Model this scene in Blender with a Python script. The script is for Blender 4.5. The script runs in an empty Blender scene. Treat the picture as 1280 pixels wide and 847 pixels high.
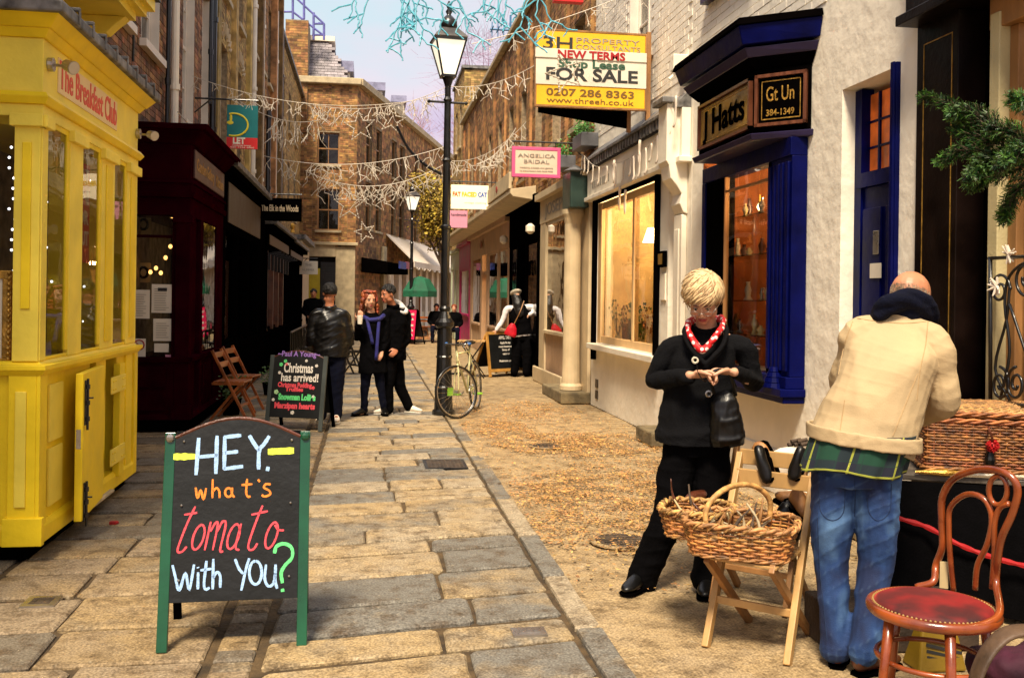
import bpy, bmesh, math, random
import numpy as np
from mathutils import Vector, Matrix
R = random.Random(7)
C = bpy.context.scene.collection
SC = bpy.context.scene
rad = math.radians
# ------------------------------------------------------------------ camera
F, H, ROLL, P0, YAW = 1200.0, 1.55, rad(.8), 372.5, math.atan(182 / 1200.0)
cam_d = bpy.data.cameras.new('camera'); cam = bpy.data.objects.new('camera', cam_d); C.objects.link(cam)
cam_d.sensor_width = 36; cam_d.lens = F / 1280 * 36
cam_d.shift_y = -(423.5 - P0) / 1280; cam_d.clip_end = 2000; cam_d.clip_start = .05
cam.matrix_world = Matrix.Translation((0, 0, H)) @ Matrix.Rotation(-YAW, 4, 'Z') @ Matrix.Rotation(rad(90), 4, 'X') @ Matrix.Rotation(ROLL, 4, 'Z')
SC.camera = cam
# ------------------------------------------------------------------ world
W = bpy.data.worlds.new('World'); SC.world = W; W.use_nodes = True
nt = W.node_tree; nt.nodes.clear()
out = nt.nodes.new('ShaderNodeOutputWorld'); bg = nt.nodes.new('ShaderNodeBackground')
sky = nt.nodes.new('ShaderNodeTexSky'); sky.sky_type = 'NISHITA'; sky.sun_disc = False
SUN_EL, SUN_AZ = rad(56), rad(200)       # azimuth clockwise from +Y: from behind the camera, a little to its left
sky.sun_elevation = SUN_EL; sky.sun_rotation = SUN_AZ
tc = nt.nodes.new('ShaderNodeTexCoord'); sep = nt.nodes.new('ShaderNodeSeparateXYZ')
mp = nt.nodes.new('ShaderNodeMapping'); mp.inputs['Scale'].default_value = (1.6, 1.6, 5.0); mp.inputs['Location'].default_value = (.3, 1.1, .2)
no = nt.nodes.new('ShaderNodeTexNoise'); no.inputs['Scale'].default_value = 1.7; no.inputs['Detail'].default_value = 7; no.inputs['Roughness'].default_value = .55
ad = nt.nodes.new('ShaderNodeMath'); ad.operation = 'MULTIPLY_ADD'; ad.inputs[1].default_value = .34; ad.inputs[2].default_value = -.17
a2 = nt.nodes.new('ShaderNodeMath'); a2.operation = 'ADD'
cr = nt.nodes.new('ShaderNodeValToRGB'); e = cr.color_ramp.elements
e[0].position = 0.0; e[0].color = (3.1, 2.6, 2.5, 1)
e[1].position = 1.0; e[1].color = (3.2, 3.2, 3.5, 1)
for p, c in ((.08, (3.1, 2.6, 2.6, 1)), (.15, (3.0, 2.45, 2.6, 1)), (.20, (2.3, 1.85, 2.45, 1)), (.26, (2.9, 2.5, 2.75, 1)), (.33, (2.2, 2.7, 2.9, 1)), (.5, (3.2, 3.1, 3.3, 1))):
    x = e.new(p); x.color = c
mix = nt.nodes.new('ShaderNodeMix'); mix.data_type = 'RGBA'; mix.inputs[0].default_value = .95
L = nt.links.new
L(tc.outputs['Generated'], sep.inputs[0]); L(tc.outputs['Generated'], mp.inputs[0]); L(mp.outputs[0], no.inputs[0])
L(no.outputs[0], ad.inputs[0]); L(ad.outputs[0], a2.inputs[0]); L(sep.outputs[2], a2.inputs[1]); L(a2.outputs[0], cr.inputs[0])
L(sky.outputs[0], mix.inputs[6]); L(cr.outputs[0], mix.inputs[7]); L(mix.outputs[2], bg.inputs[0])
bg.inputs[1].default_value = .06
L(bg.outputs[0], out.inputs[0])
# ------------------------------------------------------------------ sun (thin high overcast: soft)
sd = bpy.data.lights.new('sun', 'SUN'); sun = bpy.data.objects.new('sun', sd); C.objects.link(sun)
sd.energy = 1.5; sd.angle = rad(14); sd.color = (1, .85, .64)
sv = Vector((math.sin(SUN_AZ) * math.cos(SUN_EL), math.cos(SUN_AZ) * math.cos(SUN_EL), math.sin(SUN_EL)))
sun.rotation_euler = sv.to_track_quat('Z', 'Y').to_euler(); sun.location = (0, 0, 30)
VS = SC.view_settings; VS.view_transform = 'Standard'; VS.look = 'None'; VS.gamma = 1; VS.use_curve_mapping = False
VS.exposure = 2.35
SC.cycles.max_bounces = 7; SC.cycles.transparent_max_bounces = 12; SC.cycles.use_denoising = True
try: SC.cycles.denoiser = 'OPENIMAGEDENOISE'
except Exception: pass

# ------------------------------------------------------------------ geometry of the view: pixel of a 1280x847 frame -> point of the place
def ray(px, py):
    u = px - 640; v = py - P0
    a = (u * math.cos(ROLL) + v * math.sin(ROLL)) / F; b = -(-u * math.sin(ROLL) + v * math.cos(ROLL)) / F
    return Vector((a * math.cos(YAW) + math.sin(YAW), -a * math.sin(YAW) + math.cos(YAW), b))
O = Vector((0, 0, H))
def pl(px, py, p0, n):            # on a plane
    r = ray(px, py); n = Vector(n); t = (Vector(p0) - O).dot(n) / r.dot(n); return O + r * t
def atY(px, py, Y): return pl(px, py, (0, Y, 0), (0, 1, 0))
def atX(px, py, X): return pl(px, py, (X, 0, 0), (1, 0, 0))
def atZ(px, py, Z=0): return pl(px, py, (0, 0, Z), (0, 0, 1))

# ------------------------------------------------------------------ materials
MC = {}
def nodes(name):
    m = bpy.data.materials.new(name); m.use_nodes = True; t = m.node_tree; t.nodes.clear()
    o = t.nodes.new('ShaderNodeOutputMaterial'); b = t.nodes.new('ShaderNodeBsdfPrincipled'); t.links.new(b.outputs[0], o.inputs[0])
    return m, t, b
def rgba(c): return (c[0], c[1], c[2], 1)
def mat(name, col, rough=.6, var=.18, scale=6, bump=.15, bscale=60, metal=0, col2=None, stain=0, stretch=(1, 1, 1), rnd=0, spec=.5, coat=0, emit=0):
    """procedural surface: base colour varied by two noises, a fine relief, per-object and per-piece tint"""
    if name in MC: return MC[name]
    m, t, b = nodes(name); N = t.nodes.new; K = t.links.new
    tc = N('ShaderNodeTexCoord'); mp = N('ShaderNodeMapping'); mp.inputs['Scale'].default_value = stretch; K(tc.outputs['Object'], mp.inputs[0])
    n1 = N('ShaderNodeTexNoise'); n1.inputs['Scale'].default_value = scale; n1.inputs['Detail'].default_value = 6; K(mp.outputs[0], n1.inputs[0])
    mx = N('ShaderNodeMix'); mx.data_type = 'RGBA'
    c2 = col2 or tuple(x * (1 - var * 1.6) for x in col)
    mx.inputs[6].default_value = rgba(c2); mx.inputs[7].default_value = rgba(tuple(min(1, x * (1 + var * .5)) for x in col))
    rp = N('ShaderNodeMapRange'); rp.inputs[1].default_value = .32; rp.inputs[2].default_value = .66; K(n1.outputs[0], rp.inputs[0]); K(rp.outputs[0], mx.inputs[0])
    last = mx.outputs[2]
    if rnd:
        gi = N('ShaderNodeNewGeometry'); oi = N('ShaderNodeObjectInfo'); s = N('ShaderNodeMath'); s.operation = 'ADD'; K(gi.outputs['Random Per Island'], s.inputs[0]); K(oi.outputs['Random'], s.inputs[1])
        fr = N('ShaderNodeMath'); fr.operation = 'FRACT'; K(s.outputs[0], fr.inputs[0])
        hv = N('ShaderNodeHueSaturation'); r2 = N('ShaderNodeMapRange'); r2.inputs[3].default_value = 1 - rnd; r2.inputs[4].default_value = 1 + rnd; K(fr.outputs[0], r2.inputs[0]); K(r2.outputs[0], hv.inputs['Value'])
        r3 = N('ShaderNodeMapRange'); r3.inputs[3].default_value = .5 - rnd * .03; r3.inputs[4].default_value = .5 + rnd * .03
        f2 = N('ShaderNodeMath'); f2.operation = 'MULTIPLY'; f2.inputs[1].default_value = 7.3; K(fr.outputs[0], f2.inputs[0]); f3 = N('ShaderNodeMath'); f3.operation = 'FRACT'; K(f2.outputs[0], f3.inputs[0]); K(f3.outputs[0], r3.inputs[0]); K(r3.outputs[0], hv.inputs['Hue'])
        K(last, hv.inputs['Color']); last = hv.outputs[0]
    if stain:
        n2 = N('ShaderNodeTexNoise'); n2.inputs['Scale'].default_value = scale * .27 + .6; n2.inputs['Detail'].default_value = 9; n2.inputs['Roughness'].default_value = .68; K(mp.outputs[0], n2.inputs[0])
        r4 = N('ShaderNodeMapRange'); r4.inputs[1].default_value = .52; r4.inputs[2].default_value = .74; r4.inputs[4].default_value = stain; K(n2.outputs[0], r4.inputs[0])
        m2 = N('ShaderNodeMix'); m2.data_type = 'RGBA'; m2.inputs[7].default_value = rgba(tuple(x * .3 for x in col)); K(r4.outputs[0], m2.inputs[0]); K(last, m2.inputs[6]); last = m2.outputs[2]
    K(last, b.inputs['Base Color'])
    if emit: K(last, b.inputs['Emission Color']); b.inputs['Emission Strength'].default_value = emit
    b.inputs['Metallic'].default_value = metal; b.inputs['Specular IOR Level'].default_value = spec
    if coat: b.inputs['Coat Weight'].default_value = coat; b.inputs['Coat Roughness'].default_value = .12
    rr = N('ShaderNodeMapRange'); rr.inputs[3].default_value = max(.03, rough - .12); rr.inputs[4].default_value = min(1, rough + .12); K(n1.outputs[0], rr.inputs[0]); K(rr.outputs[0], b.inputs['Roughness'])
    if bump:
        n3 = N('ShaderNodeTexNoise'); n3.inputs['Scale'].default_value = bscale; n3.inputs['Detail'].default_value = 5; K(mp.outputs[0], n3.inputs[0])
        bp = N('ShaderNodeBump'); bp.inputs['Strength'].default_value = bump; bp.inputs['Distance'].default_value = .02; K(n3.outputs[0], bp.inputs['Height']); K(bp.outputs[0], b.inputs['Normal'])
    MC[name] = m; return m
def glass(name, tint=(.9, .92, .9), refl=1.0, ior=1.5):
    if name in MC: return MC[name]
    m = bpy.data.materials.new(name); m.use_nodes = True; t = m.node_tree; t.nodes.clear(); N = t.nodes.new; K = t.links.new
    o = N('ShaderNodeOutputMaterial'); mx = N('ShaderNodeMixShader'); tr = N('ShaderNodeBsdfTransparent'); tr.inputs[0].default_value = rgba(tint)
    g = N('ShaderNodeBsdfGlossy'); g.inputs['Roughness'].default_value = .015; fr = N('ShaderNodeFresnel'); fr.inputs[0].default_value = ior
    n = N('ShaderNodeTexNoise'); n.inputs['Scale'].default_value = 1.7; bp = N('ShaderNodeBump'); bp.inputs['Strength'].default_value = .06; bp.inputs['Distance'].default_value = .05
    tc = N('ShaderNodeTexCoord'); K(tc.outputs['Object'], n.inputs[0]); K(n.outputs[0], bp.inputs['Height']); K(bp.outputs[0], g.inputs['Normal'])
    mu = N('ShaderNodeMath'); mu.operation = 'MULTIPLY'; mu.inputs[1].default_value = refl; mu.use_clamp = True; K(fr.outputs[0], mu.inputs[0])
    ge = N('ShaderNodeNewGeometry'); fb = N('ShaderNodeMath'); fb.operation = 'SUBTRACT'; fb.inputs[0].default_value = 1; K(ge.outputs['Backfacing'], fb.inputs[1]); m3 = N('ShaderNodeMath'); m3.operation = 'MULTIPLY'; K(mu.outputs[0], m3.inputs[0]); K(fb.outputs[0], m3.inputs[1])
    K(m3.outputs[0], mx.inputs[0]); K(tr.outputs[0], mx.inputs[1]); K(g.outputs[0], mx.inputs[2]); K(mx.outputs[0], o.inputs[0])
    MC[name] = m; return m

# ------------------------------------------------------------------ mesh collector
WM = {}                                   # world matrices of roots
def I4(): return Matrix.Identity(4)
class MB:
    def __init__(s): s.v = []; s.f = []
    def add(s, vs, fs):
        o = len(s.v); s.v.extend([tuple(p) for p in vs]); s.f.extend([tuple(i + o for i in q) for q in fs]); return s
    def hexa(s, p):                       # 8 corners: bottom loop then top loop
        return s.add(p, [(3, 2, 1, 0), (4, 5, 6, 7), (0, 1, 5, 4), (1, 2, 6, 5), (2, 3, 7, 6), (3, 0, 4, 7)])
    def box(s, x0, x1, y0, y1, z0, z1):
        if x0 > x1: x0, x1 = x1, x0
        if y0 > y1: y0, y1 = y1, y0
        if z0 > z1: z0, z1 = z1, z0
        return s.hexa([(x0, y0, z0), (x1, y0, z0), (x1, y1, z0), (x0, y1, z0), (x0, y0, z1), (x1, y0, z1), (x1, y1, z1), (x0, y1, z1)])
    def beam(s, a, b, w, d, side=(1, 0, 0), w2=None, d2=None):
        """rectangular bar from a to b; w across `side`, d across the other way"""
        a = Vector(a); b = Vector(b); t = (b - a).normalized(); sd = Vector(side); sd = (sd - t * sd.dot(t)).normalized(); u = t.cross(sd)
        w2 = w2 or w; d2 = d2 or d; q = []
        for p, ww, dd in ((a, w, d), (b, w2, d2)):
            q += [p - sd * ww / 2 - u * dd / 2, p + sd * ww / 2 - u * dd / 2, p + sd * ww / 2 + u * dd / 2, p - sd * ww / 2 + u * dd / 2]
        return s.hexa(q)
    def tube(s, pts, r, n=8, closed=False, side=None, rb=None, cap=True):
        pts = [Vector(p) for p in pts]; m = len(pts)
        if not hasattr(r, '__len__'): r = [r] * m
        if rb is None: rb = r
        elif not hasattr(rb, '__len__'): rb = [rb] * m
        rings = []; prev = None
        for i, p in enumerate(pts):
            t = (pts[(i + 1) % m] - pts[i - 1]) if closed else (pts[min(i + 1, m - 1)] - pts[max(i - 1, 0)])
            t = t.normalized() if t.length > 1e-9 else Vector((0, 0, 1))
            if side is not None: sd = Vector(side); sd = sd - t * sd.dot(t)
            elif prev is None: sd = t.orthogonal()
            else: sd = prev - t * prev.dot(t)
            if sd.length < 1e-6: sd = t.orthogonal()
            sd.normalize(); prev = sd; u = t.cross(sd)
            rings.append([p + sd * (r[i] * math.cos(2 * math.pi * k / n)) + u * (rb[i] * math.sin(2 * math.pi * k / n)) for k in range(n)])
        vs = [q for g in rings for q in g]; fs = []
        for i in range(m if closed else m - 1):
            j = (i + 1) % m
            for k in range(n): fs.append((i * n + k, i * n + (k + 1) % n, j * n + (k + 1) % n, j * n + k))
        if cap and not closed: fs.append(tuple(range(n - 1, -1, -1))); fs.append(tuple((m - 1) * n + k for k in range(n)))
        return s.add(vs, fs)
    def lathe(s, c, prof, n=16, sx=1, sy=1):
        c = Vector(c); vs = []; fs = []
        for (r, z) in prof:
            for k in range(n): vs.append(c + Vector((r * sx * math.cos(2 * math.pi * k / n), r * sy * math.sin(2 * math.pi * k / n), z)))
        for i in range(len(prof) - 1):
            for k in range(n): fs.append((i * n + k, i * n + (k + 1) % n, (i + 1) * n + (k + 1) % n, (i + 1) * n + k))
        fs.append(tuple(range(n - 1, -1, -1))); fs.append(tuple((len(prof) - 1) * n + k for k in range(n)))
        return s.add(vs, fs)
    def ell(s, c, rx, ry, rz, n=12, M=None):
        c = Vector(c); vs = []; fs = []; h = n // 2 + 1
        for i in range(1, h):
            a = math.pi * i / h
            for k in range(n):
                b = 2 * math.pi * k / n; p = Vector((rx * math.sin(a) * math.cos(b), ry * math.sin(a) * math.sin(b), rz * math.cos(a)))
                vs.append(c + (M @ p if M else p))
        T = len(vs); tp = Vector((0, 0, rz)); vs += [c + (M @ tp if M else tp), c - (M @ tp if M else tp)]
        for i in range(h - 2):
            for k in range(n): fs.append((i * n + k, (i + 1) * n + k, (i + 1) * n + (k + 1) % n, i * n + (k + 1) % n))
        for k in range(n): fs.append((T, k, (k + 1) % n)); fs.append((T + 1, (h - 2) * n + (k + 1) % n, (h - 2) * n + k))
        return s.add(vs, fs)
    def prism(s, poly, d):                # 3-D polygon extruded by vector d
        d = Vector(d); a = [Vector(p) for p in poly]; n = len(a)
        fs = [tuple(range(n)), tuple(range(2 * n - 1, n - 1, -1))] + [(i, n + i, n + (i + 1) % n, (i + 1) % n) for i in range(n)]
        return s.add(a + [p + d for p in a], fs)
    def build(s, name, m, parent=None, smooth=False, bevel=0, kind=None, sub=0):
        me = bpy.data.meshes.new(name); inv = WM.get(parent, I4()).inverted() if parent else I4()
        v = np.array(s.v, dtype=float) if s.v else np.zeros((0, 3)); A = np.array(inv)
        v = v @ A[:3, :3].T + A[:3, 3]
        me.from_pydata(v.tolist(), [], s.f); me.validate(); me.materials.append(m)
        bm = bmesh.new(); bm.from_mesh(me); bmesh.ops.recalc_face_normals(bm, faces=bm.faces); bm.to_mesh(me); bm.free()
        if smooth: me.polygons.foreach_set('use_smooth', [True] * len(me.polygons))
        o = bpy.data.objects.new(name, me); C.objects.link(o)
        if parent: o.parent = parent; WM[o] = WM[parent]
        if kind: o['kind'] = kind
        if bevel:
            b = o.modifiers.new('b', 'BEVEL'); b.width = bevel; b.segments = 2; b.limit_method = 'ANGLE'; b.angle_limit = rad(40)
        if sub:
            b = o.modifiers.new('s', 'SUBSURF'); b.levels = b.render_levels = sub
        return o
def tag(o, label=None, cat=None, group=None, kind=None):
    if label: o['label'] = label
    if cat: o['category'] = cat
    if group: o['group'] = group
    if kind: o['kind'] = kind
    return o
GR = {'notice': 'notices in the burgundy window', 'drain_cover': 'covers let into the paving', 'hanging_sign': 'hanging signs of the right row', 'christmas_lights': 'light garlands across the street', 'brick_building': 'brick buildings along the street', 'black_shopfront': 'black shopfronts of the left row', 'chalkboard_sign': 'A-boards standing in the street', 'window_box': 'window boxes on the right row', 'spot_lamp': 'floodlights on the yellow fascia'}
def thing(name, label, cat, loc=(0, 0, 0), rz=0, group=None):
    group = group or GR.get(name)
    o = bpy.data.objects.new(name, None); C.objects.link(o); o.empty_display_size = .1
    o.location = loc; o.rotation_euler = (0, 0, rz); WM[o] = Matrix.Translation(Vector(loc)) @ Matrix.Rotation(rz, 4, 'Z')
    return tag(o, label, cat, group)
def struct(name, mb, m, **k): o = mb.build(name, m, **k); o['kind'] = 'structure'; return o
def copy_tree(o, parent=None):
    c = o.copy(); C.objects.link(c)
    if parent: c.parent = parent
    for ch in list(o.children): copy_tree(ch, c)
    return c
def move(o, loc, rz): o.location = loc; o.rotation_euler = (0, 0, rz); return o
def text(s, name, m, parent, p, xdir, updir, size, width=None, bold=0, ext=.002, font_shear=0, align='CENTER'):
    cu = bpy.data.curves.new(name, 'FONT'); cu.body = s; cu.size = size; cu.extrude = ext; cu.offset = bold; cu.align_x = align; cu.align_y = 'CENTER'; cu.shear = font_shear; cu.resolution_u = 3
    tf = bpy.data.objects.new(name, cu); me = bpy.data.meshes.new_from_object(tf); bpy.data.objects.remove(tf); me.name = name
    me.materials.clear(); me.materials.append(m); o = bpy.data.objects.new(name, me); C.objects.link(o)
    x = Vector(xdir).normalized(); u = Vector(updir); u = (u - x * u.dot(x)).normalized(); z = x.cross(u)
    sx = 1.0
    if width:
        xs = [v.co.x for v in me.vertices]; sx = width / max(1e-4, max(xs) - min(xs))
    Mx = Matrix(((x.x * sx, u.x, z.x, p[0]), (x.y * sx, u.y, z.y, p[1]), (x.z * sx, u.z, z.z, p[2]), (0, 0, 0, 1)))
    if parent:
        o.parent = parent; WM[o] = WM[parent]; Mx = WM[parent].inverted() @ Mx
    o.matrix_local = Mx
    return o
def lerp(a, b, t): return a + (b - a) * t
def smoothpath(pts, k=6, closed=False):     # Catmull-Rom
    P = [Vector(p) for p in pts]; n = len(P); o = []
    rng = range(n) if closed else range(n - 1)
    for i in rng:
        p1, p2 = P[i], P[(i + 1) % n]
        p0 = P[i - 1] if (i > 0 or closed) else p1 * 2 - p2
        p3 = P[(i + 2) % n] if (i + 2 < n or closed) else p2 * 2 - p1
        for j in range(k):
            t = j / k; o.append(.5 * ((2 * p1) + (p2 - p0) * t + (2 * p0 - 5 * p1 + 4 * p2 - p3) * t * t + (3 * p1 - p0 - 3 * p2 + p3) * t ** 3))
    if not closed: o.append(P[-1])
    return o
# ------------------------------------------------------------------ the materials of the place
yellow = mat('yellow_paint', (.92, .66, .016), .5, .10, 3, .14, 25, stain=.22, spec=.3)
yellow_p = mat('yellow_panel_paint', (.92, .72, .085), .5, .10, 3, .14, 25, stain=.18, spec=.3)
lead = mat('lead_sheet', (.20, .19, .18), .55, .5, 9, .4, 14, metal=.3, stain=.5)
burg = mat('burgundy_paint', (.021, .0010, .0035), .5, .25, 4, .08, 20, spec=0)
blackp = mat('black_paint', (.0016, .0012, .0012), .6, .2, 4, .08, 20, spec=0)
blackm = mat('black_iron', (.003, .003, .0035), .38, .2, 8, .1, 30, coat=.3)
blue = mat('blue_paint', (.0006, .0022, .058), .4, .3, 4, .12, 14, spec=.1)
bluel = mat('faded_blue_paint', (.02, .012, .055), .35, .2, 4, .08, 20)
white_r = mat('cream_render', (.88, .81, .67), .8, .07, 2.2, .5, 9, stain=.12)
white_p = mat('cream_paint', (.86, .78, .63), .5, .08, 3, .12, 20, stain=.08)
cream = mat('stone_paint', (.58, .45, .27), .6, .12, 3, .12, 20, stain=.2)
salmon = mat('salmon_paint', (.50, .32, .19), .6, .12, 3, .12, 20, stain=.15)
magenta = mat('magenta_paint', (.45, .01, .12), .45, .2, 4)
mortar = mat('lime_mortar', (.30, .22, .13), .9, .3, 14, .5, 60)
mortar_d = mat('sooty_mortar', (.33, .25, .17), .9, .4, 8, .5, 60)
brickA = mat('brown_brick', (.27, .125, .055), .85, .45, 5, .5, 60, rnd=.55, stain=.45)
brickB = mat('yellow_stock_brick', (.47, .30, .10), .85, .35, 5, .5, 60, rnd=.45, stain=.4)
brickC = mat('orange_brown_brick', (.37, .185, .062), .85, .4, 4, .5, 60, rnd=.5, stain=.4)
brickW = mat('painted_brick', (.86, .79, .66), .7, .06, 3, .2, 30, rnd=.05)
slate = mat('slate_roof', (.25, .22, .23), .6, .3, 5, .3, 20, rnd=.25)
stone = mat('portland_stone', (.50, .40, .24), .8, .2, 4, .3, 30, stain=.35)
stone_d = mat('york_step_stone', (.20, .15, .075), .85, .35, 5, .5, 25, stain=.5)
whitew = mat('white_window_paint', (.72, .64, .54), .5, .08, 4, .05)
wood_d = mat('dark_varnished_wood', (.13, .04, .016), .35, .3, 6, .1, 30, stretch=(1, 6, 1), coat=.3)
wood_o = mat('orange_varnished_wood', (.42, .11, .02), .38, .3, 8, .08, 40, coat=.3)
wood_l = mat('pale_beech_wood', (.50, .29, .10), .5, .22, 7, .12, 40, stretch=(1, 1, .25), stain=.2)
wood_m = mat('brown_beech_wood', (.34, .16, .05), .5, .25, 7, .12, 40, stretch=(1, 1, .25), stain=.2)
chrome = mat('brushed_steel', (.45, .42, .38), .28, .15, 6, .05, 40, metal=.9)
gold = mat('gilt', (.50, .28, .05), .35, .3, 20, .3, 60, metal=.6)
chalk_b = mat('black_chalk_surface', (.004, .0045, .0045), .5, .5, 5, .15, 30, col2=(.012, .013, .014), spec=.3)
green_p = mat('green_gloss_paint', (.003, .075, .03), .3, .2, 5, .06, 25, coat=.3)
green_c = mat('green_awning_canvas', (.004, .10, .045), .8, .2, 5, .1)
paper = mat('paper', (.74, .68, .56), .8, .05, 5, 0)
paper_d = mat('buff_paper', (.46, .36, .18), .8, .1, 5, 0)
ink = mat('dark_ink', (.02, .02, .02), .7, 0, 5, 0)
ink_g = mat('grey_ink', (.30, .27, .22), .7, 0, 5, 0)
red_i = mat('red_ink', (.36, .002, .004), .6, 0, 5, 0)
orange_i = mat('orange_sign_paint', (.85, .47, .01), .5, .04, 5, 0)
pink_f = mat('pink_frame_paint', (.72, .10, .26), .5, .08, 5, 0)
pink_s = mat('pink_sign', (.72, .30, .42), .6, .05, 5, 0)
ch_blue = mat('blue_chalk', (.36, .56, .85), .85, .12, 60, .3, 120)
ch_or = mat('orange_chalk', (.85, .24, .03), .85, .12, 60, .3, 120)
ch_red = mat('red_chalk', (.80, .075, .10), .85, .12, 60, .3, 120)
ch_gr = mat('green_chalk', (.13, .72, .22), .85, .12, 60, .3, 120)
ch_ye = mat('yellow_chalk', (.72, .85, .07), .85, .12, 60, .3, 120)
ch_wh = mat('white_chalk', (.78, .72, .62), .85, .12, 60, .3, 120)
ch_pu = mat('purple_chalk', (.30, .16, .50), .85, .12, 60, .3, 120)
led = mat('white_light_wire', (.55, .48, .38), .5, .05, 20, 0)
led_b = mat('blue_light_wire', (.10, .42, .55), .5, .05, 20, 0)
bulb = mat('warm_bulb', (1, .72, .34), .5, 0, 5, 0, emit=5)
wicker = mat('willow_wicker', (.42, .18, .045), .6, .45, 30, .2, 80, rnd=.35)
wicker_d = mat('brown_willow', (.25, .085, .022), .55, .5, 30, .2, 80, rnd=.4)
wicker_t = mat('buff_willow', (.46, .24, .075), .6, .4, 30, .2, 80, rnd=.35)
leather_b = mat('black_leather', (.003, .0027, .0027), .36, .2, 20, .06, 60, spec=.4)
brown_l = mat('brown_leather', (.10, .025, .01), .4, .3, 20, .2, 60, coat=.3)
tan_l = mat('tan_leather', (.34, .15, .045), .5, .3, 12, .2, 60)
wool_b = mat('black_wool', (.0025, .0025, .0035), .95, .2, 25, .3, 120, spec=.15)
dark_c = mat('dark_cloth', (.0022, .002, .0025), .95, .2, 20, .2, 90, spec=.04)
navy_c = mat('navy_cloth', (.002, .003, .012), .95, .2, 25, .3, 110, spec=.15)
beige_c = mat('beige_canvas', (.45, .33, .18), .85, .08, 4, .12, 160, stain=.10)
cream_c = mat('cream_cloth', (.72, .62, .5), .9, .06, 8, .1, 60)
skin = mat('fair_skin', (.58, .30, .18), .5, .10, 12, .05, 60)
skin_t = mat('tanned_skin', (.42, .16, .08), .5, .12, 12, .05, 60)
skin_r = mat('ruddy_skin', (.50, .20, .10), .5, .12, 10, .05, 60)
lips = mat('lips', (.35, .05, .04), .45, .1, 12, 0)
eye_w = mat('eye_white', (.6, .55, .5), .3, 0, 5, 0)
hair_bl = mat('blonde_hair', (.66, .46, .24), .6, .2, 12, .1, 60, rnd=.16, stretch=(1, 1, .3))
hair_rd = mat('red_hair', (.30, .06, .015), .55, .35, 30, .3, 60, rnd=.4)
hair_bk = mat('black_hair', (.008, .006, .005), .5, .3, 30, .3, 60, rnd=.3)
hair_gy = mat('grey_hair', (.35, .25, .17), .6, .3, 30, .3, 60, rnd=.3)
foliage_y = mat('autumn_leaf', (.36, .24, .02), .7, .3, 3, 0, rnd=.5)
foliage_g = mat('box_leaf', (.07, .14, .02), .6, .3, 8, 0, rnd=.5)
fir = mat('fir_needle', (.014, .07, .008), .55, .4, 6, 0, rnd=.5)
fir_l = mat('fir_tip', (.06, .15, .015), .55, .4, 6, 0, rnd=.4)
bark = mat('bark', (.08, .05, .03), .9, .3, 10, .5)
twig = mat('bare_twig', (.20, .10, .11), .9, .3, 10, 0)
rust_l = mat('fallen_leaf', (.50, .27, .085), .8, .35, 9, 0, rnd=.6)
glass_s = glass('shop_glass', (.9, .9, .86), 2.2)
glass_d = glass('dark_glass', (.75, .75, .72), 1.2)
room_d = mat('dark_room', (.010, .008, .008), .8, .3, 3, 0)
room_w = mat('warm_room_wall', (.62, .30, .07), .8, .2, 2, .1)
room_y = mat('ochre_room_wall', (.78, .56, .27), .8, .25, 2, .1)
def plaid():
    m, t, b = nodes('green_plaid'); N = t.nodes.new; K = t.links.new
    tc = N('ShaderNodeTexCoord'); s = N('ShaderNodeSeparateXYZ'); K(tc.outputs['UV'], s.inputs[0])
    def band(src, period, off, w):
        a = N('ShaderNodeMath'); a.operation = 'MULTIPLY_ADD'; a.inputs[1].default_value = 1 / period; a.inputs[2].default_value = off; K(src, a.inputs[0])
        f = N('ShaderNodeMath'); f.operation = 'FRACT'; K(a.outputs[0], f.inputs[0]); l = N('ShaderNodeMath'); l.operation = 'LESS_THAN'; l.inputs[1].default_value = w; K(f.outputs[0], l.inputs[0]); return l.outputs[0]
    c = None
    def over(prev, fac, col, k=1.0):
        mx = N('ShaderNodeMix'); mx.data_type = 'RGBA'; mu = N('ShaderNodeMath'); mu.operation = 'MULTIPLY'; mu.inputs[1].default_value = k; K(fac, mu.inputs[0]); K(mu.outputs[0], mx.inputs[0])
        mx.inputs[7].default_value = rgba(col)
        if prev is None: mx.inputs[6].default_value = rgba((.003, .042, .022))
        else: K(prev, mx.inputs[6])
        return mx.outputs[2]
    for ax in (0, 1):
        c = over(c, band(s.outputs[ax], .165, .30, .42), (.006, .006, .02), .75)
    for ax in (0, 1):
        c = over(c, band(s.outputs[ax], .165, .05, .05), (.34, .36, .04), .8)
        c = over(c, band(s.outputs[ax], .0825, .62, .06), (.004, .03, .02), .6)
    K(c, b.inputs['Base Color']); b.inputs['Roughness'].default_value = .9; return m
plaid_m = plaid()
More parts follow.
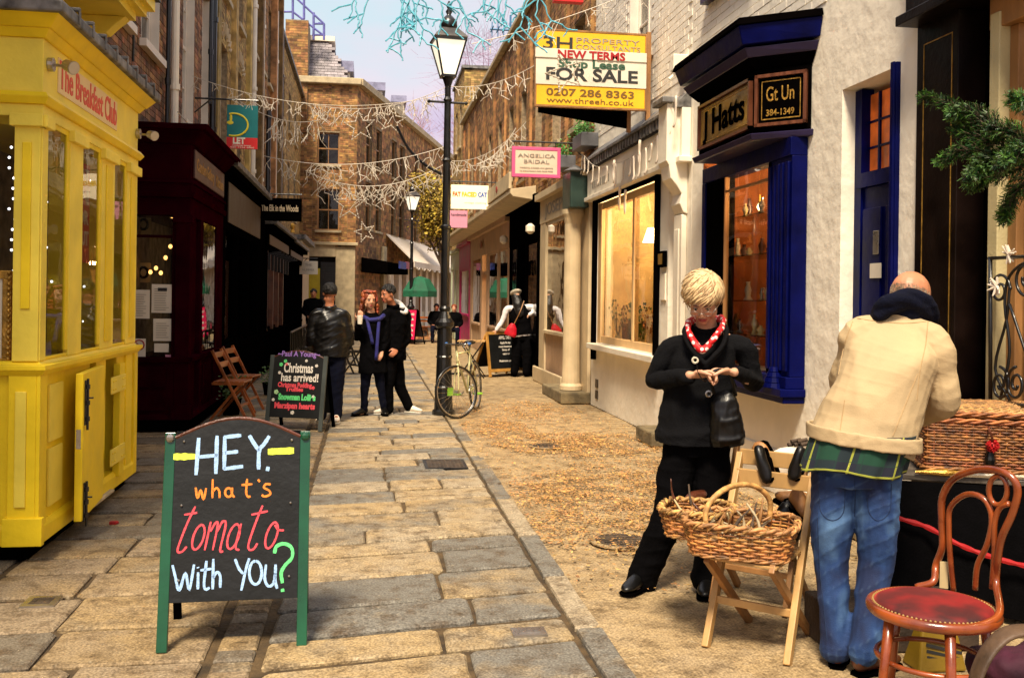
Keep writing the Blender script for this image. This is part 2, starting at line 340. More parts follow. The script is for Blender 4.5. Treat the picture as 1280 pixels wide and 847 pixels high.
def denim():
    m, t, b = nodes('blue_denim'); N = t.nodes.new; K = t.links.new
    tc = N('ShaderNodeTexCoord'); n = N('ShaderNodeTexNoise'); n.inputs['Scale'].default_value = 3.4; n.inputs['Detail'].default_value = 3
    mp = N('ShaderNodeMapping'); mp.inputs['Scale'].default_value = (1.6, 1.6, 1); K(tc.outputs['Object'], mp.inputs[0]); K(mp.outputs[0], n.inputs[0])
    r = N('ShaderNodeValToRGB'); e = r.color_ramp.elements; e[0].position = .36; e[0].color = (.003, .012, .055, 1); e[1].position = .68; e[1].color = (.085, .18, .34, 1); x = e.new(.5); x.color = (.008, .036, .13, 1)
    K(n.outputs[0], r.inputs[0])
    ge = N('ShaderNodeNewGeometry'); pr = N('ShaderNodeMapRange'); pr.inputs[1].default_value = .51; pr.inputs[2].default_value = .56; K(ge.outputs['Pointiness'], pr.inputs[0])
    mx = N('ShaderNodeMix'); mx.data_type = 'RGBA'; mx.inputs[7].default_value = (.25, .42, .62, 1); mu = N('ShaderNodeMath'); mu.operation = 'MULTIPLY'; mu.inputs[1].default_value = .22; K(pr.outputs[0], mu.inputs[0]); K(mu.outputs[0], mx.inputs[0]); K(r.outputs[0], mx.inputs[6])
    K(mx.outputs[2], b.inputs['Base Color']); b.inputs['Roughness'].default_value = .85
    w = N('ShaderNodeTexNoise'); w.inputs['Scale'].default_value = 220; bp = N('ShaderNodeBump'); bp.inputs['Strength'].default_value = .25; bp.inputs['Distance'].default_value = .01; K(tc.outputs['Object'], w.inputs[0]); K(w.outputs[0], bp.inputs['Height']); K(bp.outputs[0], b.inputs['Normal'])
    return m
denim_m = denim()
def spots():
    m, t, b = nodes('red_spotted_silk'); N = t.nodes.new; K = t.links.new
    tc = N('ShaderNodeTexCoord'); v = N('ShaderNodeTexVoronoi'); v.inputs['Scale'].default_value = 34; v.inputs['Randomness'].default_value = .6; K(tc.outputs['Object'], v.inputs[0])
    l = N('ShaderNodeMath'); l.operation = 'LESS_THAN'; l.inputs[1].default_value = .34; K(v.outputs[0], l.inputs[0])
    mx = N('ShaderNodeMix'); mx.data_type = 'RGBA'; mx.inputs[6].default_value = (.55, .004, .008, 1); mx.inputs[7].default_value = (.78, .66, .6, 1); K(l.outputs[0], mx.inputs[0]); K(mx.outputs[2], b.inputs['Base Color']); b.inputs['Roughness'].default_value = .6
    return m
spot_m = spots()
narrow_rough = None
def velvet():
    m, t, b = nodes('red_velvet'); N = t.nodes.new; K = t.links.new
    tc = N('ShaderNodeTexCoord'); n = N('ShaderNodeTexNoise'); n.inputs['Scale'].default_value = 5; n.inputs['Detail'].default_value = 3; K(tc.outputs['Object'], n.inputs[0])
    r = N('ShaderNodeValToRGB'); e = r.color_ramp.elements; e[0].position = .44; e[0].color = (.022, .0004, .0004, 1); e[1].position = .6; e[1].color = (.17, .001, .001, 1); K(n.outputs[0], r.inputs[0]); K(r.outputs[0], b.inputs['Base Color'])
    b.inputs['Roughness'].default_value = .75; b.inputs['Sheen Weight'].default_value = .4; b.inputs['Sheen Tint'].default_value = (1, .1, .08, 1); return m
velvet_m = velvet()
# paving: greys and ochres told apart stone by stone
def paving(name, ca, cb, cc, dark=.5, sc=1.0):
    m, t, b = nodes(name); N = t.nodes.new; K = t.links.new
    tc = N('ShaderNodeTexCoord'); oi = N('ShaderNodeObjectInfo'); ge = N('ShaderNodeNewGeometry')
    sm = N('ShaderNodeMath'); sm.operation = 'ADD'; K(oi.outputs['Random'], sm.inputs[0]); K(ge.outputs['Random Per Island'], sm.inputs[1]); fr = N('ShaderNodeMath'); fr.operation = 'FRACT'; K(sm.outputs[0], fr.inputs[0])
    n = N('ShaderNodeTexNoise'); n.inputs['Scale'].default_value = 2.3 * sc; n.inputs['Detail'].default_value = 8; n.inputs['Roughness'].default_value = .6; K(tc.outputs['Object'], n.inputs[0])
    s = N('ShaderNodeMath'); s.operation = 'MULTIPLY_ADD'; s.inputs[1].default_value = .85; K(fr.outputs[0], s.inputs[0])
    s2 = N('ShaderNodeMath'); s2.operation = 'MULTIPLY_ADD'; s2.inputs[1].default_value = 1.1; s2.inputs[2].default_value = -.56; K(n.outputs[0], s2.inputs[0]); K(s2.outputs[0], s.inputs[2])
    r = N('ShaderNodeValToRGB'); e = r.color_ramp.elements; e[0].position = .18; e[0].color = rgba(ca); e[1].position = .78; e[1].color = rgba(cc); x = e.new(.48); x.color = rgba(cb); K(s.outputs[0], r.inputs[0])
    n2 = N('ShaderNodeTexNoise'); n2.inputs['Scale'].default_value = 7 * sc; n2.inputs['Detail'].default_value = 10; n2.inputs['Roughness'].default_value = .72; K(tc.outputs['Object'], n2.inputs[0])
    mr = N('ShaderNodeMapRange'); mr.inputs[1].default_value = .47; mr.inputs[2].default_value = .66; mr.inputs[4].default_value = dark; K(n2.outputs[0], mr.inputs[0])
    mx = N('ShaderNodeMix'); mx.data_type = 'RGBA'; mx.inputs[7].default_value = (.085, .05, .022, 1); K(mr.outputs[0], mx.inputs[0]); K(r.outputs[0], mx.inputs[6])
    n4 = N('ShaderNodeTexNoise'); n4.inputs['Scale'].default_value = 90; n4.inputs['Detail'].default_value = 4; K(tc.outputs['Object'], n4.inputs[0])
    m4 = N('ShaderNodeMapRange'); m4.inputs[1].default_value = .35; m4.inputs[2].default_value = .7; m4.inputs[3].default_value = .55; m4.inputs[4].default_value = 1.3; K(n4.outputs[0], m4.inputs[0])
    n5 = N('ShaderNodeTexNoise'); n5.inputs['Scale'].default_value = 19 * sc; n5.inputs['Detail'].default_value = 6; n5.inputs['Roughness'].default_value = .7; K(tc.outputs['Object'], n5.inputs[0])
    m5 = N('ShaderNodeMapRange'); m5.inputs[1].default_value = .60; m5.inputs[2].default_value = .70; m5.inputs[4].default_value = .55; K(n5.outputs[0], m5.inputs[0]); x5 = N('ShaderNodeMix'); x5.data_type = 'RGBA'; x5.inputs[7].default_value = (.50, .43, .31, 1); K(m5.outputs[0], x5.inputs[0]); K(mx.outputs[2], x5.inputs[6])
    v6 = N('ShaderNodeTexVoronoi'); v6.feature = 'DISTANCE_TO_EDGE'; v6.inputs['Scale'].default_value = 1.15 * sc; w6 = N('ShaderNodeMix'); w6.data_type = 'VECTOR'; w6.inputs[0].default_value = .10; K(tc.outputs['Object'], w6.inputs[4]); K(n2.outputs['Color'], w6.inputs[5]); K(w6.outputs[1], v6.inputs[0]); m6 = N('ShaderNodeMapRange'); m6.inputs[1].default_value = .0; m6.inputs[2].default_value = .008; m6.inputs[3].default_value = .75; m6.inputs[4].default_value = 0; K(v6.outputs[0], m6.inputs[0]); g6 = N('ShaderNodeMath'); g6.operation = 'MULTIPLY'; K(m6.outputs[0], g6.inputs[0]); K(mr.outputs[0], g6.inputs[1])
    x6 = N('ShaderNodeMix'); x6.data_type = 'RGBA'; x6.inputs[7].default_value = (.03, .02, .01, 1); K(g6.outputs[0], x6.inputs[0]); K(x5.outputs[2], x6.inputs[6])
    hv = N('ShaderNodeHueSaturation'); K(m4.outputs[0], hv.inputs['Value']); K(x6.outputs[2], hv.inputs['Color']); K(hv.outputs[0], b.inputs['Base Color'])
    rr = N('ShaderNodeMapRange'); rr.inputs[3].default_value = .42; rr.inputs[4].default_value = .85; K(n2.outputs[0], rr.inputs[0]); K(rr.outputs[0], b.inputs['Roughness'])
    ad = N('ShaderNodeMath'); ad.operation = 'MULTIPLY_ADD'; ad.inputs[1].default_value = .25; K(n4.outputs[0], ad.inputs[0]); K(n2.outputs[0], ad.inputs[2])
    bp = N('ShaderNodeBump'); bp.inputs['Strength'].default_value = .9; bp.inputs['Distance'].default_value = .018; b.inputs['Specular IOR Level'].default_value = .22; K(ad.outputs[0], bp.inputs['Height']); K(bp.outputs[0], b.inputs['Normal'])
    return m
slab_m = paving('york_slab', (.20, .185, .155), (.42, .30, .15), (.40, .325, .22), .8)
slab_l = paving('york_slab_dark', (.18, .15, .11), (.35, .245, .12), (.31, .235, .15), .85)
bed_m = mat('joint_soil', (.085, .052, .02), .95, .4, 10, .6, 50)
conc_m = paving('worn_concrete', (.25, .185, .11), (.42, .30, .155), (.39, .30, .19), .85, .8)
# ------------------------------------------------------------------ ground
g = MB(); g.add([(-150, -60, -.05), (150, -60, -.05), (150, 300, -.05), (-150, 300, -.05)], [(0, 1, 2, 3)]); struct('ground', g, conc_m)
KX = lambda y: .98 + .006 * (y - 4)                   # edge line of the centre paving
g = MB(); g.box(-2.7, 1.18, 1.0, 40, -.045, -.019); pave = struct('pavement', g, bed_m); WM[pave] = I4()
# worn concrete strip along the right-hand shops, gently uneven
g = MB(); nx, ny = 24, 300; vs = []
for j in range(ny + 1):
    y = 1.0 + j * .13
    for i in range(nx + 1):
        x = lerp(KX(y) + .10, 3.6, i / nx); vs.append((x, y, -.006 + .010 * math.sin(x * 2.3 + y * .9) * math.sin(y * 1.7 + 1) + R.uniform(-.0015, .0015)))
g.add(vs, [(j * (nx + 1) + i, j * (nx + 1) + i + 1, (j + 1) * (nx + 1) + i + 1, (j + 1) * (nx + 1) + i) for j in range(ny) for i in range(nx)])
road = struct('road', g, conc_m, smooth=True)
# slabs: cut stones laid in courses, every joint recessed
def slab(mb, q, z0, z1, k=.012):
    """worn flagstone from 4 ground points: bevelled, corners knocked off a little"""
    c = sum((Vector((p[0], p[1], 0)) for p in q), Vector()) / 4; out = []
    for i in range(4):
        a = Vector((q[i][0], q[i][1], 0)); b = Vector((q[(i + 1) % 4][0], q[(i + 1) % 4][1], 0)); z = Vector((q[i - 1][0], q[i - 1][1], 0))
        cut = min(.035, .07 * (b - a).length) * R.uniform(.2, 1)
        out.append(a + (z - a).normalized() * cut); 
        m = max(1, int((b - a).length / .16)); out.append(a + (b - a).normalized() * cut)
        for s in range(1, m): out.append(a.lerp(b, s / m) + (c - a).normalized() * R.uniform(-.004, .013))
    n = len(out); tilt = (R.uniform(-.006, .006), R.uniform(-.006, .006)); dz = R.uniform(-.005, .005)
    zt = lambda p: z1 + dz + tilt[0] * (p.x - c.x) + tilt[1] * (p.y - c.y)
    inn = [p + (c - p).normalized() * k for p in out]
    vs = [Vector((p.x, p.y, z0)) for p in out] + [Vector((p.x, p.y, zt(p) - .010)) for p in out] + [Vector((p.x, p.y, zt(p))) for p in inn]
    fs = [(i, (i + 1) % n, n + (i + 1) % n, n + i) for i in range(n)] + [(n + i, n + (i + 1) % n, 2 * n + (i + 1) % n, 2 * n + i) for i in range(n)] + [tuple(range(2 * n, 3 * n))]
    mb.add(vs, fs)
SK = .16                                            # the courses run slightly askew
def courses(x0f, x1f, ya, yb, dmin, dmax, wmin, wmax, m, skew, far_from, seed, holes=()):
    r = random.Random(seed); y = ya; far = MB(); n = 0
    while y < yb:
        d = r.uniform(dmin, dmax); gp = r.uniform(.014, .026)
        xa, xb = x0f(y), x1f(y); x = xa; wob = r.uniform(-.01, .01)
        while x < xb - .05:
            w = r.uniform(wmin, wmax)
            if x + w > xb - wmin * .6: w = xb - x
            sk = lambda X, Y: Y + skew * (X - xa) + wob
            gy = gp * .95; q = [(x + gp * .3, sk(x, y) + gy), (x + w - gp * .3, sk(x + w, y) + gy), (x + w - gp * .3 + r.uniform(-.012, .004), sk(x + w, y + d) - gy), (x + gp * .3 + r.uniform(-.004, .012), sk(x, y + d) - gy)]
            cx, cy = x + w / 2, y + d / 2
            if not any(h[0] < cx < h[1] and h[2] < cy < h[3] for h in holes):
                if y < far_from:
                    mb = MB(); slab(mb, q, -.045, 0); o = mb.build('paving_slab', m, pave); n += 1
                else: slab(far, q, -.045, 0)
            x += w
        y += d
    if far.v: far.build('paving_slab', m, pave, kind='stuff')
    return n
ns = courses(lambda y: -.42, KX, 2.6, 38, .27, .50, .42, 1.0, slab_m, SK, 17.5, 3)
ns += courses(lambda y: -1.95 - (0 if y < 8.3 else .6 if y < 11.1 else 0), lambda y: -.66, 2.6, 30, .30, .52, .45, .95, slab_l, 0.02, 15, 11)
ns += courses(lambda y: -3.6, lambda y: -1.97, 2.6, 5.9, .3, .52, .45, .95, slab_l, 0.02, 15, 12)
# line of small setts, and the long edging stones of the right-hand side
fm = MB(); y = 2.8; r = random.Random(5)
while y < 30:
    d = r.uniform(.10, .20)
    for (a, b) in ((-.64, -.54), (-.53, -.44)) if r.random() < .0 else ((-.63, -.45),):
        q = [(a + .006, y + .008), (b - .006, y + .008), (b - .006, y + d - .008), (a + .006, y + d - .008)]
        if y < 11: mb = MB(); slab(mb, q, -.045, -.004, .012); mb.build('sett', slab_l, pave)
        else: slab(fm, q, -.045, -.004, .012)
    y += d
fm.build('sett', slab_l, pave, kind='stuff')
y = 2.8
while y < 36:
    d = r.uniform(.4, 1.0); a = KX(y) + .012; b = a + .125
    mb = MB(); slab(mb, [(a, y + .008), (b, y + .008), (b + .006 * d, y + d - .008), (a + .006 * d, y + d - .008)], -.045, .004, .012); mb.build('edging_stone', slab_m, pave); y += d
# fallen leaves and grit on the concrete
lm = MB(); r = random.Random(9)
def density(x, y):
    s = 0
    for (cx, cy, rx, ry, k) in ((2.05, 7.4, 1.0, 1.15, 1), (1.6, 6.4, .55, .8, .9), (2.3, 10.0, 1.0, .9, 1), (2.5, 8.6, .7, .5, .5), (1.55, 11.2, .5, .9, .7), (2.9, 6.5, .5, .6, .8), (2.2, 13, .8, 1.2, .35)):
        q = ((x - cx) / rx) ** 2 + ((y - cy) / ry) ** 2
        if q < 1: s = max(s, k * (1 - q) ** .35)
    return s * (.55 + .45 * math.sin(x * 9 + math.sin(y * 5) * 2) * math.sin(y * 7 + x * 3))
n = 0
while n < 32000:
    x = r.uniform(1.13, 3.25); y = r.uniform(4.9, 14.5)
    if r.random() > max(density(x, y), .045): continue
    s = r.uniform(.004, .011) if r.random() < .7 else r.uniform(.01, .021); a = r.uniform(0, 6.28); t = r.uniform(-.5, .5); z = .012 + r.uniform(0, .006); ca, sa = math.cos(a) * s, math.sin(a) * s
    lm.add([(x - ca, y - sa, z), (x + sa * .55, y - ca * .55, z + .004 + t * s * .5), (x + ca, y + sa, z + abs(t) * s), (x - sa * .55, y + ca * .55, z + .002)], [(0, 1, 2, 3)]); n += 1
tag(lm.build('leaf_litter', rust_l), 'orange brown fallen leaves and grit strewn over the worn concrete', 'leaves', kind='stuff')
# covers let into the paving
def cover(px, py, label, w, d, m, rnd=False, bars=7):
    c = atZ(px, py); t = thing('drain_cover', label, 'manhole cover', (c.x, c.y, 0))
    mb = MB()
    if rnd:
        mb.lathe((c.x, c.y, .002), [(w / 2 + .03, 0), (w / 2 + .03, .008), (w / 2, .010)], 28); mb.build('rim', conc_m, t)
        mb = MB(); mb.lathe((c.x, c.y, .010), [(w / 2 - .005, 0), (w / 2 - .008, .007)], 28)
        for i in range(-4, 5):
            h = math.sqrt(max(0, (w / 2 - .04) ** 2 - (i * .055) ** 2)); mb.box(c.x - h, c.x + h, c.y + i * .055 - .012, c.y + i * .055 + .012, .015, .021)
        mb.build('lid', m, t)
    else:
        x0, x1, y0, y1 = c.x - w / 2, c.x + w / 2, c.y - d / 2, c.y + d / 2
        for (a, b, e, f) in ((x0 - .03, x1 + .03, y0 - .03, y0), (x0 - .03, x1 + .03, y1, y1 + .03), (x0 - .03, x0, y0, y1), (x1, x1 + .03, y0, y1)): mb.box(a, b, e, f, -.01, .007)
        mb.build('rim', chrome if w < .2 else blackm, t); mb = MB(); mb.box(x0, x1, y0, y1, 0, .008); k = bars
        for i in range(k):
            for j in range(max(2, int(k * d / w))):
                jj = max(2, int(k * d / w)); a = x0 + (i + .5) * w / k; b = y0 + (j + .5) * d / jj; mb.box(a - w / k * .3, a + w / k * .3, b - d / jj * .3, b + d / jj * .3, .004, .010)
        mb.build('lid', m, t)
    return t
iron = mat('worn_iron', (.085, .06, .04), .55, .4, 12, .3, 50, metal=.3)
cover(556, 580, 'square rusty drain cover among slabs in the middle of the street', .33, .42, iron, bars=9)
cover(776, 677, 'round iron manhole cover beside the leaves near the dark-coated woman', .34, .34, iron, True)
cover(683, 558, 'small round iron cover in the leaves farther up the street', .30, .30, iron, True)
cover(661, 790, 'tiny square metal hydrant cover at the right edge of the slabs', .10, .05, chrome, bars=3)
cover(52, 752, 'small iron plate set in the pavement before the yellow shop', .10, .10, iron, bars=3)
t = MB(); c = atZ(142, 655); t.box(c.x - .025, c.x + .02, c.y - .018, c.y + .02, 0, .022); t.ell((c.x + .02, c.y, .012), .014, .02, .012, 8)
tag(t.build('crushed_packet', red_i, bevel=.003), 'crushed red packet lying on the paving beside the yellow shop', 'litter')
# ------------------------------------------------------------------ building kit
def fmap(p0, d, n):
    p0 = Vector((p0[0], p0[1], 0)); d = Vector((d[0], d[1], 0)).normalized(); n = Vector((n[0], n[1], 0)).normalized()
    return lambda u, o, z: p0 + d * u + n * o + Vector((0, 0, z))
def mbx(mb, M, u0, u1, n0, n1, z0, z1):
    return mb.hexa([M(u0, n0, z0), M(u1, n0, z0), M(u1, n1, z0), M(u0, n1, z0), M(u0, n0, z1), M(u1, n0, z1), M(u1, n1, z1), M(u0, n1, z1)])
def facade(root, M, L0, L1, z0, z1, ops, brick, mort, bw=.225, bh=.075, thick=.28, core=4.0, seed=1, bricks=True, bz0=None, wallname='wall', gap=.6):
    mb = MB(); us = sorted(set([L0, L1] + [v for o in ops for v in o[:2]])); zs = sorted(set([z0, z1] + [v for o in ops for v in o[2:4]]))
    for i in range(len(us) - 1):
        for j in range(len(zs) - 1):
            cu, cz = (us[i] + us[i + 1]) / 2, (zs[j] + zs[j + 1]) / 2
            if any(o[0] < cu < o[1] and o[2] < cz < o[3] for o in ops): continue
            mbx(mb, M, us[i], us[i + 1], -thick, 0, zs[j], zs[j + 1])
    w = mb.build(wallname, mort, root)
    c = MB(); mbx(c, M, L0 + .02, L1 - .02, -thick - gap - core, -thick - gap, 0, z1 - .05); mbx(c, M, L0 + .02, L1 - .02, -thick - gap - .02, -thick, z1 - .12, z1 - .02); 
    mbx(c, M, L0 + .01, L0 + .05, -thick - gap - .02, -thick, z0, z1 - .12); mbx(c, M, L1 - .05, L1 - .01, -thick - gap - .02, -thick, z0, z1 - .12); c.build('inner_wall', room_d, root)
    if bricks:
        r = random.Random(seed); b = MB(); z = bz0 if bz0 is not None else z0; row = 0
        while z + bh <= z1 + .001:
            u = L0 - (bw / 2 if row % 2 else 0); k = 0
            spans = []
            while u < L1:
                w_ = bw if k % 2 == 0 else bw / 2
                a, e = max(u, L0), min(u + w_, L1); segs = [(a, e)]
                for o in ops:
                    if z + bh > o[2] + .01 and z < o[3] - .01:
                        ns_ = []
                        for (s, f) in segs:
                            if f <= o[0] or s >= o[1]: ns_.append((s, f))
                            else:
                                if s < o[0]: ns_.append((s, o[0]))
                                if f > o[1]: ns_.append((o[1], f))
                        segs = ns_
                spans += segs; u += w_; k += 1
            for (s, f) in spans:
                if f - s < .04: continue
                s += .005; f -= .005; p = .007 + r.uniform(0, .006); za, zb = z + .005, z + bh - .005
                vs = [M(s, 0, za), M(f, 0, za), M(f, p, za), M(s, p, za), M(s, 0, zb), M(f, 0, zb), M(f, p, zb), M(s, p, zb)]
                b.add(vs, [(3, 2, 1, 0), (4, 5, 6, 7), (1, 2, 6, 5), (2, 3, 7, 6), (3, 0, 4, 7)])
            z += bh; row += 1
        b.build('brick', brick, root, kind='stuff')
    return w
def sash(root, M, u0, u1, z0, z1, fm=None, bars=(2, 4), rec=.10, sill=None, lintel=None, reveal=None, gm=None, rail=True):
    fm = fm or whitew; mb = MB(); f = .05
    mbx(mb, M, u0, u1, -rec - .05, -rec, z0, z0 + f); mbx(mb, M, u0, u1, -rec - .05, -rec, z1 - f, z1)
    mbx(mb, M, u0, u0 + f, -rec - .05, -rec, z0 + f, z1 - f); mbx(mb, M, u1 - f, u1, -rec - .05, -rec, z0 + f, z1 - f)
    zm = (z0 + z1) / 2
    if rail: mbx(mb, M, u0 + f, u1 - f, -rec - .048, -rec + .01, zm - .025, zm + .025)
    for i in range(1, bars[0]):
        u = lerp(u0, u1, i / bars[0]); mbx(mb, M, u - .012, u + .012, -rec - .045, -rec - .004, z0 + f, z1 - f)
    for j in range(1, bars[1]):
        z = lerp(z0, z1, j / bars[1])
        if abs(z - zm) > .05 or not rail: mbx(mb, M, u0 + f, u1 - f, -rec - .046, -rec - .005, z - .012, z + .012)
    if reveal:
        mbx(mb, M, u0 - .001, u0 + .012, -rec, .012, z0, z1); mbx(mb, M, u1 - .012, u1 + .001, -rec, .012, z0, z1)
    w = mb.build('window', fm, root)
    p = MB(); mbx(p, M, u0 + f, u1 - f, -rec - .034, -rec - .028, z0 + f, z1 - f); p.build('pane', gm or glass_d, w)
    if sill: s = MB(); mbx(s, M, u0 - .08, u1 + .08, -rec, .09, z0 - .09, z0 - .003); s.build('sill', sill, w)
    if lintel: s = MB(); mbx(s, M, u0 - .1, u1 + .1, 0.0, .018, z1 + .002, z1 + .24); s.build('lintel', lintel, w)
    return w
def pipe(root, M, u, z0, z1, m, r=.045, n=.07, name='drainpipe'):
    mb = MB(); mb.tube([M(u, n, z0), M(u, n, z1)], r, 10)
    z = z0 + .8
    while z < z1: mb.tube([M(u, n, z), M(u, n, z + .08)], r * 1.35, 10); z += 1.8
    return mb.build(name, m, root, smooth=False)
LM = fmap((-2.6, 0), (0, 1), (1, 0)); RM = fmap((3.3, 0), (0, 1), (-1, 0))
# ---- left row, upper storeys
b1 = thing('brick_building', 'brown brick building rising behind the yellow corner shop', 'building', (-2.6, 8.5, 0))
ops = [(6.9, 7.8, 4.45, 6.4), (8.35, 9.25, 4.45, 6.4), (9.9, 10.9, 4.45, 6.4), (11.5, 12.45, 4.45, 6.4)]
facade(b1, LM, 3.0, 13.0, 3.0, 8.4, ops, brickA, mortar_d, seed=1)
low = MB(); mbx(low, LM, 3.0, 13.0, -.28, 0, 0, 3.0); low.build('lower_wall', mortar_d, b1)
for o in ops: sash(b1, LM, o[0], o[1], o[2], o[3], sill=whitew, reveal=True)
pipe(b1, LM, 13.05, 3.4, 8.4, white_p, .05, .09); pipe(b1, LM, 12.72, 3.4, 8.4, blackm, .03); pipe(b1, LM, 11.1, 4.1, 8.4, blackm, .014, .02, 'cable')
# the yellow oriel high on its wall, seen from below
t = MB(); mbx(t, LM, 4.8, 8.9, 0, .55, 3.95, 4.02); mbx(t, LM, 4.7, 9.0, 0, .62, 4.02, 4.08); mbx(t, LM, 4.65, 9.05, 0, .68, 4.08, 4.18)
ori = t.build('oriel', yellow_p, b1)
t = MB(); mbx(t, LM, 4.6, 9.1, 0, .72, 4.181, 4.2); mbx(t, LM, 4.9, 8.8, 0, .5, 4.2, 6.5); t.build('oriel_wall', lead, ori)
for y in (5.6, 7.2, 8.75):
    t = MB(); pr = [(0, 3.55), (.06, 3.6), (.10, 3.72), (.2, 3.78), (.34, 3.8), (.42, 3.88), (.5, 3.948), (0, 3.948)]
    t.prism([LM(y, n, z) for n, z in pr], LM(.16, 0, 0) - LM(0, 0, 0)); t.build('bracket', yellow_p, ori, bevel=.006)
chp = thing('chimney_pot', 'cream pot standing on the lead flashing above the yellow shop', 'chimney pot', (-2.35, 8.2, 3.45))
c = atX(152, 120, -2.42); t = MB(); t.lathe((c.x, c.y, c.z - .45), [(.09, 0), (.09, .3), (.10, .32), (.10, .40), (.08, .45)], 12); t.build('pot', cream, chp, smooth=False)
b2 = thing('brick_building', 'narrow brown brick house above the burgundy shop with white sashes', 'building', (-2.6, 14.6, 0))
ops = [(14.0, 14.85, 4.0, 6.3), (15.55, 16.2, 4.0, 6.3)]
facade(b2, LM, 13.01, 16.5, 3.0, 9.5, ops, brickA, mortar_d, seed=2)
low = MB(); mbx(low, LM, 13.01, 16.5, -.28, 0, 0, 3.0); low.build('lower_wall', mortar_d, b2)
for o in ops: sash(b2, LM, *o, sill=whitew, reveal=True)
pipe(b2, LM, 16.3, 3.4, 9.5, blackm, .05); pipe(b2, LM, 16.0, 4.6, 9.5, blackm, .03)
b3 = thing('brick_building', 'yellow stock brick building with arched sashes behind the letting board', 'building', (-2.6, 18.7, 0))
ops = [(17.5, 18.3, 4.1, 6.0), (19.5, 20.3, 4.1, 6.0), (17.5, 18.3, 6.9, 8.6), (19.5, 20.3, 6.9, 8.6)]
facade(b3, LM, 16.51, 21.2, 3.0, 10.5, ops, brickB, mortar, seed=3)
low = MB(); mbx(low, LM, 16.51, 21.2, -.28, 0, 0, 3.0); low.build('lower_wall', mortar, b3)
for o in ops:
    sash(b3, LM, *o, sill=stone)
    t = MB()
    for k in range(9):
        a = math.pi * (k + .5) / 9; c0 = LM((o[0] + o[1]) / 2 + .46 * math.cos(a), .012, o[3] + .20 * math.sin(a)); t.beam(c0, c0 + Vector((0, math.cos(a) * .16, .16 * math.sin(a) + .05)), .09, .03, (1, 0, 0))
    t.build('arch', cream, b3, kind='stuff')
for u in (16.6, 18.75, 21.0):
    t = MB(); mbx(t, LM, u, u + .32, 0.002, .10, 3.0, 10.4)
    t.build('pier', brickB, b3)
b4 = thing('brick_building', 'tall dark brick warehouse with paired white drainpipes on the left side', 'building', (-2.6, 25, 0))
ops = [(u, u + .8, z, z + 2.0) for u in (22.0, 23.7, 25.4, 27.1) for z in (4.2, 7.0)]
facade(b4, LM, 21.21, 28.8, 3.0, 11.2, ops, brickC, mortar, seed=4)
low = MB(); mbx(low, LM, 21.21, 28.8, -.28, 0, 0, 3.0); low.build('lower_wall', mortar, b4)
for o in ops: sash(b4, LM, *o, sill=stone, bars=(2, 2))
for u in (21.6, 23.2, 24.9, 26.6, 28.3): pipe(b4, LM, u, 3.4, 9.2 if u != 24.9 else 6.2, white_p if u in (21.6, 23.2, 26.6) else blackm, .06, .10)
for u in (22.95, 26.3, 28.0):
    t = MB(); mbx(t, LM, u - .16, u + .16, .002, .16, 3.2, 11); t.build('pier', brickC, b4)
b5 = thing('brick_building', 'sandy brick building with stepped roofline at the far left', 'building', (-2.6, 33, 0))
ops = [(29.6, 30.5, 4.2, 5.9), (32.0, 32.9, 4.2, 5.9), (34.6, 35.5, 4.2, 5.9), (29.6, 30.5, 6.9, 8.2), (32.0, 32.9, 6.9, 8.2), (34.6, 35.5, 6.9, 8.2)]
facade(b5, LM, 28.81, 37.9, 0, 9.2, ops, brickB, mortar, seed=5)
for o in ops: sash(b5, LM, *o, sill=stone, bars=(2, 2))
t = MB(); mbx(t, LM, 28.7, 37.9, -.3, .12, 9.2, 9.32); t.build('coping', lead, b5)
# ---- far corner building and its long side
FY = 38.0
f1 = thing('corner_building', 'orange brick corner building with mansard roof closing the street', 'building', (-.45, FY, 0))
FM = fmap((-6.4, FY), (1, 0), (0, -1))
xo = 6.4; p = lambda px, py: atY(px, py, FY)
wa, wb = p(397, 165), p(424, 206); wc, wd = p(397, 236), p(424, 288)
ops = [(wa.x + xo, wb.x + xo, wb.z, wa.z), (wc.x + xo, wd.x + xo, wd.z, wc.z), (3.97, 5.75, 0, 3.1)]
facade(f1, FM, 0, xo - .45, 0, 9.75, ops, brickC, mortar, seed=6)
for o in ops[:2]: sash(f1, FM, o[0], o[1], o[2], o[3], fm=wood_m, sill=stone, bars=(2, 2))
SD = Vector((math.sin(rad(15.3)), math.cos(rad(15.3)))); SM = fmap((-.45, FY), SD, (SD.y, -SD.x))
ops2 = []
for k, u in enumerate([1.3, 2.9, 5.6, 7.2, 10.4, 12.0, 16.2, 17.8, 22, 24, 28, 30, 35, 38, 42, 46, 50]):
    for (z, h_) in ((4.3, 1.9), (6.9, 1.7)): ops2.append((u, u + .95, z, z + h_))
facade(f1, SM, 0, 55, 0, 9.75, ops2, brickC, mortar, seed=7, bw=.45, bh=.15)
for o in ops2: sash(f1, SM, *o, fm=wood_m if o[0] < 20 else whitew, bars=(2, 2), sill=stone)
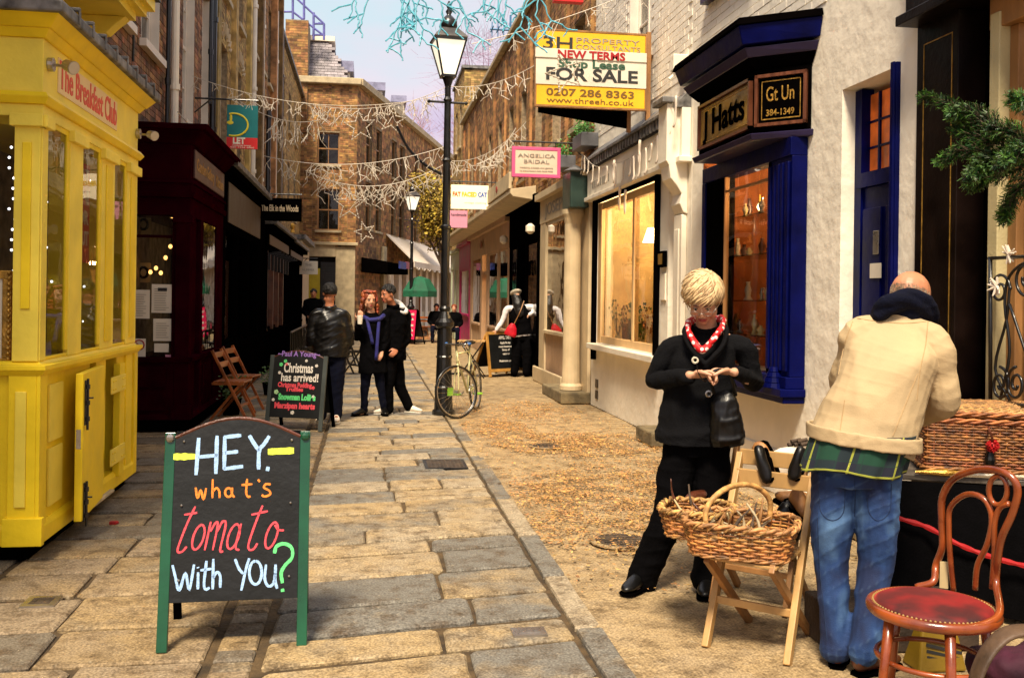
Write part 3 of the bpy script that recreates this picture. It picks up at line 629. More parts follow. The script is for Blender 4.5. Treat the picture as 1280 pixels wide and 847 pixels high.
# stone ground floor, shutter and yellow panel
t = MB()
mbx(t, FM, 5.20, 5.95, .002, .10, 0, 3.45); mbx(t, FM, 3.7, 3.96, .002, .10, 0, 3.45); mbx(t, FM, 3.96, 5.20, .002, .12, 3.05, 3.5); mbx(t, FM, 3.6, 6.05, .002, .22, 3.5, 3.62)
t.build('stone_doorcase', stone, f1, bevel=.02)
for u in (3.9, 9.0, 14.5):
    t = MB(); mbx(t, SM, u, u + .5, .003, .16, 0, 3.7); t.build('pier', stone, f1, bevel=.02)
t = MB()
for k in range(26): mbx(t, FM, 4.62, 5.20, -.16, -.12 + .02 * (k % 2), .0 + k * .11, .105 + k * .11)
t.build('shutter', blackm, f1)
t = MB(); mbx(t, FM, 3.97, 4.6, -.16, -.1, 0, 2.6)
for (z0, z1) in ((.2, 1.1), (1.25, 1.75), (1.85, 2.5)): mbx(t, FM, 4.05, 4.52, -.1, -.075, z0, z1)
t.build('door', mat('olive_yellow_paint', (.58, .46, .02), .5, .1, 4), f1)
t = MB(); mbx(t, FM, -.1, xo - .3, -.3, .25, 9.75, 10.0); t.build('cornice', stone, f1, bevel=.03)
t = MB(); mbx(t, SM, -.1, 55, -.3, .25, 9.752, 10.0); t.build('cornice', stone, f1)
t = MB(); m0, m1 = p(384, 100), p(384, 56)          # mansard with slate courses
z = 10.0
rows = 14
for k in range(rows):
    a0 = k * .07; a1 = (k + 1) * .07
    for i in range(9):
        u0 = 3.6 + i * .26 + (k % 2) * .13
        if u0 > 5.55 - a0 * 1.0: continue
        t.hexa([FM(u0, -.35 - a0 + .02, z), FM(u0 + .25, -.35 - a0 + .02, z), FM(u0 + .25, -2.6, z), FM(u0, -2.6, z), FM(u0, -.35 - a1, z + .125), FM(u0 + .25, -.35 - a1, z + .125), FM(u0 + .25, -2.6, z + .125), FM(u0, -2.6, z + .125)])
    z += .125
ro = t.build('roof', slate, f1)
t = MB(); mbx(t, FM, 3.5, 5.0, -2.6, -1.2, 11.75, 11.95); t.build('ridge', white_p, ro)
for (px0, px1, pyt, pyb, dY, m) in ((413, 437, 80, 104, 1.2, white_p), (462, 478, 106, 122, 13, whitew), (492, 505, 122, 140, 24, whitew)):
    a = atY(px0, pyt, FY + dY); b = atY(px1, pyb, FY + dY)
    t = MB(); t.box(a.x, b.x, FY + dY, FY + dY + 2.5, min(b.z, 10.0) - .5, a.z - .3); d = t.build('dormer', m, f1)
    t = MB(); t.box(a.x - .15, b.x + .15, FY + dY - .15, FY + dY + 2.6, a.z - .3, a.z + .12); t.build('dormer_roof', mat('blue_grey_lead', (.25, .25, .38), .5, .2, 4, 0), d)
    t = MB(); t.box(a.x + .08 * (b.x - a.x) , lerp(a.x, b.x, .45), FY + dY - .03, FY + dY, a.z - 1.0, a.z - .45); t.box(lerp(a.x, b.x, .55), lerp(a.x, b.x, .92), FY + dY - .03, FY + dY, a.z - 1.0, a.z - .45); t.build('window', glass_d, d)
a = atY(357, 24, FY - .1); b = atY(384, 140, FY - .1)
t = MB(); t.box(a.x, b.x, FY - .1, FY + 1.2, b.z - .8, a.z); ch = t.build('chimney', mortar, f1)
ChM = fmap((a.x, FY - .1), (1, 0), (0, -1)); 
t = MB(); z = b.z - .8; row = 0
while z < a.z - .08:
    u = -(.15 if row % 2 else 0)
    while u < b.x - a.x:
        s, f = max(u, 0) + .006, min(u + .3, b.x - a.x) - .006
        if f - s > .04: mbx(t, ChM, s, f, 0, .012, z + .006, z + .094)
        u += .3
    z += .1; row += 1
t.build('brick', brickC, ch, kind='stuff')
# roof railings in blue steel
t = thing('roof_railing', 'blue steel railing on the rooftop above the far chimney', 'railing', (-2.3, FY + .6, 11.9))
rl = mat('blue_steel', (.12, .12, .38), .5, .2, 5, 0)
P4 = lambda px, py: atY(px, py, FY + .4)
for q in (((352, 24), (352, -8)), ((380, 24), (380, -6)), ((392, 50), (392, 16)), ((405, 50), (405, 30)), ((366, 24), (366, -8))):
    t2 = MB(); t2.tube([P4(*x) for x in q], .05, 6); t2.build('post', rl, t)
for q in (((352, 15), (366, 15), (405, 45)), ((352, -8), (368, -4), (405, 30), (398, 29)), ((392, 30), (405, 30)), ((390, 44), (405, 44))):
    t2 = MB(); t2.tube([P4(*x) for x in q], .04, 6); t2.build('rail', rl, t)
# ---- right row
r1 = thing('white_house', 'cream rendered house with blue door and blue shop bay', 'building', (3.3, 7.5, 0))
ops = [(5.6, 6.35, .12, 3.05), (6.95, 9.0, .95, 2.95), (7.9, 9.0, 4.55, 6.2)]
facade(r1, RM, 5.40, 9.5, 0, 8.5, ops, brickW, white_r, bricks=False, thick=.38, gap=1.3)
t = MB(); z = 3.75; rr = random.Random(3); row = 0
while z < 6.5:
    u = 6.6 + (.11 if row % 2 else 0)
    while u < 9.5:
        f = min(u + .225, 9.495)
        if not (7.85 < u + .11 < 9.05 and z > 4.4): mbx(t, RM, u + .004, f - .004, .0005, .006 + rr.uniform(0, .004), z + .004, z + .071)
        u += .225
    z += .075; row += 1
t.build('brick', brickW, r1, kind='stuff')
sash(r1, RM, 7.9, 9.0, 4.55, 6.2, fm=blue, sill=bluel)
# door recess
t = MB(); mbx(t, RM, 5.66, 6.30, -.18, -.12, .12, 2.35)
for (u0, u1, z0, z1) in ((5.72, 5.94, .3, 1.1), (6.0, 6.24, .3, 1.1), (5.72, 5.94, 1.2, 2.2), (6.0, 6.24, 1.2, 2.2)): mbx(t, RM, u0, u1, -.12, -.105, z0, z1)
dr = t.build('door', blue, r1, bevel=.005)
t = MB(); mbx(t, RM, 5.66, 6.30, -.19, -.09, 2.35, 2.45); mbx(t, RM, 5.66, 5.70, -.19, -.11, 2.45, 3.0); mbx(t, RM, 6.26, 6.35, -.19, -.10, .12, 3.04)
for i in (1, 2, 3): mbx(t, RM, 5.66 + i * .15, 5.68 + i * .15, -.18, -.15, 2.45, 3.0)
for z in (2.62, 2.8): mbx(t, RM, 5.7, 6.26, -.178, -.152, z, z + .015)
fr_ = t.build('door_frame', blue, r1)
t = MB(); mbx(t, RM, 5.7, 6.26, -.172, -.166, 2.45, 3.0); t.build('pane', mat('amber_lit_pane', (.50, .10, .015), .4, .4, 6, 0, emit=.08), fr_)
t = MB(); mbx(t, RM, 5.60, 5.66, -.34, .03, .12, 3.07); mbx(t, RM, 5.602, 5.64, .03, .05, .12, 3.07); t.build('door_post', blue, r1, bevel=.006)
t = MB(); mbx(t, RM, 5.98, 6.12, -.104, -.098, 1.72, 1.82); t.build('notice', paper, dr); t = MB(); mbx(t, RM, 6.01, 6.08, -.104, -.094, 1.88, 2.04); t.build('bell_plate', chrome, dr, bevel=.004)
t = MB(); mbx(t, RM, 5.55, 6.4, -.5, .12, 0, .11); t.build('doorstep', stone_d, r1, bevel=.01)
t = MB(); mbx(t, RM, 7.0, 9.3, .0, .02, 0.0, .36)
t.build('plinth', white_r, r1, bevel=.01)
# low stone at the foot of the wall
c0 = atZ(808, 552); t = thing('stone_block', 'mossy stone block at the foot of the white wall beyond the woman', 'stone block', (3.15, 10.2, 0))
mb = MB(); mb.box(2.98, 3.32, 9.75, 10.35, 0, .16); mb.build('block', stone_d, t, bevel=.02)
# blue bay shopfront (main face, canted near end)
bay = thing('blue_shopfront', 'royal blue bay shopfront with gilt fascia on the cream house', 'shopfront', (3.15, 7.6, .78))
XB, YB0, YB1, YN = 2.99, 7.12, 8.36, 6.83
BM = fmap((XB, 0), (0, 1), (-1, 0)); cd = Vector((3.29 - XB, YN - YB0)); CL = cd.length; CM = fmap((XB, YB0), cd, (-cd.y * -1, 0)) if False else None
cdn = cd.normalized(); nrm = Vector((-abs(cdn.y), -abs(cdn.x))); CM = fmap((XB, YB0), cdn, nrm)
def ring(mb, off, z0, z1, off2=None):
    """moulding running round the bay: main face, cant and far return"""
    off2 = off if off2 is None else off2
    def loop(o, z): return [Vector((3.295, YN - o * .9 - .001, z)), Vector((XB - o, YB0 - o * .55, z)), Vector((XB - o, YB1 + o, z)), Vector((3.295, YB1 + o, z))]
    mb.hexa(loop(off, z0) + loop(off2, z1))
XW = 3.17; WM_ = fmap((XW, 0), (0, 1), (-1, 0)); ypx = lambda px: atX(px, 300, XW).y
yA, yB, yC, yD = 6.86, ypx(963), ypx(905), ypx(880)
def bbox_(nm, a, b, n0, n1, z0, z1, m=blue, par=bay, bev=.006): mb = MB(); mbx(mb, WM_, a, b, n0, n1, z0, z1); return mb.build(nm, m, par, bevel=bev)
bbox_('bottom_moulding', yA, yD + .06, -.124, .05, .78, .83); bbox_('sill', yA - .02, yD + .08, -.124, .08, .83, .89); bbox_('sill_base', yA, yD + .03, -.124, .03, .89, .98); bbox_('window_head', yA, yD + .03, -.124, .015, 2.66, 2.80)
for (o1, o2, z0, z1, m, nm) in ((.05, .07, 2.80, 2.85, bluel, 'lower_fascia_moulding'), (.02, .02, 2.85, 3.35, blackp, 'fascia_box'), (.03, .10, 3.35, 3.43, blackp, 'cornice_bed'), (.10, .14, 3.43, 3.50, bluel, 'cornice_soffit'), (.16, .20, 3.52, 3.66, blue, 'cornice'), (.22, .20, 3.66, 3.72, blackp, 'cornice_top')):
    mb = MB(); ring(mb, o1, z0, z1, o2); mb.build(nm, m, bay, bevel=.006)
bbox_('pilaster', yA, yB, -.124, .0, .98, 2.66)
for (a, b) in ((.03, .09), (.13, .17), (.20, .24), (.27, .31), (.35, .40)): bbox_('flute', yA + a, yA + b, .0, .022, 1.02, 2.62)
for k in range(4): mb = MB(); mb.lathe((XW - .03, yA + .20 + .001 * k, 0), [(.10 - .018 * k, .89 + .04 * k), (.09 - .018 * k, .925 + .04 * k)], 14); mb.build('base_ring', blue, bay, smooth=False)
bbox_('mullion', yB, yB + .03, -.06, .012, .98, 2.66, blackp); bbox_('side_panel', yC, yD, -.10, .004, .98, 2.66, blackp); bbox_('shutter', yD - .07, yD + .02, -.10, .02, .98, 2.66)
bbox_('pane', yB + .03, yC, -.02, -.013, .98, 2.66, glass_s, bay, 0); bbox_('glazing_bar', yB + .03, yC, -.03, -.004, 2.52, 2.545, wood_m); bbox_('frame', yC - .02, yC, -.04, .006, .98, 2.66, wood_m)
# its fascia: black glass boards edged in gilt, with lettering
for (M_, u0, u1, lab) in ((BM, YB0 + .03, YB1 - .03, 0), (CM, .0, CL - .01, 1)):
    z0, z1 = 2.90, 3.30
    mb = MB()
    for (a, b_, c_, d_) in ((u0, u1, z0, z0 + .025), (u0, u1, z1 - .025, z1), (u0, u0 + .025, z0, z1), (u1 - .025, u1, z0, z1)): mbx(mb, M_, a, b_, .02, .055, c_, d_)
    mb.build('fascia_frame', wood_d, bay)
    mb = MB(); mbx(mb, M_, u0 + .03, u1 - .03, .02, .032, z0 + .03, z1 - .03); mb.build('fascia_glass', blackp if lab else mat('tarnished_gilt_glass', (.28, .16, .03), .2, .6, 3, .1, 9, col2=(.02, .012, .008)), bay)
    mb = MB(); 
    for (a, b_, c_, d_) in ((u0 + .05, u1 - .05, z0 + .05, z0 + .058), (u0 + .05, u1 - .05, z1 - .058, z1 - .05), (u0 + .05, u0 + .056, z0 + .05, z1 - .05), (u1 - .056, u1 - .05, z0 + .05, z1 - .05)): mbx(mb, M_, a, b_, .033, .036, c_, d_)
    mb.build('gilt_line', gold, bay)
text('Gt Un', 'lettering', gold, bay, CM(CL / 2 - .01, .036, 3.14), cdn.to_3d(), (0, 0, 1), .16, .22, .001)
text('384-1349', 'lettering', gold, bay, CM(CL / 2 - .01, .036, 3.0), cdn.to_3d(), (0, 0, 1), .07, .22, .001)
text('J Hatts', 'lettering', blackp, bay, BM((YB0 + YB1) / 2, .036, 3.1), (0, -1, 0), (0, 0, 1), .30, .95, .008)
# interior of the blue shop: warm lit walls, shelves with silver
room = thing('shop_interior', 'warm orange interior with glass shelves of ornaments behind blue bay', 'shop interior', (3.9, 7.7, 0))
mb = MB(); mb.box(3.2, 4.1, yD + .1, yD + .13, .9, 2.9); mb.box(4.1, 4.14, 6.9, 9.0, .7, 3.2); mb.box(3.2, 4.4, 7.16, 8.7, .90, .94); mb.build('back_wall', mat('orange_room_wall', (.55, .17, .035), .7, .3, 2, .1), room)
for z in (1.25, 1.55, 1.95, 2.3):
    mb = MB(); mb.box(3.3, 3.7, 7.5, 8.7, z, z + .012); sh = mb.build('shelf', glass_d, room)
    for k in range(7):
        y = 7.6 + k * .17; hh = R.uniform(.07, .2); mb = MB(); rr_ = R.uniform(.025, .05)
        mb.lathe((3.42 + R.uniform(-.07, .15), y, z + .013), [(rr_, 0), (rr_ * .5, hh * .2), (rr_ * R.uniform(.7, 1.1), hh * .55), (rr_ * .35, hh * .85), (rr_ * .45, hh)], 10); mb.build('ornament', R.choice([chrome, gold, cream_c, paper_d, brown_l]), room, smooth=True)
mb = MB(); mb.lathe((3.45, 8.1, 2.36), [(.02, 0), (.035, .03), (.02, .06)], 8); mb.build('lamp', bulb, room)
def lamp(p, e, col=(1, .62, .28), r=.06):
    d = bpy.data.lights.new('shop_lamp', 'POINT'); d.energy = e; d.color = col; d.shadow_soft_size = r; o = bpy.data.objects.new('shop_lamp', d); C.objects.link(o); o.location = p
lamp((3.6, 7.9, 2.6), 8)
# ---- white shop (FOR SALE)
r2 = thing('white_house', 'white painted house with large lit shop window under sale board', 'building', (3.3, 11.7, 0))
W0, W1, WZ0, WZ1 = 10.62, 13.55, .93, 2.98
ops = [(W0, W1, WZ0, WZ1), (9.75, 10.25, .1, 2.75), (11.1, 11.95, 4.5, 6.6)]
facade(r2, RM, 9.51, 13.85, 0, 8.5, ops, brickW, white_r, bricks=False, thick=.2, gap=1.4)
sash(r2, RM, 11.1, 11.95, 4.5, 6.6, sill=white_p, reveal=True)
t = MB(); rr = random.Random(8); z = 3.9; row = 0
while z < 6.9:
    u = 9.55 + (.11 if row % 2 else 0)
    while u < 13.6:
        if not (11.0 < u + .11 < 12.05 and z > 4.35): mbx(t, RM, u + .004, u + .221, .0005, .005 + rr.uniform(0, .004), z + .004, z + .071)
        u += .225
    z += .075; row += 1
t.build('brick', brickW, r2, kind='stuff')
sf = thing('white_shopfront', 'white shopfront with black edged window and lead topped fascia', 'shopfront', (3.3, 12, 0))
t = MB(); mbx(t, RM, 9.55, 13.84, .002, .10, 3.03, 3.55); mbx(t, RM, 9.5, 13.88, .002, .14, 2.98, 3.04); t.build('fascia', white_p, sf, bevel=.008)
t = MB(); t.prism([RM(9.55, 0.003, 3.74), RM(9.55, .17, 3.58), RM(9.55, .17, 3.55), RM(9.55, .003, 3.55)], RM(4.35, 0, 0) - RM(0, 0, 0)); t.build('lead_flashing', lead, sf)
for k in range(9):
    t = MB(); mbx(t, RM, 12.55 + k * .11, 12.60 + k * .11 + .02 * (k % 3), .101, .104, 3.14, 3.24); t.build('faded_letter', ink_g, sf)
t = MB(); mbx(t, RM, 9.96, 13.84, .1, .125, 3.42, 3.545); t.build('dentil_band', room_d, sf)
for k in range(30): t = MB(); mbx(t, RM, 10.0 + k * .128, 10.06 + k * .128, .125, .15, 3.44, 3.54); t.build('dentil', lead, sf)
t = MB(); mbx(t, RM, W0 - .07, W0, .003, .06, WZ0 - .1, WZ1 + .0); mbx(t, RM, W1, W1 + .12, .003, .06, WZ0 - .25, WZ1); mbx(t, RM, W0, W1, .003, .05, WZ1 - .05, WZ1); t.build('window_surround', blackp, sf, bevel=.006)
t = MB(); F_ = .09; mbx(t, RM, W0, W0 + F_, -.10, -.005, WZ0, WZ1 - .05); mbx(t, RM, W1 - F_ - .1, W1, -.10, -.005, WZ0, WZ1 - .05); mbx(t, RM, W0 + F_, W1 - F_ - .1, -.10, -.02, WZ1 - .15, WZ1 - .05); mbx(t, RM, W0 + F_, W1 - F_ - .1, -.10, -.02, WZ0, WZ0 + .10)
mbx(t, RM, 11.72, 11.80, -.095, -.02, WZ0 + .10, WZ1 - .15); wf = t.build('window_frame', mat('cream_orange_frame', (.66, .43, .20), .5, .1, 4), sf, bevel=.006)
for (a, b_) in ((W0 + F_, 11.72), (11.80, W1 - F_ - .1)):
    t = MB(); mbx(t, RM, a, b_, -.04, -.032, WZ0 + .1, WZ1 - .15); t.build('pane', glass_s, wf)
t = MB(); mbx(t, RM, W0 - .25, W1 + .05, .002, .14, WZ0 - .09, WZ0 - .01); t.build('sill', white_p, sf, bevel=.01)
t = MB(); mbx(t, RM, 13.4, 13.55, .002, .012, .12, .24); mbx(t, RM, 13.4, 13.55, .002, .012, .28, .40); t.build('air_brick', iron, sf)
# console corbel and entry pilaster
t = MB(); pr = [(.003, 2.45), (.05, 2.47), (.09, 2.56), (.07, 2.66), (.12, 2.74), (.19, 2.82), (.21, 2.95), (.24, 3.0), (.24, 3.6), (.003, 3.6)]
t.prism([RM(9.62, n, z) for n, z in pr], RM(.30, 0, 0) - RM(0, 0, 0)); t.build('corbel', white_p, sf, bevel=.012)
t = MB(); mbx(t, RM, 9.64, 9.9, .003, .06, .12, 2.45); mbx(t, RM, 9.70, 9.84, .06, .075, .4, 2.3); t.build('pilaster', white_p, sf, bevel=.008)
t = MB(); mbx(t, RM, 9.58, 9.96, .003, .30, 3.6, 3.66); t.build('corbel_cap', lead, sf, bevel=.008)
t = MB(); mbx(t, RM, 9.76, 10.24, -.18, -.12, .1, 2.75)
for (z0, z1) in ((.25, 1.1), (1.25, 2.6)): mbx(t, RM, 9.84, 10.16, -.12, -.10, z0, z1)
t.build('door', white_p, sf, bevel=.006)
c = RM(10.30, .03, 2.02); t = MB(); mbx(t, RM, 10.28, 10.50, .003, .05, 1.92, 2.10); en = t.build('intercom', blackp, sf, bevel=.006); t = MB(); mbx(t, RM, 10.32, 10.46, .05, .056, 1.95, 2.07); t.build('face_plate', gold, en)
t = MB(); mbx(t, RM, 10.30, 10.48, .003, .02, 1.55, 1.85); t.build('letter_plate', white_p, sf, bevel=.004)
# lit interior
room = thing('shop_interior', 'golden lit interior with dried flowers and lamp shades behind the large window', 'shop interior', (3.9, 12, 0))
t = MB(); t.box(4.55, 4.6, 10.3, 13.9, 0.3, 3.2); t.box(3.5, 4.55, 13.74, 13.78, .3, 3.2); t.box(3.5, 4.55, 10.3, 10.34, .3, 3.2); t.box(3.46, 4.55, 10.3, 13.74, .80, .86); t.box(3.5, 4.55, 10.3, 13.74, 3.2, 3.24); t.build('back_wall', room_y, room)
for (y, x) in ((12.9, 4.2), (12.2, 4.35), (11.2, 4.3)):
    t = MB(); t.box(x, x + .03, y - .02, y + .3, .86, 2.5); t.build('panel', white_p, room)
for k in range(22):
    t = MB(); y = 10.8 + k * .12; x_ = 3.55 + R.uniform(0, .12); z_ = .87 + R.choice([0, 0, .12, .3]); t.box(x_, x_ + R.uniform(.05, .15), y, y + R.uniform(.05, .13), z_, z_ + R.uniform(.05, .28)); tag(t.build('shop_goods', R.choice([paper, tan_l, cream_c, paper_d, brown_l, foliage_g]), room))
for k in range(13):
    y = 10.9 + k * .19; x = 3.6 + R.uniform(-.1, .2); t = MB(); hh = R.uniform(.10, .2); t.lathe((x, y, .86), [(.05, 0), (.06, hh * .6), (.035, hh)], 10); po = t.build('vase', R.choice([chrome, paper_d, brown_l]), room, smooth=True)
    t = MB()
    for j in range(26):
        a = R.uniform(0, 6.28); q = R.uniform(.02, .17); hz = R.uniform(.1, .5); e_ = Vector((x + q * math.cos(a), y + q * math.sin(a), .86 + hh + hz)); t.tube([(x, y, .86 + hh * .8), e_], .002, 3); t.ell(e_, .014, .014, .02, 6)
    t.build('dried_flowers', R.choice([tan_l, foliage_g, rust_l]), room)
t = MB(); t.lathe((3.9, 12.9, 2.35), [(.12, 0), (.05, .2)], 14); t.build('lamp', bulb, room)
lamp((3.9, 12.8, 2.8), 15, (1, .78, .48)); lamp((3.9, 11.3, 2.8), 12, (1, .70, .34))
# ---- brick row beyond, right side
r3 = thing('brick_building', 'long brown brick terrace above the far right shops', 'building', (3.3, 23, 0))
ys = [14.5, 16.3, 18.1, 19.9, 21.7, 23.6, 25.6, 27.8, 30.0, 32.0]
ops = [(u, u + .85, 4.3, 6.0) for u in ys] + [(14.05, 33.5, .0, 3.4)]
facade(r3, RM, 13.86, 33.6, 0, 7.6, ops, brickC, mortar, seed=9, bz0=3.4, gap=1.5)
for o in ops[:-1]: sash(r3, RM, *o, bars=(2, 2), sill=stone, rec=.14)
for u in [y - .42 for y in ys] + [33.1]:
    t = MB(); mbx(t, RM, u - .18, u + .18, .002, .06, 3.75, 7.3); pi = t.build('pier', brickC, r3)
    t = MB(); z = 3.75; k = 0
    while z < 7.25:
        for (a, b_) in (((-.178, .04), (.05, .178)) if k % 2 else ((-.178, -.05), (-.04, .178))): mbx(t, RM, u + a, u + b_, .06, .07, z + .005, z + .07)
        z += .075; k += 1
    t.build('brick', brickC, pi, kind='stuff')
t = MB(); mbx(t, RM, 13.86, 33.7, -.3, .14, 7.6, 7.72); t.build('coping', stone, r3, bevel=.02)
t = MB(); mbx(t, RM, 20, 33.6, .002, .05, 4.05, 4.12); t.build('string_course', stone, r3)
r4 = thing('brick_building', 'taller yellow brick building beyond the terrace on the right', 'building', (3.3, 36, 0))
ops = [(u, u + .8, z, z + 1.5) for u in (34.4, 36.0) for z in (4.3, 7.0)]
facade(r4, RM, 33.62, 37.6, 0, 9.6, ops, brickB, mortar, seed=10)
for o in ops: sash(r4, RM, *o, bars=(2, 2), sill=stone)
G4 = fmap((3.3, 33.62), (1, 0), (0, -1)); facade(r4, G4, 0, 3.6, 7.0, 9.6, [], brickB, mortar, seed=11, core=.2)
t = MB(); mbx(t, G4, -.1, 3.7, -.3, .08, 9.6, 9.7); mbx(t, RM, 33.62, 37.6, -.3, .08, 9.601, 9.7); t.build('coping', lead, r4)
# ------------------------------------------------------------------ yellow corner shop
ys_ = thing('yellow_shopfront', 'bright yellow corner cafe shopfront with red lettering on its fascia', 'shopfront', (-2.2, 7, 0))
XY = -1.855; YM = fmap((XY, 5.85), (0, 1), (1, 0)); YF = fmap((XY, 5.85), (-1, 0), (0, -1)); YL = 2.30; FL = 1.9
def both(mb, s0, s1, z0, z1, side=True, front=True, inn=-.2):
    """moulding running round the street corner; s = how far it stands proud at bottom / top"""
    x0, x1 = XY - FL, XY
    def loop(s, z): return [Vector((x0, 5.85 - s, z)), Vector((x1 + s, 5.85 - s, z)), Vector((x1 + s, 5.85 + YL + (s if s > .03 else 0), z)), Vector((x0, 5.85 + YL + (s if s > .03 else 0), z))]
    mb.hexa(loop(s0, z0) + loop(s1, z1))
for (s0, s1, z0, z1, m, nm) in ((-.06, -.06, 0, .10, blackp, 'plinth'), (.028, .028, .10, .19, yellow, 'base_board'), (.028, .008, .19, .22, yellow, 'base_moulding'),
                               (.03, .05, 1.07, 1.10, yellow, 'sill_moulding'), (.055, .055, 1.10, 1.13, yellow, 'sill'), (.02, .0, 1.13, 1.15, yellow, 'sill_top'),
                               (.012, .012, 2.55, 2.62, yellow_p, 'architrave'), (.03, .05, 2.62, 2.66, yellow, 'lower_moulding'), (.05, .03, 2.66, 2.69, yellow, 'lower_cornice'), (.006, .006, 2.69, 3.0, yellow_p, 'fascia'),
                               (.02, .05, 3.0, 3.05, yellow, 'upper_moulding'), (.06, .12, 3.05, 3.12, yellow, 'cornice')):
    mb = MB(); both(mb, s0, s1, z0, z1); mb.build(nm, m, ys_, bevel=.004)
mb = MB(); both(mb, .15, .15, 3.12, 3.19); both(mb, .13, .10, 3.192, 3.22); ld = mb.build('lead_roof', lead, ys_, bevel=.012)
for k in range(8):
    mb = MB(); mb.box(XY - .5, XY + .156, 6.0 + k * .29, 6.03 + k * .29, 3.21, 3.232); mb.box(XY + .148, XY + .158, 6.0 + k * .29, 6.03 + k * .29, 3.13, 3.21); mb.build('lead_roll', lead, ld, bevel=.005)
def zbox(nm, M_, a, b, n0, n1, z0, z1, m=yellow, par=ys_, bev=.004):
    mb = MB(); mbx(mb, M_, a, b, n0, n1, z0, z1); return mb.build(nm, m, par, bevel=bev)
for (a, b, ex) in ((0, .10, 0), (.52, .80, .0), (1.25, 1.60, 0), (1.97, 2.30, 0)):          # pilasters with caps
    zbox('pilaster', YM, a, b, -.05, .008, 1.15, 2.55, yellow_p); pz = zbox('pilaster_cap', YM, a - .02, b + .02, -.05, .04, 2.49, 2.56, yellow_p)
    if b - a > .3: zbox('pilaster_step', YM, a + .10, b - .08, .008, .016, 1.2, 2.46, yellow)
for (a, b) in ((.10, .52), (.80, 1.25), (1.60, 1.97)):
    w = zbox('window', YM, a, b, -.14, .002, 1.15, 1.17); 
    for q in ((b - .06, b, 1.19, 2.52), (a, b, 2.52, 2.55)): mb = MB(); mbx(mb, YM, q[0], q[1], -.10, .004, q[2], q[3]); mb.build('frame', yellow, w)
    zbox('pane', YM, a + .002, b - .06, -.010, -.004, 1.17, 2.52, glass_d, w, 0)
zbox('pilaster', YF, 0, .14, -.12, .016, 1.15, 2.55, yellow_p); zbox('pilaster_cap', YF, -.02, .16, -.05, .045, 2.49, 2.56, yellow_p); zbox('pilaster_panel', YF, .045, .095, .016, .026, 1.45, 2.40, yellow)
w = zbox('window', YF, .14, .17, -.13, -.08, 1.15, 2.55, mat('red_inner_frame', (.35, .04, .01), .5, .2, 4)); zbox('pane', YF, .17, 1.8, -.12, -.113, 1.19, 2.52, glass_d, w, 0)
# stall riser: panels, raised fields
zbox('stall_riser', YF, 0, FL, -.12, 0, .11, 1.07); zbox('stall_riser', YM, .001, 1.05, -.12, -.001, .11, 1.07); zbox('stall_riser', YM, 1.75, 2.30, -.12, 0, .11, 1.07)
zbox('riser_pilaster', YF, .0, .15, .0, .03, .20, 1.07); zbox('riser_pilaster', YM, -.03, .10, .0, .022, .20, 1.07); zbox('raised_panel', YF, .05, .11, .03, .042, .32, .98, yellow_p); zbox('corner_base', YF, -.045, .17, .0, .05, .10, .26)
zbox('raised_panel', YF, .28, .75, .0, .015, .25, .95, yellow_p); zbox('raised_panel', YM, .17, .42, .0, .016, .28, .62, yellow_p); zbox('raised_panel', YM, .17, .42, .0, .016, .66, 1.0, yellow_p)
zbox('riser_pilaster', YM, 1.97, 2.16, .0, .02, .2, 1.07); zbox('riser_pilaster', YM, 2.20, 2.30, .0, .03, .11, 1.07); zbox('recess', YM, 1.05, 1.75, -.3, -.12, .11, 1.07, room_d)
zbox('riser_strip', YM, 1.2, 1.45, -.1, .0, .07, 1.07); zbox('upright', YM, 1.66, 1.80, .0, .05, .18, 1.02)
for z in (.30, .82): 
    h_ = zbox('strap_hinge', YM, 1.38, 1.78, .052, .062, z, z + .12, yellow_p, ys_, .003)
    for q in (1.42, 1.48, 1.68, 1.74):
        for dz in (.03, .09): mb = MB(); mb.ell(YM(q, .062, z + dz), .008, .008, .008, 6); mb.build('screw', yellow, h_)
zbox('threshold', YM, .6, 1.5, -.02, .06, .10, .12, stone, ys_, .004)
# open flap
A_ = Vector((XY + .02, 5.85 + 1.16, 0)); B_ = Vector((XY + .085, 5.85 + .42, 0)); d_ = (B_ - A_); LM_ = fmap(A_, (d_.x, d_.y), (-d_.y if False else abs(d_.y), abs(d_.x)))
fd = MB(); mbx(fd, LM_, 0, d_.length, -.0, .045, .13, 1.045); flap = fd.build('flap_door', yellow, ys_, bevel=.004)
zbox('lock_plate', LM_, d_.length, d_.length + .003, .008, .035, .58, .70, chrome, flap, 0)
for (z0, z1) in ((.72, 1.0), (.12, .36)):
    mb = MB(); mbx(mb, LM_, d_.length - .075, d_.length - .04, .045, .052, z0, z1); mb.tube([LM_(d_.length - .057, .062, z0 - .03), LM_(d_.length - .057, .062, z1 + .01)], .008, 8)
    for z in (z0 + .04, (z0 + z1) / 2, z1 - .04): mb.tube([LM_(d_.length - .057, .06, z - .014), LM_(d_.length - .057, .06, z + .014)], .016, 8)
    mb.tube([LM_(d_.length - .057, .062, (z0 + z1) / 2 + .03), LM_(d_.length - .057, .095, (z0 + z1) / 2 + .03)], .006, 6); mb.build('bolt', blackm, flap)
# lettering strip
zbox('letter_board', YM, .25, 1.62, .006, .012, 2.745, 2.955, mat('pale_letter_board', (.80, .60, .30), .5, .05, 4, 0), ys_, 0)
text('The Breakfast Club', 'lettering', mat('coral_letter_paint', (.75, .10, .06), .6, .1, 5, 0), ys_, YM(.935, .0135, 2.85), (0, 1, 0), (0, 0, 1), .235, 1.33, .003)
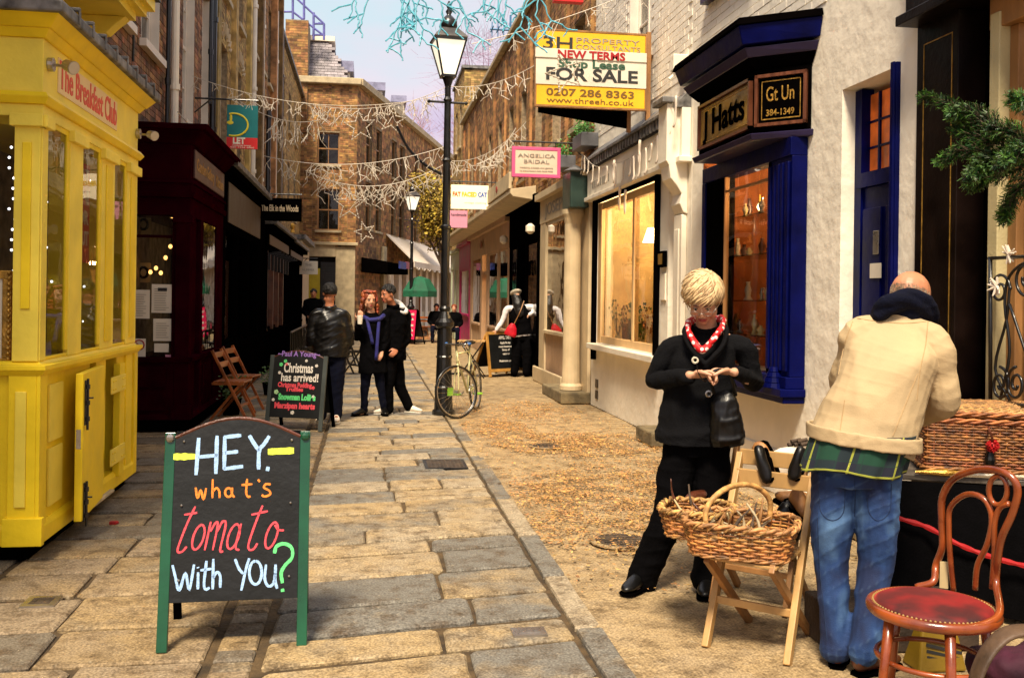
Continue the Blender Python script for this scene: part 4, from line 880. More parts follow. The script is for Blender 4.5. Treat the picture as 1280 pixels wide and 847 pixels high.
# interior
rm = thing('shop_interior', 'dark red cafe interior with hanging lights behind yellow windows', 'shop interior', (-3, 7, 0))
mb = MB(); mb.box(-4.4, -4.36, 6.0, 8.1, .1, 3); mb.box(-4.4, -2.0, 8.10, 8.13, .1, 3); mb.box(-4.4, -2.0, 6.0, 8.1, .05, .1); mb.box(-4.4, -2.0, 6.0, 8.1, 2.70, 2.74); mb.build('wall', mat('dark_red_wall', (.10, .018, .008), .8, .3, 2, 0), rm)
mb = MB(); mb.box(-1.905, -1.90, 6.66, 7.0, 1.75, 2.42); po = mb.build('poster', mat('red_poster', (.60, .02, .02), .6, .1, 4, 0), rm)
for k, s in enumerate(('EAT', 'IN', 'OR', 'OUT')): text(s, 'lettering', cream_c, po, (-1.898, 6.84, 2.33 - .14 * k), (0, 1, 0), (0, 0, 1), .13, .25, .004)
rr = random.Random(21)
mb = MB(); q = []
for (sx, y0) in ((-1.95, 6.05), (-1.94, 6.25), (-1.93, 7.0), (-1.94, 7.6)):
    for k in range(5): mb.ell((sx + rr.uniform(-.02, .02), y0 + rr.uniform(-.03, .05), 1.35 + k * .24 + rr.uniform(-.03, .03)), .008, .008, .008, 6)
for k in range(16): mb.ell((-2.055 + rr.uniform(-.03, .03), 5.99, 1.55 + k * .06), .008, .008, .008, 6)
tag(mb.build('light_string', mat('cold_led', (.9, .9, 1), .5, 0, 5, 0, emit=1.2)), 'strings of tiny white lights hanging inside the yellow shop windows', 'fairy lights')
# gilt framed board in the front window
gf = thing('window_menu', 'ornate gilt picture frame with written card in the yellow shop window', 'picture frame', (-2.25, 5.93, 1.15))
a = atY(16, 338, 5.80 + .12); b = atY(-60, 458, 5.92)
mb = MB()
for (x0, x1, z0, z1) in ((b.x, a.x, a.z - .05, a.z), (b.x, a.x, b.z, b.z + .05), (a.x - .05, a.x, b.z + .05, a.z - .05), (b.x, b.x + .05, b.z + .05, a.z - .05)): mb.box(x0, x1, 5.90, 5.93, z0, z1)
for k in range(18): mb.ell((a.x - .012, 5.895, lerp(b.z, a.z, (k + .5) / 18)), .014, .012, .014, 6)
mb.build('frame', gold, gf, bevel=.006); mb = MB(); mb.box(b.x + .05, a.x - .05, 5.915, 5.925, b.z + .05, a.z - .05); cdp = mb.build('card', paper, gf)
for k in range(7): text(('open daily', 'coffee', 'eggs', 'toast', 'tea', 'juice', 'cakes')[k], 'lettering', ink, cdp, (a.x - .14, 5.913, a.z - .11 - k * .055), (1, 0, 0), (0, 0, 1), .045, .12)
def spotlamp(p, d, label):
    t = thing('spot_lamp', label, 'flood light', p); p = Vector(p); d = Vector(d).normalized()
    mb = MB(); mb.tube([p - Vector((.0, .0, 0)), p + Vector((.03, 0, 0))], .04, 12); mb.tube([p, p + Vector((.10, -.02, -.01))], .009, 6); mb.build('bracket', chrome, t, smooth=False)
    q = p + Vector((.12, -.03, -.01)); mb = MB(); mb.tube([q - d * .03, q - d * .025, q + d * .03, q + d * .045], [.02, .032, .038, .04], 14); hd = mb.build('head', chrome, t)
    mb = MB(); mb.tube([q + d * .04, q + d * .048], .036, 14); mb.build('lens', mat('lamp_lens', (.6, .5, .35), .2, .1, 4, 0), hd); return t
spotlamp((XY + .008, 5.93, 2.87), (.75, -.5, -.35), 'round steel floodlight at the near end of the yellow fascia')
spotlamp((XY + .008, 8.10, 2.83), (.6, -.6, -.25), 'small steel floodlight at the far end of the yellow fascia')
# ------------------------------------------------------------------ burgundy shop
bs = thing('burgundy_shopfront', 'dark burgundy shopfront with notices in its glazed end and heavy cornice', 'shopfront', (-2.2, 12.4, 0))
X2, YA, YB = -1.955, 11.16, 13.62; B1 = fmap((X2, YA), (0, 1), (1, 0)); B0 = fmap((X2, YA), (-1, 0), (0, -1)); BL = YB - YA
def both2(mb, s0, s1, z0, z1):
    x0, x1 = -3.2, X2
    def loop(s, z): return [Vector((x0, YA - s, z)), Vector((x1 + s, YA - s, z)), Vector((x1 + s, YB + max(s, 0), z)), Vector((x0, YB + max(s, 0), z))]
    mb.hexa(loop(s0, z0) + loop(s1, z1))
for (s0, s1, z0, z1, m, nm) in ((.0, .0, 0, .14, blackp, 'plinth'), (.03, .01, .14, .2, burg, 'base_moulding'), (.03, .05, .78, .84, burg, 'sill'), (0, 0, 2.42, 2.62, burg, 'head'), (.03, .05, 2.62, 2.68, burg, 'lower_moulding'), (.01, .01, 2.68, 2.78, burg, 'frieze'), (.04, .02, 2.78, 2.82, burg, 'fascia_ledge'), (0, 0, 2.82, 3.22, burg, 'fascia'), (.02, .14, 3.22, 3.36, burg, 'cornice'), (.18, .20, 3.36, 3.42, burg, 'cornice_top')):
    mb = MB(); both2(mb, s0, s1, z0, z1); mb.build(nm, m, bs, bevel=.006)
def pbox(nm, M_, a, b, n0, n1, z0, z1, m=burg, par=bs, bev=.006): mb = MB(); mbx(mb, M_, a, b, n0, n1, z0, z1); return mb.build(nm, m, par, bevel=bev)
pbox('corner_post', B0, 0, .16, -.14, .0, .14, 2.42); pbox('post_base', B0, -.03, .19, -.14, .03, .14, .3); pbox('post_cap', B0, -.03, .19, -.14, .03, 2.34, 2.42)
pbox('stall_riser', B0, .16, 1.2, -.12, -.004, .14, .78)
for (z0, z1) in ((.24, .46), (.5, .74)): pbox('panel', B0, .24, .60, -.004, .014, z0, z1)
w = pbox('window', B0, .16, .20, -.1, -.03, .84, 2.42); pbox('pane', B0, .2, 1.2, -.07, -.063, .84, 2.42, glass_d, w, 0); pbox('glazing_bar', B0, .2, 1.2, -.09, -.04, 2.17, 2.2, burg, w); 
pbox('stall_riser', B1, .75, BL, -.12, -.004, .14, .78); pbox('panel', B1, .9, 1.5, -.004, .014, .24, .7); pbox('panel', B1, 1.65, 2.3, -.004, .014, .24, .7)
pbox('door', B1, .2, .72, -.12, -.06, .14, 2.42, burg); pbox('post', B1, .72, .86, -.12, .0, .14, 2.42); pbox('post', B1, 1.9, BL, -.12, .0, .84, 2.42)
w = pbox('window', B1, .86, .9, -.1, -.01, .84, 2.42); pbox('pane', B1, .9, 1.9, -.02, -.013, .84, 2.42, glass_d, w, 0)
pbox('sign_board', B1, .12, BL - .1, .0, .02, 2.86, 3.18, mat('brown_sign_board', (.07, .02, .015), .4, .2, 3), bs)
text('Camden Gallery', 'lettering', gold, bs, B1(.85, .023, 3.02), (0, 1, 0), (0, 0, 1), .2, 1.25, .004)
text('Kitchen', 'lettering', gold, bs, B1(1.95, .023, 3.0), (0, 1, 0), (0, 0, 1), .2, .6, .004)
mb = MB(); mb.box(-4, -3.96, 11.3, 13.5, .2, 3.0); mb.box(-4, -2.15, 13.4, 13.44, .2, 3); mb.build('inner_wall', room_d, bs)
for k, (x0, y0, x1, y1, lab) in enumerate(((167, 362, 187, 398, 'tall cream notice with menu lines, left of the taller framed menu'), (190, 355, 215, 391, 'framed menu with dark heading in the burgundy shop end window'), (192, 398, 215, 426, 'second menu sheet directly below the framed menu'), (193, 429, 211, 440, 'small cream card below the menu sheets'), (207, 443, 216, 452, 'tiny pink sticker near the bottom of the burgundy window'), (166, 423, 182, 449, 'no smoking notice with red circle in the burgundy window'))):
    a = atY(x0, y0, YA + .055); b = atY(x1, y1, YA + .055); t = MB(); t.box(a.x, b.x, YA + .045, YA + .052, b.z, a.z); o = tag(t.build('notice', pink_s if 'pink' in lab else paper), lab, 'notice', GR['notice'])
    WM[o] = I4()
    if k in (0, 1, 2):
        t = MB(); zz = a.z - .05
        while zz > b.z + .03: t.box(a.x + .03, b.x - .03 - R.uniform(0, .04), YA + .041, YA + .044, zz - .006, zz); zz -= .026
        t.build('lettering', ink_g, o)
        if k == 1: t = MB(); t.box(lerp(a.x, b.x, .3), lerp(a.x, b.x, .75), YA + .041, YA + .044, a.z - .075, a.z - .04); t.build('heading', ink, o)
    if k == 5:
        c = (a + b) / 2 + Vector((0, 0, .045)); t = MB(); t.tube([c + Vector((.055 * math.cos(i * .524), -.008 - .055, .055 * math.sin(i * .524))) + Vector((0, .052, 0)) for i in range(12)], .007, 6, closed=True); t.beam(c + Vector((-.035, -.011, .035)), c + Vector((.035, -.011, -.035)), .01, .006, (0, 1, 0)); t.build('symbol', red_i, o)
        t = MB(); t.box(c.x - .03, c.x + .03, YA + .041, YA + .044, c.z - .006, c.z + .006); t.build('cigarette', ink, o)
# pictures and warm bulbs inside the burgundy window
for (px, py, lab) in ((180, 285, 'upper round gilt picture inside the burgundy window'), (180, 345, 'lower round gilt picture inside the burgundy window')):
    a = atY(px - 9, py - 17, YA + .5); b = atY(px + 8, py + 8, YA + .5); t = thing('picture', lab, 'picture', ((a.x + b.x) / 2, YA + .5, b.z)); mb = MB(); mb.box(a.x, b.x, YA + .5, YA + .53, b.z, a.z); mb.build('board', paper_d, t)
    mb = MB(); mb.tube([Vector(((a.x + b.x) / 2 + .05 * math.cos(i * .6283), YA + .49, (a.z + b.z) / 2 + .06 * math.sin(i * .6283))) for i in range(10)], .016, 6, closed=True); mb.build('ring', blackp, t)
t = MB()
for (px, py) in ((207, 322), (213, 308), (188, 340), (195, 335), (201, 341), (215, 270)): c = atY(px, py, YA + .35); t.ell(c, .022, .022, .026, 8)
tag(t.build('light_string', mat('amber_bulb', (1, .45, .12), .5, 0, 5, 0, emit=1.2)), 'amber globe lights hanging inside the burgundy shop window', 'fairy lights')
# ------------------------------------------------------------------ black shopfronts farther along the left
def black_shop(label, y0, y1, ztop, sign, m_sign, lintel=2.45, wood=False):
    t = thing('black_shopfront', label, 'shopfront', (-2.2, (y0 + y1) / 2, 0)); M_ = fmap((-1.97, y0), (0, 1), (1, 0)); Ln = y1 - y0
    def bx(nm, a, b, n0, n1, z0, z1, m=blackp, par=None): mb = MB(); mbx(mb, M_, a, b, n0, n1, z0, z1); return mb.build(nm, m, par or t, bevel=.006)
    bx('end_pier', 0, .25, -.6, .0, 0, ztop - .2); bx('end_pier', Ln - .25, Ln, -.6, .0, 0, ztop - .2); bx('stall_riser', .25, Ln - .25, -.2, -.03, 0, .75); bx('sill', .25, Ln - .25, -.2, .03, .75, .82)
    bx('fascia', 0, Ln, -.6, .01, lintel, ztop - .2); bx('cornice', -.06, Ln + .06, -.6, .14, ztop - .2, ztop - .1); bx('cornice_top', -.08, Ln + .08, -.6, .2, ztop - .1, ztop - .02, lead)
    bx('sign_board', .3, Ln - .3, .012, .03, lintel + .12, ztop - .28, m_sign)
    k = max(2, int(Ln / 1.3)); wd = (Ln - .5) / k
    for i in range(k):
        u = .25 + i * wd; isd = (i == k // 2); bx('mullion', u - .04, u + .04, -.14, -.0, .82, lintel, wood_d if wood else blackp)
        if isd: bx('door', u + .06, u + wd - .06, -.35, -.3, 0, 2.1, wood_d); bx('transom', u + .04, u + wd - .04, -.3, -.05, 2.1, 2.16)
        else:
            w = bx('window', u + .04, u + wd - .04, -.12, -.06, .82, .88); mb = MB(); mbx(mb, M_, u + .04, u + wd - .04, -.10, -.093, .88, lintel); mb.build('pane', glass_d, w)
    mb = MB(); mbx(mb, M_, .1, Ln - .1, -1.3, -1.25, .0, ztop - .3); mb.build('inner_wall', room_d, t)
    return t, M_, bx
sgA = mat('dull_gilt_board', (.05, .03, .012), .45, .3, 3); sgB = mat('beige_sign_board', (.13, .085, .04), .5, .2, 3)
t1_, M1_, _ = black_shop('black shopfront with gilt sign board next to the burgundy shop', 13.72, 18.4, 3.42, 1, sgA)
t2_, M2_, _ = black_shop('low black pub front with beige boards and hooks under its cornice', 19.6, 25.0, 3.05, 1, sgB, 2.45, True)
t3_, M3_, _ = black_shop('farthest black shopfront on the left with two beige boards', 25.1, 30.5, 3.0, 1, sgB, 2.45)
mb = MB(); mb.box(-2.6, -2.0, 18.4, 19.6, 0, 3.0); tag(mb.build('dark_doorway', blackp), 'plain black wall between the two black shopfronts', 'wall')
for k in range(7):
    y = 19.9 + k * .75; mb = MB(); mb.beam((-1.95, y, 2.40), (-1.95, y, 2.05), .05, .05, (1, 0, 0)); mb.beam((-1.95, y, 2.38), (-1.72, y, 2.42), .04, .04, (0, 1, 0)); mb.build('hook', blackm, t2_)
# pale green end shop
t = thing('pale_shopfront', 'pale green painted shopfront at the end of the left row', 'shopfront', (-2.2, 32, 0))
mb = MB(); mb.box(-2.598, -2.05, 30.7, 31.6, 0, 3.3); mb.build('pier', mat('pale_green_paint', (.48, .52, .36), .5, .1, 4), t, bevel=.02); mb = MB(); mb.box(-2.598, -1.9, 30.6, 36, 3.3, 3.45); mb.build('cornice', lead, t); mb = MB(); mb.box(-2.598, -2.1, 31.6, 36, 0, 3.3); mb.build('front', cream, t)
# white hanging board
def hang_sign(nm, label, cat, px0, py0, px1, py1, Y, th, m, frame=None, fm=None, wallx=None, arm_m=blackm, fw=.04):
    a = atY(px0, py0, Y); b = atY(px1, py1, Y); t = thing(nm, label, cat, ((a.x + b.x) / 2, Y, b.z)); x0, x1, z0, z1 = a.x, b.x, b.z, a.z
    mb = MB(); mb.box(x0 + (fw if frame else 0), x1 - (fw if frame else 0), Y - th / 2 + (.006 if frame else 0), Y + th / 2 - (.006 if frame else 0), z0 + (fw if frame else 0), z1 - (fw if frame else 0)); bd = mb.build('board', m, t, bevel=.004)
    if frame:
        mb = MB()
        for (c, d, e_, f_) in ((x0, x1, z1 - fw, z1), (x0, x1, z0, z0 + fw), (x0, x0 + fw, z0 + fw, z1 - fw), (x1 - fw, x1, z0 + fw, z1 - fw)): mb.box(c, d, Y - th / 2, Y + th / 2, e_, f_)
        mb.build('frame', fm, t, bevel=.004)
    if wallx is not None:
        s = 1 if wallx > x1 else -1; mb = MB(); far = x0 if s > 0 else x1
        mb.tube([(far, Y, z1 + .08), (wallx, Y, z1 + .08)], .014, 8); mb.tube([(wallx - s * .25, Y, z1 + .08), (wallx, Y, z1 - .14)], .011, 8)
        for q in (lerp(x0, x1, .1), lerp(x0, x1, .9)): mb.tube([(q, Y, z1 - .0), (q, Y, z1 + .08)], .006, 6)
        mb.build('arm', arm_m, t)
    return t, bd, (x0, x1, z0, z1)
def put(t, s, m, x0, x1, zc, size, Y, bold=0, al=None):
    return text(s, 'lettering', m, t, ((x0 + x1) / 2, Y, zc), (1, 0, 0), (0, 0, 1), size, (x1 - x0), bold)
# LET board
t, bd, q = hang_sign('letting_board', 'green and red letting board with yellow ring fixed to the left facade', 'estate sign', 284, 131, 322, 187, 15.0, .03, mat('teal_board', (.0, .16, .17), .5, .1, 4, 0), wallx=-2.6)
x0, x1, z0, z1 = q; Y_ = 15.0
mb = MB(); mb.box(x0 + .0, x1, Y_ - .019, Y_ - .015, z0, z0 + .17); mb.build('red_band', mat('sign_red', (.62, .012, .012), .5, .05, 4, 0), t)
put(t, 'LET', paper, x0 + .09, x0 + .27, z0 + .115, .13, Y_ - .021, .006); put(t, 'residential lettings', paper, x0 + .09, x0 + .36, z0 + .05, .035, Y_ - .021); put(t, '020 7226 4000', paper, x0 + .06, x1 - .05, z0 + .02, .03, Y_ - .021)
mb = MB(); c = Vector((x0 + .10, Y_ - .018, z0 + .36)); pts = []
for i in range(40):
    a = 2 * math.pi * i / 40; p_ = c + Vector((.21 * math.cos(a), 0, .17 * math.sin(a)))
    if p_.x > x0 + .01 and p_.z < z1 - .01: pts.append(p_)
pts.sort(key=lambda v: math.atan2(v.z - c.z, v.x - c.x)); mb.tube(pts, .014, 6); mb.build('ring', mat('ring_yellow', (.75, .62, .03), .5, .05, 4, 0), t)
mb = MB(); mb.ell(c + Vector((-.05, .0, .03)), .05, .004, .03, 8); mb.ell(c + Vector((-.04, -.0, .10)), .02, .004, .06, 8); mb.build('emblem', mat('ring_yellow', (.75, .62, .03)), t)
# The Elk in the Woods
t, bd, q = hang_sign('pub_sign', 'black hanging sign with pale script on the left row', 'hanging sign', 322, 247, 377, 277, 19.0, .06, blackp, wallx=-2.0)
put(t, 'The Elk in the Woods', mat('cream_letter', (.62, .5, .32), .6, 0, 5, 0), q[0] + .08, q[1] - .06, (q[2] + q[3]) / 2 + .02, .17, 19.0 - .034, .004)
c = MB(); cc = atY(366, 283, 19.0); c.ell(cc, .05, .05, .07, 8); c.lathe(cc - Vector((0, 0, .12)), [(.05, 0), (.03, .06)], 8); tag(c.build('lantern', gold), 'small brass lantern under the black hanging sign', 'lantern')
# small white board
t, bd, q = hang_sign('hanging_sign', 'plain cream hanging board in front of the far yellow door', 'hanging sign', 374, 326, 397, 343, 30, .05, paper, wallx=-2.05); put(t, 'THE', ink_g, q[0] + .18, q[1] - .18, q[3] - .12, .1, 29.97); put(t, 'HUMMER', ink_g, q[0] + .1, q[1] - .1, q[2] + .13, .1, 29.97)
# ---- right side signs
Y_ = 10.8
t, bd, q = hang_sign('sale_board', 'large yellow and white FOR SALE board on timber posts at the white house', 'estate sign', 671, 38, 805, 137, Y_, .05, orange_i); x0, x1, z0, z1 = q; hgt = z1 - z0
mb = MB(); mb.box(x0 - .01, x1 + .012, Y_ - .034, Y_ - .0255, z0 + hgt * .275, z0 + hgt * .73); mb.build('white_band', paper, t)
mb = MB(); mb.box(x0 - .02, x1 + .012, Y_ - .046, Y_ - .036, z0 + hgt * .63, z0 + hgt * .755); mb.build('terms_strip', paper, t, bevel=.002)
mb = MB(); mb.box(x0, x1, Y_ - .03, Y_ + .03, z1, z1 + .02); mb.box(x0, x1, Y_ - .03, Y_ + .03, z0 - .02, z0); mb.box(x1, x1 + .02, Y_ - .03, Y_ + .03, z0 - .02, z1 + .02); mb.box(x0 - .02, x0, Y_ - .03, Y_ + .03, z0 - .02, z1 + .02); mb.build('frame', wood_m, t)
mb = MB(); mb.beam((x1 + .05, Y_ + .02, z0 - .12), (x1 + .05, Y_ + .02, z1 + .05), .05, .05, (1, 0, 0)); mb.beam((x1 - .1, Y_ + .30, z0 - .22), (x1 - .1, Y_ + .30, z1), .045, .045, (1, 0, 0)); mb.beam((x1 + .05, Y_ + .03, z1 - .2), (3.3, Y_ + .2, z1 - .2), .04, .04, (0, 0, 1)); mb.build('post', wood_m, t)
mb = MB(); mb.hexa([Vector(v) for v in ((x0 + .05, Y_ + .10, z0 - .06), (x1 - .12, Y_ + .3, z0 - .17), (x1 - .12, Y_ + .34, z0 - .17), (x0 + .05, Y_ + .14, z0 - .06), (x0 + .05, Y_ + .10, z1 - .1), (x1 - .12, Y_ + .3, z1 - .1), (x1 - .12, Y_ + .34, z1 - .1), (x0 + .05, Y_ + .14, z1 - .1))]); mb.build('back_board', blackp, t)
rx = lambda px: lerp(x0, x1, (px - 190) / 805.); rz = lambda py: lerp(z1, z0, (py - 100) / 595.)
put(t, '3H', ink, rx(235), rx(452), rz(203), .20, Y_ - .028, .002); put(t, 'PROPERTY', ink_g, rx(475), rx(945), rz(168), .08, Y_ - .028); put(t, 'CONSULTANTS', ink_g, rx(475), rx(955), rz(222), .08, Y_ - .028)
put(t, 'NEW TERMS', red_i, rx(338), rx(838), rz(290), .125, Y_ - .049, .004); put(t, 'Shop Lease', mat('green_ink', (.03, .09, .05), .6, 0, 5, 0), rx(345), rx(842), rz(360), .13, Y_ - .037, .004); put(t, 'FOR SALE', ink, rx(255), rx(935), rz(450), .195, Y_ - .037, .005)
put(t, '0207 286 8363', ink_g if False else mat('brown_ink', (.16, .08, .01), .6, 0, 5, 0), rx(265), rx(915), rz(592), .115, Y_ - .028, .002); put(t, 'www.threeh.co.uk', mat('brown_ink', (0, 0, 0)), rx(265), rx(910), rz(655), .09, Y_ - .028)
# bridal sign
t, bd, q = hang_sign('hanging_sign', 'pink framed ANGELICA BRIDAL sign hanging from a black bar', 'hanging sign', 640, 183, 700, 223, 14.5, .06, mat('cream_sign', (.72, .56, .42), .6, .05, 4, 0), True, pink_f, wallx=3.3, fw=.05)
xm0, xm1 = q[0] + .09, q[1] - .09; put(t, 'ANGELICA', ink_g, xm0 - .0, xm1 + .0, q[3] - .135, .075, 14.468); put(t, 'BRIDAL', ink_g, xm0 + .09, xm1 - .09, q[3] - .225, .075, 14.468); put(t, 'wedding dresses and gowns', ink_g, xm0 + .03, xm1 - .03, q[2] + .15, .03, 14.468); put(t, 'by appointment 020 7226 7300', ink_g, xm0 + .03, xm1 - .03, q[2] + .10, .025, 14.468)
# fat faced cat
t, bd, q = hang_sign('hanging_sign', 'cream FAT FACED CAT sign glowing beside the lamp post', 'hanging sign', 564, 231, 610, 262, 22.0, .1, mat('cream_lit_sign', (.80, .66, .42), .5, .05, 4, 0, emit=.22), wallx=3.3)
w_ = q[1] - q[0]; zc = q[3] - .22
for s, a, b, m in (('FAT', .03, .25, orange_i if False else mat('sign_orange', (.75, .16, .02), .5, 0, 4, 0)), ('FACED', .28, .68, mat('sign_yellow', (.85, .55, .02), .5, 0, 4, 0)), ('CAT', .71, .96, mat('sign_blue', (.05, .14, .5), .5, 0, 4, 0))): put(t, s, m, q[0] + w_ * a, q[0] + w_ * b, zc, .14, 21.946, .008)
put(t, 'vintage clothing', ink_g, q[0] + w_ * .35, q[1] - w_ * .06, q[2] + .14, .05, 21.946)
t, bd, q = hang_sign('hanging_sign', 'small pink sign below the cream cat sign', 'hanging sign', 562, 263, 584, 285, 23.5, .06, pink_s, wallx=3.3)
put(t, 'handmade', ink, q[0] + .03, q[1] - .03, q[3] - .1, .09, 23.46)
# top red sign corner
t, bd, q = hang_sign('hanging_sign', 'red sign with dark underside cut by the top edge of the view', 'hanging sign', 692, -22, 728, 5, 12.5, .12, mat('sign_red', (.6, .01, .01)), wallx=3.3)
# ---- far right shopfronts
def shop_r(nm, label, y0, y1, ztop, m, wins, fz=2.9, sill=.9, gl=glass_s, pil=.25, proud=.05, room=room_w, doors=(), rise=None):
    t = thing(nm, label, 'shopfront', (3.3, (y0 + y1) / 2, 0)); M_ = RM; P_ = .0 + proud
    def bx(nm_, a, b, n0, n1, z0, z1, mm=None, par=None): mb = MB(); mbx(mb, M_, a, b, n0, n1, z0, z1); return mb.build(nm_, mm or m, par or t, bevel=.006)
    us = [y0]
    for (a, b) in wins: us += [a, b]
    us.append(y1)
    for i in range(0, len(us), 2):
        if us[i + 1] - us[i] > .02: bx('pier', us[i], us[i + 1], -.2, P_, 0, fz)
    bx('fascia', y0, y1, -.2, P_ + .01, fz, ztop - .12); bx('cornice', y0 - .02, y1 - .02 + .02, -.2, P_ + .12, ztop - .12, ztop)
    for i, (a, b) in enumerate(wins):
        if i in doors:
            bx('door', a + .06, b - .06, -.5, -.45, 0, 2.2, blackp); bx('transom', a, b, -.3, -.02, 2.2, 2.3); mb = MB(); mbx(mb, M_, a + .02, b - .02, -.3, -.29, 2.3, fz); mb.build('pane', gl, t)
        else:
            bx('stall_riser', a, b, -.15, P_ - .03, 0, sill, rise or m); bx('sill', a, b, -.15, P_ + .04, sill, sill + .06)
            w = bx('window', a, a + .06, -.04, P_ - .01, sill + .06, fz); mb = MB(); mbx(mb, M_, b - .06, b, -.04, P_ - .01, sill + .06, fz); mbx(mb, M_, a, b, -.04, P_ - .01, fz - .06, fz); mb.build('frame', m, w)
            mb = MB(); mbx(mb, M_, a + .06, b - .06, P_ - .03, P_ - .024, sill + .06, fz - .06); mb.build('pane', gl, w)
            mb = MB(); mbx(mb, M_, a + .06, b - .06, -.10, -.07, sill + .06, fz - .06); mb.build('added_backing', room, w)  # panel added close behind the glass; its colour stands for the interior's light
    mb = MB(); mbx(mb, M_, y0 + .05, y1 - .05, -1.25, -1.2, .2, ztop - .05); mbx(mb, M_, y0 + .02, y0 + .05, -1.25, -.2, .2, ztop - .05); mbx(mb, M_, y1 - .05, y1 - .02, -1.25, -.2, .2, ztop - .05); mbx(mb, M_, y0 + .05, y1 - .05, -1.2, -.2, .2, .25); mb.build('inner_wall', room, t)
    return t, bx
t, bx = shop_r('cream_shopfront', 'stone coloured shopfront lettered JOSEPH with two round columns', 13.9, 17.95, 3.5, cream, [(15.5, 17.4)], 2.95, .92, rise=salmon)
text('JOSEPH', 'lettering', ink_g, t, RM(16.4, .065, 3.16), (0, -1, 0), (0, 0, 1), .30, 2.0, .004)
mb = MB(); mbx(mb, RM, 14.75, 15.25, .05, .12, .18, 2.9); mb.build('flat_pilaster', cream, t, bevel=.02)
for y in (14.25,):
    mb = MB(); mb.lathe((3.08, y, .18), [(.17, 0), (.17, .06), (.14, .1), (.13, .5), (.125, 2.5), (.15, 2.6), (.17, 2.65), (.17, 2.72)], 18); mb.build('column', cream, t, smooth=False)
mb = MB(); mbx(mb, RM, 13.9, 14.5, .06, .34, 2.9, 3.45); mb.build('green_fascia_end', mat('dark_green_paint', (.02, .045, .035), .4, .2, 4), t, bevel=.02)
mb = MB(); mb.lathe((3.05, 14.0, 3.42), [(.05, 0), (.18, .03), (.02, .12)], 12); mb.build('lead_cap', lead, t)
mb = MB(); mbx(mb, RM, 15.35, 18.0, .11, .16, .0, .28); mb.build('plinth', cream, t, bevel=.02)
t = MB(); mbx(t, RM, 13.85, 15.4, .003, .45, 0, .17); tag(t.build('doorstep', stone_d, bevel=.02), 'deep mossy stone doorstep at the foot of the cream columns', 'step')
t, bx = shop_r('dark_shopfront', 'black narrow shopfront with open doorway behind the woman in the beret', 18.0, 21.9, 3.55, blackp, [(18.3, 19.5), (19.7, 20.7), (20.8, 21.7)], 2.7, .7, glass_d, doors=(1,), room=room_d)
for y in (18.1, 21.7):
    mb = MB(); mb.lathe((3.08, y, 2.78), [(.03, 0), (.09, .05), (.09, .15), (.03, .2)], 10); mb.build('globe_lamp', mat('white_globe', (.8, .7, .55), .4, 0, 4, 0), t)
t, bx = shop_r('salmon_shopfront', 'salmon pink shopfront with tall warm windows and long gutter above', 21.95, 30.3, 3.45, salmon, [(22.2, 23.7), (24.0, 25.8), (26.2, 27.2), (27.6, 29.8)], 2.75, .75, room=room_y, doors=(2,))
mb = MB(); mb.ell(RM(27.0, .12, 3.05), .02, .25, .12, 12); mb.build('oval_plaque', mat('brown_plaque', (.25, .06, .03), .5, .1, 4, 0), t)
lamp((3.9, 25, 2.4), 20); lamp((3.9, 28.5, 2.4), 16); lamp((3.9, 16.4, 2.6), 8)
mb = MB(); mb.prism([RM(18.2, n, z) for n, z in ((.1, 3.44), (.55, 3.50), (.60, 3.56), (.60, 3.64), (.1, 3.72))], RM(17.5, 0, 0) - RM(0, 0, 0)); tag(mb.build('long_awning_box', cream, bevel=.01), 'long cream awning box running above the far right shopfronts', 'awning box')
mb = MB(); mbx(mb, RM, 18.3, 21.6, .56, .62, 3.66, 3.98); ob = mb.build('sign_panel', cream, bevel=.01); tag(ob, 'cream sign panel with small red emblem above the dark shopfront', 'sign panel'); mb = MB(); WM[ob] = I4(); mb.ell(RM(20, .63, 3.82), .01, .12, .07, 10); mb.build('emblem', red_i, ob)
t, bx = shop_r('magenta_shopfront', 'magenta shopfront glowing at the far end of the right row', 30.4, 34.0, 3.4, magenta, [(30.8, 33.6)], 2.5, .95, room=mat('magenta_room_glow', (.6, .01, .09), .6, .2, 3, 0, emit=.25))  # room walls and backing emit a glow of their own, no lamp inside
t, bx = shop_r('pale_shopfront', 'pale green and white shopfront beyond the magenta shop', 34.1, 37.5, 3.3, mat('pale_green_paint', (.48, .52, .36)), [(34.6, 35.6), (36, 37.2)], 2.6, .7)
# ---- dark shop at the right edge
ds = thing('dark_shopfront', 'dark bronze shopfront with gilt lines and iron scroll grille at right edge', 'shopfront', (3.3, 4, 0))
def dbx(nm, a, b, n0, n1, z0, z1, m=blackp, bev=.005): mb = MB(); mbx(mb, RM, a, b, n0, n1, z0, z1); return mb.build(nm, m, ds, bevel=bev)
brz = mat('dark_bronze_paint', (.008, .004, .003), .35, .4, 4, .1, 30, spec=.15)
dbx('pilaster', 4.98, 5.39, -.3, .02, 0, 3.22, brz)
for (a, b, c_, d_) in ((5.03, 5.036, .5, 3.1), (5.31, 5.316, .5, 3.1), (5.036, 5.31, 3.094, 3.1)): dbx('gilt_line', a, b, .02, .023, c_, d_, gold, 0)
dbx('fascia', 2.4, 5.39, -.3, .10, 3.24, 4.6, brz); dbx('fascia_moulding', 2.4, 5.40, -.3, .16, 3.22, 3.28, brz); dbx('recess', 4.72, 4.98, -.35, -.15, 0, 3.22, blackp)
dbx('wall', 2.4, 5.39, -.35, -.3, 4.6, 8, mortar_d)
dbx('window_post', 4.62, 4.70, -.12, .02, .9, 3.1, mat('cream_green_paint', (.50, .42, .22), .5, .1, 4)); dbx('stall_riser', 2.4, 4.72, -.3, .0, 0, .9, blackp); dbx('window_head', 2.4, 4.72, -.12, .01, 3.02, 3.22, wood_m)
